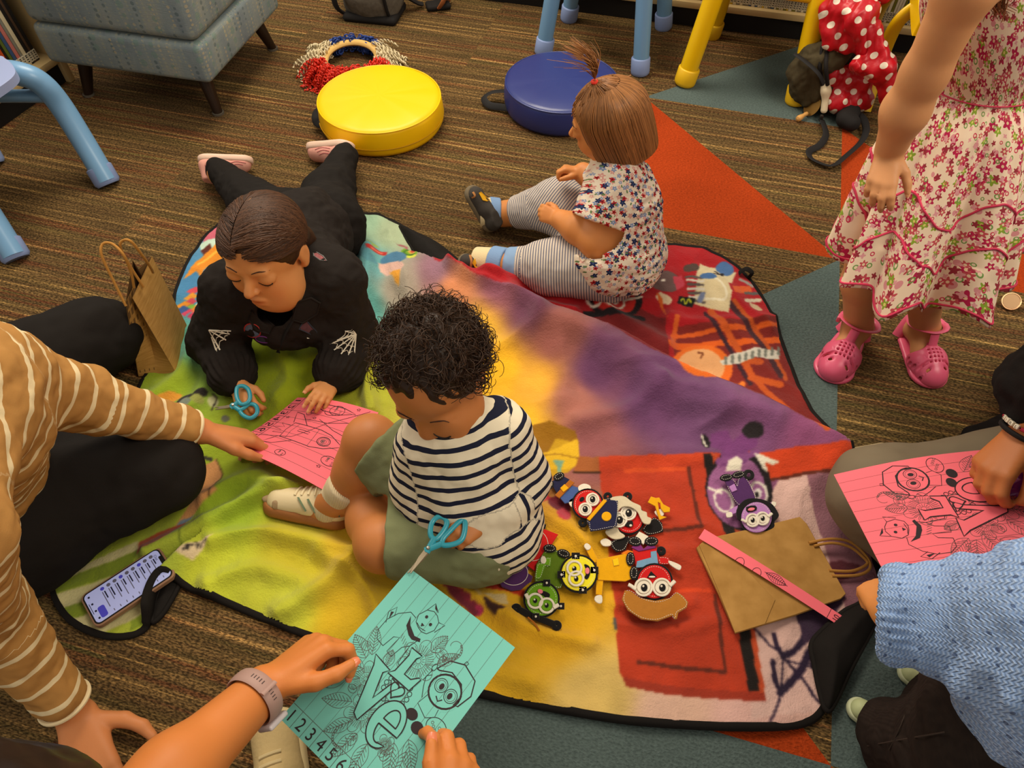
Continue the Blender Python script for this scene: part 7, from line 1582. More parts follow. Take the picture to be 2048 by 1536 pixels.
    for k, nmn in ((88, 'hem_trim'), (77, 'scallop_braid'), (66, 'scallop_braid'), (39, 'waist_seam')):
        q = np.array(rings[k]); out = nrm((q - ce[k]) * A(1, 1, 0)); sc = 0 if k in (88, 39) else .016; q = np.array([(lambda f, g: np.asarray(rings[f][i]) * (1 - g) + np.asarray(rings[f + 1][i]) * g)(*(lambda x: (int(x), x - int(x)))(min(87.9, max(0, k + 4.2 * math.sin(a * 6))))) for i, a in enumerate(th)]) if sc else q
        obj(nmn, MB().tube(q + out * .0015, .0022 if k != 39 else .0012, 6, True), TR, dr)
    # sandals
    JP = NT('pink_jelly', .35, .5); JP.color(rgba((226, 92, 122))); JP.b.inputs['Subsurface Weight'].default_value = .1
    for i, (hl, toe, an) in enumerate(feet):
        L = np.linalg.norm(toe - hl) + .030; d = nrm((toe - hl) * A(1, 1, 0)); O = hl * A(1, 1, 0) - d * .016 + A(0, 0, .001); R = shoe_frame(O, O + d, (0, 0, 1)); sg = 1 if i == 0 else -1
        Q = Sdf(.012 * 1); Q.cone((.20 * L, 0, .0), (.74 * L, -.01 * sg * L, .0), .19 * L, .255 * L); Q.cut((0, 0, .011), (0, 0, 1), .004).cut((0, 0, 0), (0, 0, -1), .003)
        sl = obj('sandal_sole', local_mesh(Q, (-.06 * L, -.35 * L, -.01), (1.1 * L, .35 * L, .03), .0024, R, O), JP.m, root, angle=0)
        Q = Sdf(.02); Q.chain([A(.42, 0, .17) * L, A(.62, 0, .13) * L, A(.80, -.01 * sg, .08) * L], [.185 * L, .215 * L, .20 * L]); Q.cut((0, 0, .006), (0, 0, -1), .003)
        Q.chain([A(.30, 0, .18) * L, A(.62, 0, .118) * L, A(.80, -.01 * sg, .068) * L], [.172 * L, .199 * L, .184 * L], k=.001); Q.ops = Q.ops[:-2] + [(f, k, True, c, r) for f, k, s_, c, r in Q.ops[-2:]]
        Q.cut((.44 * L, 0, 0), (-1, 0, .1), .003)
        for y in (-.13, .13): Q.ell((.47 * L, y * L, .22 * L), A(.10, .095, .20) * L, k=.004, sub=True)
        for gx in range(4):
            for gy in range(4): Q.cone(A(.60 + gx * .055, -.075 + gy * .05, .5) * L, A(.60 + gx * .055, -.075 + gy * .05, 0) * L, .014 * L, .014 * L, k=.002, sub=True)
        for k in range(5):
            for y in (-1, 1):
                a = math.radians(58 + k * 17 if k < 4 else 150); x0 = .55 + k * .07; Q.cone(A(x0, y * (.115 if k < 3 else .11 - .03 * (k - 3)), .30) * L, A(x0 + .055, y * .30 * (1 if k < 4 else .6), .02) * L, .017 * L, .024 * L, k=.002, sub=True)
        obj('sandal_upper', local_mesh(Q, (.2 * L, -.4 * L, -.01), (1.1 * L, .4 * L, .5 * L), .0018, R, O), JP.m, root, angle=0)
        Q = Sdf(.008); Q.chain([A(.46, 0, .38) * L, A(.36, 0, .44) * L, A(.30, 0, .48) * L], [.05 * L, .042 * L, .045 * L]); Q.cut((0, 0, 0), (0, 0, -1), .002)
        at = lambda x, y, z: O + R @ (A(x, y, z) * L)
        strap = catmull([at(.58, 0, .30), at(.52, 0, .40), at(.47, 0, .50)], 4); obj('sandal_tongue', MB().tube(strap, .010, 10, sq=.35, up=A(0, 0, 1)), JP.m, sl)
        lp = catmull([at(.05, 0, .42), at(.11, -.17, .42), at(.26, -.225, .45), at(.40, -.16, .50), at(.465, 0, .52), at(.40, .16, .50), at(.26, .225, .45), at(.11, .17, .42)], 5, True); obj('ankle_strap', MB().tube(lp, .0065, 10, True, sq=.4, up=A(0, 0, 1)), JP.m, sl)
        obj('heel_counter', MB().tube(catmull([at(.10, -.19, .05), at(.02, -.10, .28), at(.0, 0, .38), at(.02, .10, .28), at(.10, .19, .05)], 5), .011, 10, sq=.4, up=A(0, 0, 1)), JP.m, sl)
        obj('buckle', MB().box(at(.30, -.24 * sg, .43), (.018, .009, .016), R, .003), JP.m, sl)
    HC = lin((120, 66, 34)); hs = Sdf(.02); hs.ell(hd.w(0, -.08, .13), A(.42, .49, .41) * hd.H, hd.R); hs.ell(hd.w(0, -.30, -.25), A(.36, .24, .45) * hd.H, hd.R); hs.cut(hd.w(0, .34, .2), hd.R @ A(0, .95, -.35), .012)
    l, h_ = box_of([hd.C], .20); cap = bake('hair', hs, l, h_, .006, hair_mat('auburn_hair'), root, col=lambda V: np.tile(HC, (len(V), 1)))
    b = MB()
    for i in range(60):
        e = P(rnd.gauss(2002, 12), rnd.uniform(10, 46), .80); b.tube(catmull([hd.w(.2 + rnd.random() * .1, .25, -.1), P(2012 + rnd.gauss(0, 14), -90, .89), P(1992 + rnd.gauss(0, 12), -10, .835), e], 5), np.linspace(.0014, .0004, 16), 4, col=HC * rnd.uniform(.6, 1.6), cap=False)
    obj('loose_locks', b, hair_mat('auburn_hair'), cap, angle=0)['kind'] = 'stuff'
standing_girl()
# small round metal-rimmed thing and navy shoe behind the dress
q = P(2020, 606, .012); cz = thing('round_compact', 'small round metal-rimmed disc on the carpet at the right edge', 'disc', q * A(1, 1, 0)); Rm = axes(z=A(-.3, -.5, .8), x=A(1, 0, 0))
obj('rim', MB().tube(q + A(0, 0, .006) + Rm[:, 0] * (np.cos(np.arange(32) * PI / 16) * .020)[:, None] + Rm[:, 1] * (np.sin(np.arange(32) * PI / 16) * .020)[:, None], .0022, 8, True), mat('rose_gold', (196, 150, 110), .3, metal=.8), cz)
obj('disc', MB().lathe([(0, .001), (.019, .001), (.019, -.002), (0, -.002)], q + A(0, 0, .006), 32, Rm), mat('bronze_disc', (120, 92, 62), .3, metal=.5), cz)
tag(obj('fabric_scrap', MB().prism(catmull(PP([(1948, 604), (1962, 600), (1978, 606), (1986, 616), (1966, 620), (1952, 614)], .001), 3, True), .006), mat('navy_cloth', (34, 40, 72), .8)), 'scrap of dark navy cloth on the carpet beneath the dress hem', 'cloth')
# ============================================================ red dotted coat, dotted bag, olive bag
def dots(name, base):
    t = NT(name, .38, .4); o = t.obj(); sx = t.n('ShaderNodeSeparateXYZ'); t.put(sx.inputs[0], o)
    u = t.math('ADD', sx.outputs[0], 4); v = t.math('ADD', t.math('MULTIPLY_ADD', sx.outputs[2], .8, 4), t.math('MULTIPLY', sx.outputs[1], .6)); p = .046
    v_ = t.math('DIVIDE', v, p * .62); row = t.math('FLOOR', v_); u_ = t.math('ADD', t.math('DIVIDE', u, p), t.math('MULTIPLY', t.math('MODULO', t.math('ABSOLUTE', row), 2), .5))
    du = t.math('MULTIPLY', t.math('SUBTRACT', t.math('FRACT', u_), .5), p); dv = t.math('MULTIPLY', t.math('SUBTRACT', t.math('FRACT', v_), .5), p * .62)
    d = t.math('SQRT', t.math('ADD', t.math('MULTIPLY', du, du), t.math('MULTIPLY', dv, dv))); t.color(t.mix(t.math('LESS_THAN', d, .0088), rgba(base), rgba((226, 212, 190)))); t.bump(t.noise(60, 3, o), .3, .004); return t.m
RD = dots('red_dotted_satin', (182, 14, 28)); CRM = mat('cream_plush', (222, 204, 168), .95, bump=(220, .4)); OLV = mat('olive_canvas', (66, 56, 34), .9, bump=(260, .3))
def cloth(name, parts, m, root, h=.0036, wr=None, cuts=()):
    k = Sdf(.025)
    for a, b, ra, rb in parts: k.cone(P(*a), P(*b), ra, rb)
    for c in cuts: k.cut(*c)
    l, h_ = box_of([P(*q) for pr in parts for q in pr[:2]], .1); return bake(name, k, l, h_, h, m, root, wr=wr)
ct = thing('coat', 'red coat with white dots hung over the yellow chair', 'coat', P(1720, 200)); fw = folds(17, .012, 4, (1.4, 1.4, .6)); fw2 = folds(26, .009, 9, (1.2, 1.2, .7))
cloth('coat_body', [((1668, 20, .30), (1735, 20, .32), .034, .04), ((1660, 60, .25), (1720, 62, .25), .028, .034), ((1655, 84, .22), (1700, 92, .22), .014, .016), ((1720, 40, .30), (1735, 120, .20), .034, .026), ((1690, -30, .33), (1760, -30, .34), .04, .04), ((1660, 50, .26), (1668, 15, .3), .025, .03)], RD, ct, wr=fw)
cloth('coat_sleeve', [((1745, 60, .28), (1765, 130, .2), .032, .032), ((1765, 130, .2), (1782, 190, .11), .030, .024), ((1782, 190, .11), (1793, 232, .045), .020, .008), ((1715, 130, .2), (1750, 150, .17), .026, .022)], RD, ct, wr=fw)
bg2 = thing('shoulder_bag', 'red dotted bag with black base and long black strap', 'bag', P(1690, 250))
cloth('bag_flap', [((1672, 150, .12), (1720, 160, .11), .030, .036), ((1672, 200, .055), (1715, 195, .055), .036, .038), ((1690, 215, .035), (1724, 190, .07), .026, .026), ((1740, 110, .16), (1738, 150, .12), .028, .024)], RD, bg2, wr=fw2)
bk = cloth('bag_body', [((1652, 140, .13), (1700, 95, .17), .028, .030), ((1665, 128, .14), (1710, 90, .17), .020, .022), ((1690, 238, .03), (1704, 246, .028), .026, .024), ((1660, 200, .04), (1700, 225, .03), .03, .03), ((1690, 120, .12), (1700, 160, .08), .03, .03)], BLK, bg2)
cloth('cream_band', [((1650, 168, .10), (1652, 180, .09), .013, .012), ((1652, 186, .08), (1648, 220, .035), .0095, .0105)], CRM, bg2, h=.0026)
obj('strap_clip', MB().box(P(1642, 236, .018), (.011, .012, .02), None, .003), mat('black_clip', (30, 28, 26), .25, .6), bg2)
obj('shoulder_strap', MB().tube(catmull([P(1644, 240, .012), P(1652, 268, .012), P(1640, 290, .008), P(1619, 302, .008), P(1622, 316, .008), P(1645, 328, .010), P(1668, 330, .012), P(1694, 310, .01), P(1722, 284, .012), P(1732, 262, .02), P(1728, 240, .03), P(1716, 228, .03)], 8), .0105, 10, sq=.28, up=A(.3, .3, 1)), STRAP, bg2)
ob2 = thing('rucksack', 'olive canvas rucksack standing behind the yellow chair leg', 'bag', P(1620, 180))
cloth('bag_body', [((1612, 180, .05), (1660, 190, .05), .05, .05), ((1628, 120, .15), (1668, 110, .17), .048, .045), ((1610, 150, .1), (1650, 150, .1), .05, .05)], OLV, ob2, wr=fw2)
for a, b_, c in (((1645, 92, .2), (1640, 130, .16), (1645, 170, .1)), ((1655, 92, .2), (1652, 130, .17), (1655, 170, .11))): obj('piping', MB().tube(catmull(PP([a, b_, c]), 5), .006, 8), BLK, ob2)
obj('strap', MB().tube(catmull([P(1590, 108, .17), P(1612, 124, .165), P(1636, 146, .15), P(1648, 168, .12)], 6), .0085, 8, sq=.35), STRAP, ob2)
rt = thing('wooden_handle_toy', 'small toy with turned wooden handle lying by the yellow chair foot', 'toy', P(1605, 235))
hd_ = P(1596, 238, .012); dv = nrm(P(1618, 224, .016) - hd_); obj('handle', MB().lathe([(0, -.004), (.008, -.001), (.0095, .006), (.008, .016), (.0055, .026), (.0065, .034), (.005, .042), (0, .043)], hd_, 18, axes(z=dv, x=A(0, 0, 1))), mat('turned_beech', (206, 152, 84), .45, .4), rt)
obj('brass_disc', MB().lathe([(0, 0), (.03, 0), (.031, .002), (0, .003)], P(1625, 212, .03), 28, axes(z=nrm(A(-.8, -.2, .45)), x=A(0, 0, 1))), mat('brass', (130, 96, 44), .35, metal=.7), rt)
# ============================================================ grown-ups and the child in blue
def rough_head(S, root, C, f, hair, name='hair', H=.23):
    hd = Head(C, f, (0, 0, 1), H); hd.add(S); hs = Sdf(.03); hs.ell(hd.w(0, -.08, .13), A(.43, .50, .42) * H, hd.R); hs.ell(hd.w(0, -.28, -.3), A(.38, .26, .5) * H, hd.R); hs.cut(hd.w(0, .34, .2), hd.R @ A(0, .95, -.35), .012)
    l, h_ = box_of([hd.C], .26); HC = lin(hair); bake(name, hs, l, h_, .007, hair_mat('dark_brown_hair'), root, col=lambda V: HC * (1 + .3 * vnoise(V * A(160, 160, 30)))[:, None], wr=folds(40, .003)); return hd
def striped_woman():
    root = person('person in tan and cream striped top sitting cross-legged at the left edge', P(40, 1000))
    chest, waist, pel = P(-120, 830, .46), P(-110, 960, .26), P(-90, 1000, .11); nk = P(-230, 760, .62)
    s1, e1, w1 = P(-40, 735, .50), P(165, 800, .315), P(402, 862, .130); s2, e2, w2 = P(-120, 1090, .52), P(-30, 1235, .27), P(152, 1428, .045)
    hF, kF, aF = P(-60, 800, .11), P(192, 674, .105), P(60, 830, .06); hN, kN, aN = P(20, 1050, .13), P(312, 940, .115), P(140, 850, .06)
    S = Sdf(.03); hd = rough_head(S, root, P(-330, 620, .80), (.8, .1, -.4), (44, 28, 20)); S.cone(hd.w(0, -.12, -.25), nk, .055, .055); S.cone(nk, chest, .07, .11); S.cone(chest, waist, .11, .10); S.cone(waist, pel, .10, .12); S.cone(s1, s2, .05, .05)
    S.chain([s1, e1, w1], [.045, .036, .026]); S.chain([s2, e2, w2], [.045, .036, .026]); S.chain([hF, kF, aF], [.085, .06, .045]); S.chain([hN, kN, aN], [.085, .06, .045]); S.cone(aF, P(160, 860, .03), .035, .03); S.cone(aN, P(60, 820, .04), .035, .03)
    f1, t1 = hand(S, w1, P(486, 874, .075) - w1, (-.15, .45, .9), .172, 1, ((18, 18, 12), (24, 26, 16), (32, 30, 20), (38, 34, 22)), thumb=((.85, .42, .25), (.96, .12, .12)), spread=(.06, .02, -.03, -.08))
    f2, t2 = hand(S, w2, P(196, 1580, .018) - w2, (.1, -.25, 1), .178, -1, ((6, 10, 8),) * 4, thumb=((.45, .85, .12), (.85, .35, .05)), spread=(.16, .05, -.06, -.18))
    base = lin((202, 128, 76)); lo, hi = box_of([s1, e1, w1, f1[1][3], s2, e2, f2[1][3], kF, kN, pel, hd.C, aF], .17)
    body = bake('body', S, lo, hi, .0036, SK, root, col=lambda V: hd.paint(V, np.tile(base, (len(V), 1))))
    b = MB(); nail(b, t2[3], t2[2], (.1, -.2, 1), .178); [nail(b, f[3], f[2], (-.15, .4, .9), .172) for f in f1]; nail(b, t1[3], t1[2], (-.1, .3, .9), .172); obj('fingernails', b, mat('nail_adult', (214, 142, 100), .35, .5), body)['kind'] = 'stuff'
    Q = Sdf(.05); Q.cone(chest, waist, .135, .13); Q.cone(waist, P(-60, 1030, .12), .13, .135); Q.cone(s1, s2, .065, .065); Q.cone(nk, chest, .08, .12); c1 = w1 + (e1 - w1) * .10; c2 = w2 + (e2 - w2) * .14
    Q.chain([s1, e1], [.062, .052], k=.03); Q.chain([e1, c1 + (e1 - c1) * .1], [.052, .036], k=.03); Q.cone(c1 + (e1 - c1) * .1, c1, .036, .034, k=.01); Q.chain([s2, e2], [.068, .056], k=.03); Q.chain([e2, c2 + (e2 - c2) * .1], [.056, .039], k=.03); Q.cone(c2 + (e2 - c2) * .1, c2, .039, .038, k=.01)
    Q.local_cut(c1, nrm(w1 - e1), .07, .003); Q.local_cut(c2, nrm(w2 - e2), .07, .003)
    def fd(V): return .5 * folds(15, .008, 2)(V) + folds(26, .0045, 12)(V)
    st = lambda V: bone_coords(V, [(s1, e1, 1, .055), (e1, w1, 1 + np.linalg.norm(e1 - s1), .045), (s2, e2, 3, .06), (e2, w2, 3 + np.linalg.norm(e2 - s2), .048), (pel, nk, 6, .13)]) + .006 * fbm(V * 10 + 2, 2)
    lo, hi = box_of([s1, e1, w1, s2, e2, w2, pel, nk], .18); sh = bake('striped_top', Q, lo, hi, .0042, striped('tan_stripe_jersey', (172, 124, 66), (222, 200, 156), .0415, .20), root, wr=fd, attr=st)
    for c, w_, e_, r in ((c1, w1, e1, .0338), (c2, w2, e2, .0372)): R = axes(z=nrm(w_ - e_), x=A(0, 0, 1)); t = np.arange(40) * 2 * PI / 40; obj('cuff', MB().tube(c + R[:, 0] * (np.cos(t) * r)[:, None] + R[:, 1] * (np.sin(t) * r)[:, None], .0040, 8, True, sq=1), mat('cream_cuff', (222, 200, 156), .85), sh)
    K = Sdf(.05); K.cone(hF, hN, .13, .13); K.chain([hF, kF], [.118, .082]); K.chain([kF, aF], [.076, .06]); K.chain([hN, kN], [.122, .080]); K.chain([kN, aN], [.074, .060]); K.cone(aF, aN, .05, .05); K.cut((0, 0, .012), (0, 0, -1), .006)
    lo, hi = box_of([hF, kF, aF, hN, kN, aN], .17); bake('trousers', K, lo, hi, .0046, BLKP, root, wr=folds(12, .008, 3))
striped_woman()
def paper_holder():
    root = person('person at the bottom edge with lilac watch holding the aqua sheet in both hands', P(300, 1800))
    sh1, e1, w1 = P(110, 1960, .58), P(205, 1690, .36), P(528, 1376, .245); sh2, e2, w2 = P(700, 2060, .58), P(850, 1900, .34), P(908, 1690, .215)
    C = P(-110, 1895, .74); pel = P(330, 2300, .12); chest = P(380, 2000, .5)
    S = Sdf(.03); hd = rough_head(S, root, C, (.35, .55, -.75), (34, 22, 16)); S.cone(hd.w(0, -.2, -.25), chest, .055, .12); S.cone(chest, pel, .12, .13); S.cone(sh1, sh2, .05, .05)
    S.chain([sh1, e1, e1 * .62 + w1 * .38, w1], [.05, .046, .045, .031]); S.chain([sh2, e2, w2], [.048, .042, .029]); ft = P(575, 1450, .05)
    S.chain([pel, P(420, 2100, .3), P(575, 1860, .10), P(585, 1660, .06)], [.09, .065, .045, .035])
    f1, t1 = hand(S, w1, P(640, 1288, .235) - w1, (-.52, .30, .70), .172, 1, ((38, 62, 30), (52, 60, 32), (58, 60, 34), (62, 58, 36)), thumb=((.72, .50, .30), (.92, .05, .10)), spread=(.12, .02, -.04, -.10), fat=1.02)
    f2, t2 = hand(S, w2, P(912, 1540, .215) - w2, (.50, -.30, .80), .172, -1, ((14, 42, 30), (22, 46, 32), (30, 50, 34), (36, 52, 36)), thumb=((.86, .30, -.12), (.97, .02, -.06)), spread=(.10, .02, -.04, -.10))
    base = lin((204, 122, 58)); lo, hi = box_of([sh1, e1, w1, f1[1][3], sh2, w2, f2[1][3], pel, C, ft], .15)
    body = bake('body', S, lo, hi, .0034, SK, root, col=lambda V: hd.paint(V, np.tile(base, (len(V), 1))))
    b = MB(); nail(b, t1[3], t1[2], (-.1, -.1, 1), .172, .040, .058); nail(b, t2[3], t2[2], (.1, -.1, 1), .172, .042, .062); nail(b, f1[0][3], f1[0][2], (0, .3, .9), .172); obj('fingernails', b, mat('peach_nail', (222, 124, 84), .3, .6), body)['kind'] = 'stuff'
    Q = Sdf(.04); Q.cone(chest, pel, .15, .16); Q.cone(sh1, sh2, .075, .075); Q.cone(sh1, sh1 * .6 + e1 * .4, .075, .07); Q.cone(sh2, sh2 * .6 + e2 * .4, .075, .07); lo, hi = box_of([sh1, sh2, pel], .2); bake('shirt', Q, lo, hi, .008, mat('dark_shirt', (40, 40, 46), .9), root)
    d = nrm(w1 - e1); cw = w1 - d * .018; R = axes(z=d, x=A(-.4, .3, .8)); t = np.arange(48) * 2 * PI / 48; WB = mat('lilac_silicone', (168, 134, 122), .55, .35)
    rr = .0375; ring = cw + R[:, 0] * (np.cos(t) * rr)[:, None] + R[:, 1] * (np.sin(t) * rr * 1.02)[:, None]
    st = obj('watch_strap', MB().tube(ring, .0125, 12, True, sq=.20, up=R[:, 0]), WB, root)
    top = lambda a, off=0, l=.003: cw + R[:, 0] * math.cos(a) * (rr + l) + R[:, 1] * math.sin(a) * (rr * 1.02 + l) + d * off
    b = MB(); a0 = math.atan2((CO - cw) @ R[:, 1], (CO - cw) @ R[:, 0])
    for k in range(11):
        if k in (5, 6): continue
        a = a0 - .62 + k * .115; er = A(*nrm(top(a) - cw)); b.box(top(a, 0, .0018), (.0016, .0018, .006), np.stack([er, nrm(np.cross(d, er)), d], 1), .0005)
    obj('strap_hole', b, mat('strap_hole_dark', (84, 66, 62), .8), st)['kind'] = 'stuff'
    b = MB(); ks = np.linspace(a0 - .10, a0 + .02, 5)
    obj('strap_keeper', MB().tube([top(a0 + .10, s, .0026) for s in np.linspace(-.0125, .0125, 6)], .0034, 8, sq=.5), WB, st)
    er = A(*nrm(top(a0 + 1.9) - cw)); obj('watch_case', MB().box(top(a0 + 1.75, 0, .004), (.008, .030, .034), np.stack([er, nrm(np.cross(d, er)), d], 1), .003, seg=3), mat('watch_white', (206, 196, 196), .3, .5), st)
    CS = mat('cream_knit_shoe', (196, 170, 118), .85, bump=(160, .5), var=(30, .12)); sneaker(root, P(592, 1690, .004), P(556, 1422, .004), (-.1, -.05, 1), CS, mat('cream_rubber', (204, 182, 134), .6), mat('cream_shoe_lace', (206, 184, 136), .8), wd=1.15, collar=.5)
paper_holder()
def grey_knee():
    root = person('person in black sweater and grey leggings with letter-bead bracelet', P(2050, 900))
    hN, kN, aN = P(2190, 960, .13), P(1762, 990, .115), P(1900, 1200, .055); hF, kF, aF = P(2200, 760, .12), P(2330, 660, .1), P(2300, 860, .06)
    chest, pel, nk = P(2380, 760, .50), P(2300, 900, .12), P(2420, 650, .66); s1, e1, w1 = P(2330, 660, .60), P(2135, 755, .46), P(2052, 866, .375); s2, e2, w2 = P(2440, 1020, .56), P(2360, 1080, .40), P(2236, 1034, .292)
    S = Sdf(.03); hd = rough_head(S, root, P(2480, 520, .84), (-.8, -.2, -.5), (36, 24, 18)); S.cone(hd.w(0, -.12, -.25), nk, .055, .055); S.cone(nk, chest, .07, .11); S.cone(chest, pel, .11, .12); S.cone(s1, s2, .05, .05); S.chain([s1, e1, w1], [.045, .037, .027]); S.chain([s2, e2, w2], [.045, .037, .027]); S.chain([hN, kN, aN], [.08, .06, .042]); S.chain([hF, kF, aF], [.08, .06, .042]); S.cone(aN, P(1990, 1190, .03), .035, .03); S.cone(aF, P(2250, 900, .03), .035, .03)
    f1, t1 = hand(S, w1, P(1996, 926, .352) - w1, (-.80, .02, .60), .152, -1, ((34, 52, 30), (38, 54, 32), (42, 56, 34), (46, 56, 36)), thumb=((.70, .45, .35), (.85, -.1, .5)), fat=1.08)
    f2, t2 = hand(S, w2, P(2130, 1008, .288) - w2, (.1, .1, 1), .186, 1, ((40, 50, 30),) * 4, thumb=((.86, .26, -.42), (.99, -.12, -.06)))
    base = lin((188, 112, 60)); lo, hi = box_of([s1, e1, w1, f1[1][3], s2, t2[3], pel, kN, aN, kF, hd.C], .16)
    body = bake('body', S, lo, hi, .0038, SK, root, col=lambda V: hd.paint(V, np.tile(base, (len(V), 1))))
    b = MB(); nail(b, t2[3], t2[2], (.0, -.2, 1), .178, .044, .075); obj('thumbnail', b, mat('nude_nail', (206, 150, 104), .25, .6), body); b = MB(); d = nrm(t2[3] - t2[2]); nail(b, t2[3] + d * .010, t2[2], (0, -.2, 1), .178, .038, .026); obj('nail_tip', b, mat('white_nail_tip', (232, 218, 190), .3, .5), body)
    Q = Sdf(.05); Q.cone(chest, pel, .15, .15); Q.cone(s1, s2, .075, .075); Q.cone(nk, chest, .08, .13); c1 = w1 + (e1 - w1) * .40; Q.chain([s1, e1, c1], [.075, .058, .041], k=.03); Q.chain([s2, e2, w2 + (e2 - w2) * .2], [.075, .06, .042], k=.03); Q.ell(P(2040, 770, .40), (.036, .036, .036)); Q.cone(P(1950, 880, .06), P(2100, 860, .12), .03, .06)
    lo, hi = box_of([s1, e1, c1, s2, w2, pel, nk, P(1950, 880, .06)], .17); bake('sweater', Q, lo, hi, .0048, mat('black_knit', (30, 26, 24), .95, .1, bump=(260, .35)), root, wr=folds(22, .009, 3))
    K = Sdf(.05); K.cone(hN, hF, .12, .12); K.chain([hN, kN], [.125, .086]); K.chain([kN, aN], [.080, .055]); K.chain([hF, kF, aF], [.11, .05, .05]); K.cut((0, 0, .012), (0, 0, -1), .005)
    lo, hi = box_of([hN, kN, aN, hF, kF, aF], .16); bake('leggings', K, lo, hi, .0044, mat('grey_jersey', (118, 104, 82), .75, .25, bump=(500, .1)), root, wr=folds(9, .008, 7))
    # bracelets
    ax = nrm(w1 - e1); R = axes(z=ax, x=A(-.6, -.3, .6)); n = 40
    def ring(c, r): t = np.arange(n) * 2 * PI / n; return c + R[:, 0] * (np.cos(t) * r)[:, None] + R[:, 1] * (np.sin(t) * r)[:, None]
    c0 = w1 - ax * .004; obj('black_bracelet', MB().tube(ring(c0 + ax * .006, .0345), .0040, 8, True), BLK, root); br = obj('bead_bracelet', MB().tube(ring(c0 - ax * .006, .0350), .0012, 6, True), BLK, root); WBD = mat('white_bead', (228, 214, 188), .4); RB = mat('red_bead', (168, 40, 60), .3)
    a0 = math.atan2((CO - c0) @ R[:, 1], (CO - c0) @ R[:, 0]); word = 'GIRL MOM'; b = MB(); tx = MB(); sp = -1 if np.cross(R[:, 0], R[:, 1]) @ ax > 0 else 1
    tdir = lambda a: -R[:, 0] * math.sin(a) + R[:, 1] * math.cos(a)
    sgn = 1 if tdir(a0)[0] > 0 else -1
    for k, chx in enumerate(word):
        a = a0 + sgn * (k - 4.6) * .245; er = R[:, 0] * math.cos(a) + R[:, 1] * math.sin(a); tg = tdir(a) * sgn; p = c0 - ax * .006 + er * .0365; upv = np.cross(er, tg)
        if chx == ' ': b.tube([p - tg * .003, p + tg * .003], .0030, 8, mi=1); continue
        b.box(p, (.0072, .0072, .0066), np.stack([tg, upv, er], 1), .0012); V, F = glyphs(chx); V = (V - (V.min(0) + V.max(0)) / 2) * .0068; tx.add(p + tg * V[:, :1] + upv * V[:, 1:2] + er * .0035, F)
    for k in (-1, -2, -3): a = a0 + sgn * (k - 4.6) * .235; er = R[:, 0] * math.cos(a) + R[:, 1] * math.sin(a); b.tube([c0 - ax * .006 + er * .0365 - tdir(a) * .003, c0 - ax * .006 + er * .0365 + tdir(a) * .003], .0032, 8, mi=1)
    obj('letter_beads', b, [WBD, RB], br)['kind'] = 'stuff'; obj('bead_letters', tx, mat('bead_print', (24, 22, 22), .5), br)['kind'] = 'stuff'
grey_knee()
PURP = mat('purple_plastic', (140, 44, 130), .3, .5)
scissors('purple-handled scissors cutting the right-hand pink sheet', [[(2040, 950, .315), (2065, 925, .33), (2095, 925, .335), (2100, 945, .33), (2070, 962, .32), (2046, 966, .315)], [(2034, 972, .312), (2065, 968, .318), (2095, 972, .322), (2090, 992, .318), (2060, 994, .314), (2036, 988, .310)]], (1996, 990, .300), [(1938, 1001, .276), (1936, 1004, .274)], PURP, .28, r=.0055, blade_w=.010)
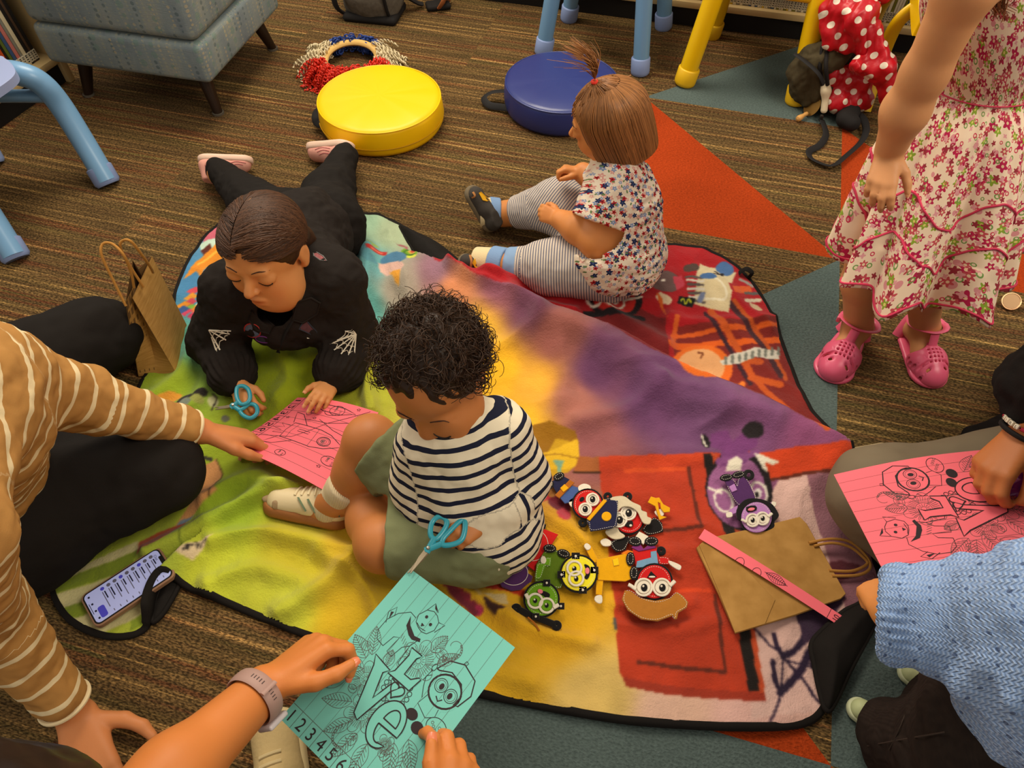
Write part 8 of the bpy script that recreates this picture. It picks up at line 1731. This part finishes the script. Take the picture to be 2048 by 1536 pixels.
def blue_child():
    root = person('child in light blue knitted sweater and pale green shoes, lower right corner', P(1830, 1400))
    KN = NT('blue_cable_knit', .95, .15); o = KN.uv(); sx = KN.n('ShaderNodeSeparateXYZ'); KN.put(sx.inputs[0], o); nz = KN.math('MULTIPLY_ADD', KN.noise(30, 2, o), .006, -.003)
    u = KN.math('ADD', sx.outputs[0], nz); v = KN.math('ADD', sx.outputs[1], nz)
    tri = lambda x, p: KN.math('PINGPONG', KN.math('DIVIDE', x, p), 1.0)
    chev = KN.math('ADD', u, KN.math('MULTIPLY', tri(v, .0030), .0021)); st = KN.math('MULTIPLY', tri(chev, .0019), KN.math('MULTIPLY_ADD', tri(v, .0030), .6, .4))
    hu = KN.math('SUBTRACT', KN.math('FRACT', KN.math('DIVIDE', u, .028)), .5); hv = KN.math('SUBTRACT', KN.math('FRACT', KN.math('DIVIDE', v, .0125)), .5)
    hd_ = KN.math('SQRT', KN.math('ADD', KN.math('POWER', KN.math('MULTIPLY', hu, .028), 2), KN.math('POWER', KN.math('MULTIPLY', hv, .0125), 2)))
    hole = KN.math('LESS_THAN', hd_, .0017); c = KN.mix(st, rgba((128, 158, 206)), rgba((186, 208, 238))); c = KN.mix(KN.math('MULTIPLY', hole, .75), c, rgba((58, 76, 118))); KN.color(c)
    KN.bump(KN.math('SUBTRACT', KN.math('ADD', st, KN.math('MULTIPLY', KN.noise(300, 2, KN.obj()), .5)), KN.math('MULTIPLY', hole, 1.2)), .8, .003)
    cuff, el, shd = P(1790, 1228, .50), P(1960, 1250, .53), P(2180, 1275, .66); chest, hem, nk = P(2260, 1330, .62), P(2140, 1380, .47), P(2330, 1250, .74); sh2 = P(2300, 1500, .62); e2_, w2_ = P(2170, 1120, .50), P(2040, 1122, .43)
    hd_c = P(2570, 1170, .84); S = Sdf(.02); hd = rough_head(S, root, hd_c, (-.8, .2, -.45), (70, 44, 26), H=.21)
    h1, k1, a1 = P(2040, 1500, .36), P(1925, 1510, .2), P(1795, 1478, .05); h2, k2, a2 = P(2060, 1420, .36), P(1975, 1420, .2), P(1888, 1404, .05)
    S.cone(hd.w(0, -.1, -.25), nk, .04, .045); S.cone(nk, chest, .05, .085); S.cone(chest, P(2060, 1460, .36), .08, .08); S.cone(shd, sh2, .04, .04); S.chain([shd, el, cuff], [.036, .03, .024]); S.chain([h1, k1, a1], [.06, .045, .03]); S.chain([h2, k2, a2], [.06, .045, .03]); S.chain([sh2, P(2300, 1600, .5)], [.036, .03])
    f1, t1 = hand(S, cuff + (cuff - el) * .10, P(1762, 1170, .47) - cuff, (-.3, -.2, .9), .095, 1, ((50, 60, 40),) * 4, fat=1.15)
    base = lin((206, 132, 70)); lo, hi = box_of([hd_c, shd, sh2, cuff, f1[1][3], h1, a1, a2, nk], .14); bake('body', S, lo, hi, .0042, SK, root, col=lambda V: hd.paint(V, np.tile(base, (len(V), 1))))
    Q = Sdf(.05); Q.cone(chest, hem, .118, .112); Q.cone(nk, chest, .07, .12); Q.cone(shd, sh2, .07, .07); Q.chain([shd, el], [.080, .062], k=.04); Q.cone(el, cuff, .062, .050, k=.03); d = nrm(cuff - el); Q.local_cut(cuff + d * .012, d, .08, .004); dn = nrm(hem - chest); Q.cut(hem + dn * .05, dn, .006); Q.cone(P(2062, 1122, .44), P(2200, 1140, .52), .030, .045, k=.02)
    vx = nrm(np.cross(d, nrm(CO - el))); vx = vx if vx[1] < 0 else -vx
    def uvf(V):
        q = V - cuff; m = ((V - hem) @ dn + .10) > 0
        return np.stack([q @ d + .010 * np.sin(q @ vx * 60), q @ vx], -1)
    fr = folds(20, .006, 3)
    def wr(V):
        s = (V - cuff) @ -d; m = np.exp(-((s - .0) / .016) ** 2) * (np.linalg.norm(V - cuff, axis=1) < .10); R = axes(z=d, x=A(0, 0, 1)); a = np.arctan2((V - cuff) @ R[:, 1], (V - cuff) @ R[:, 0])
        s2 = (hem + dn * .05 - V) @ dn; m2 = np.exp(-((s2) / .022) ** 2); a2_ = np.arctan2((V - hem) @ nrm(np.cross(dn, A(0, 0, 1))), (V - hem) @ np.cross(dn, nrm(np.cross(dn, A(0, 0, 1)))))
        ch = .0022 * np.sin((V - cuff) @ d * 185 + .6 * np.sin((V - cuff) @ vx * 60)) 
        return fr(V) + m * (.004 + .0024 * np.sin(a * 34)) + m2 * .003 * np.sin(a2_ * 60) + ch * (1 - m)
    lo, hi = box_of([shd, sh2, cuff, el, hem, nk], .17); bake('knit_sweater', Q, lo, hi, .0036, KN.m, root, wr=wr, uvf=uvf)
    CD = NT('black_corduroy', .95, .1); s_ = CD.obj(); CD.color(CD.mix(CD.noise(90, 3, s_), rgba((28, 22, 20)), rgba((50, 40, 34)))); wv = CD.n('ShaderNodeTexWave', bands_direction='X'); wv.inputs['Scale'].default_value = 90; CD.put(wv.inputs['Vector'], s_); CD.bump(wv.outputs['Fac'], .3, .002)
    K = Sdf(.03); K.cone(h1, h2, .11, .11); K.chain([h1, k1, P(1800, 1482, .07)], [.105, .080, .062]); K.chain([h2, k2, P(1890, 1408, .075)], [.105, .078, .058]); K.cut((0, 0, .02), (0, 0, -1), .004)
    lo, hi = box_of([h1, h2, a1, a2], .15); KS = K; kt = bake('trousers', K, lo, hi, .0042, CD.m, root, wr=folds(16, .007, 2))
    SM = mat('trouser_seam', (60, 48, 40), .9)
    for pts in ([(1735, 1492), (1800, 1480), (1890, 1464)], [(1778, 1500), (1800, 1455), (1815, 1415)]): obj('seam', MB().tube(surf(KS, pts, .0035), .0009, 5), SM, kt)
    MG = mat('mint_leather', (184, 190, 140), .55, .3, bump=(200, .1)); MS = mat('mint_sole', (200, 204, 164), .6)
    sneaker(root, P(1808, 1490, .004), P(1694, 1404, .004), (0, 0, 1), MG, MS, None, wd=1.12, collar=.40); sneaker(root, P(1900, 1414, .004), P(1796, 1332, .004), (0, 0, 1), MG, MS, None, wd=1.12, collar=.40)
blue_child()
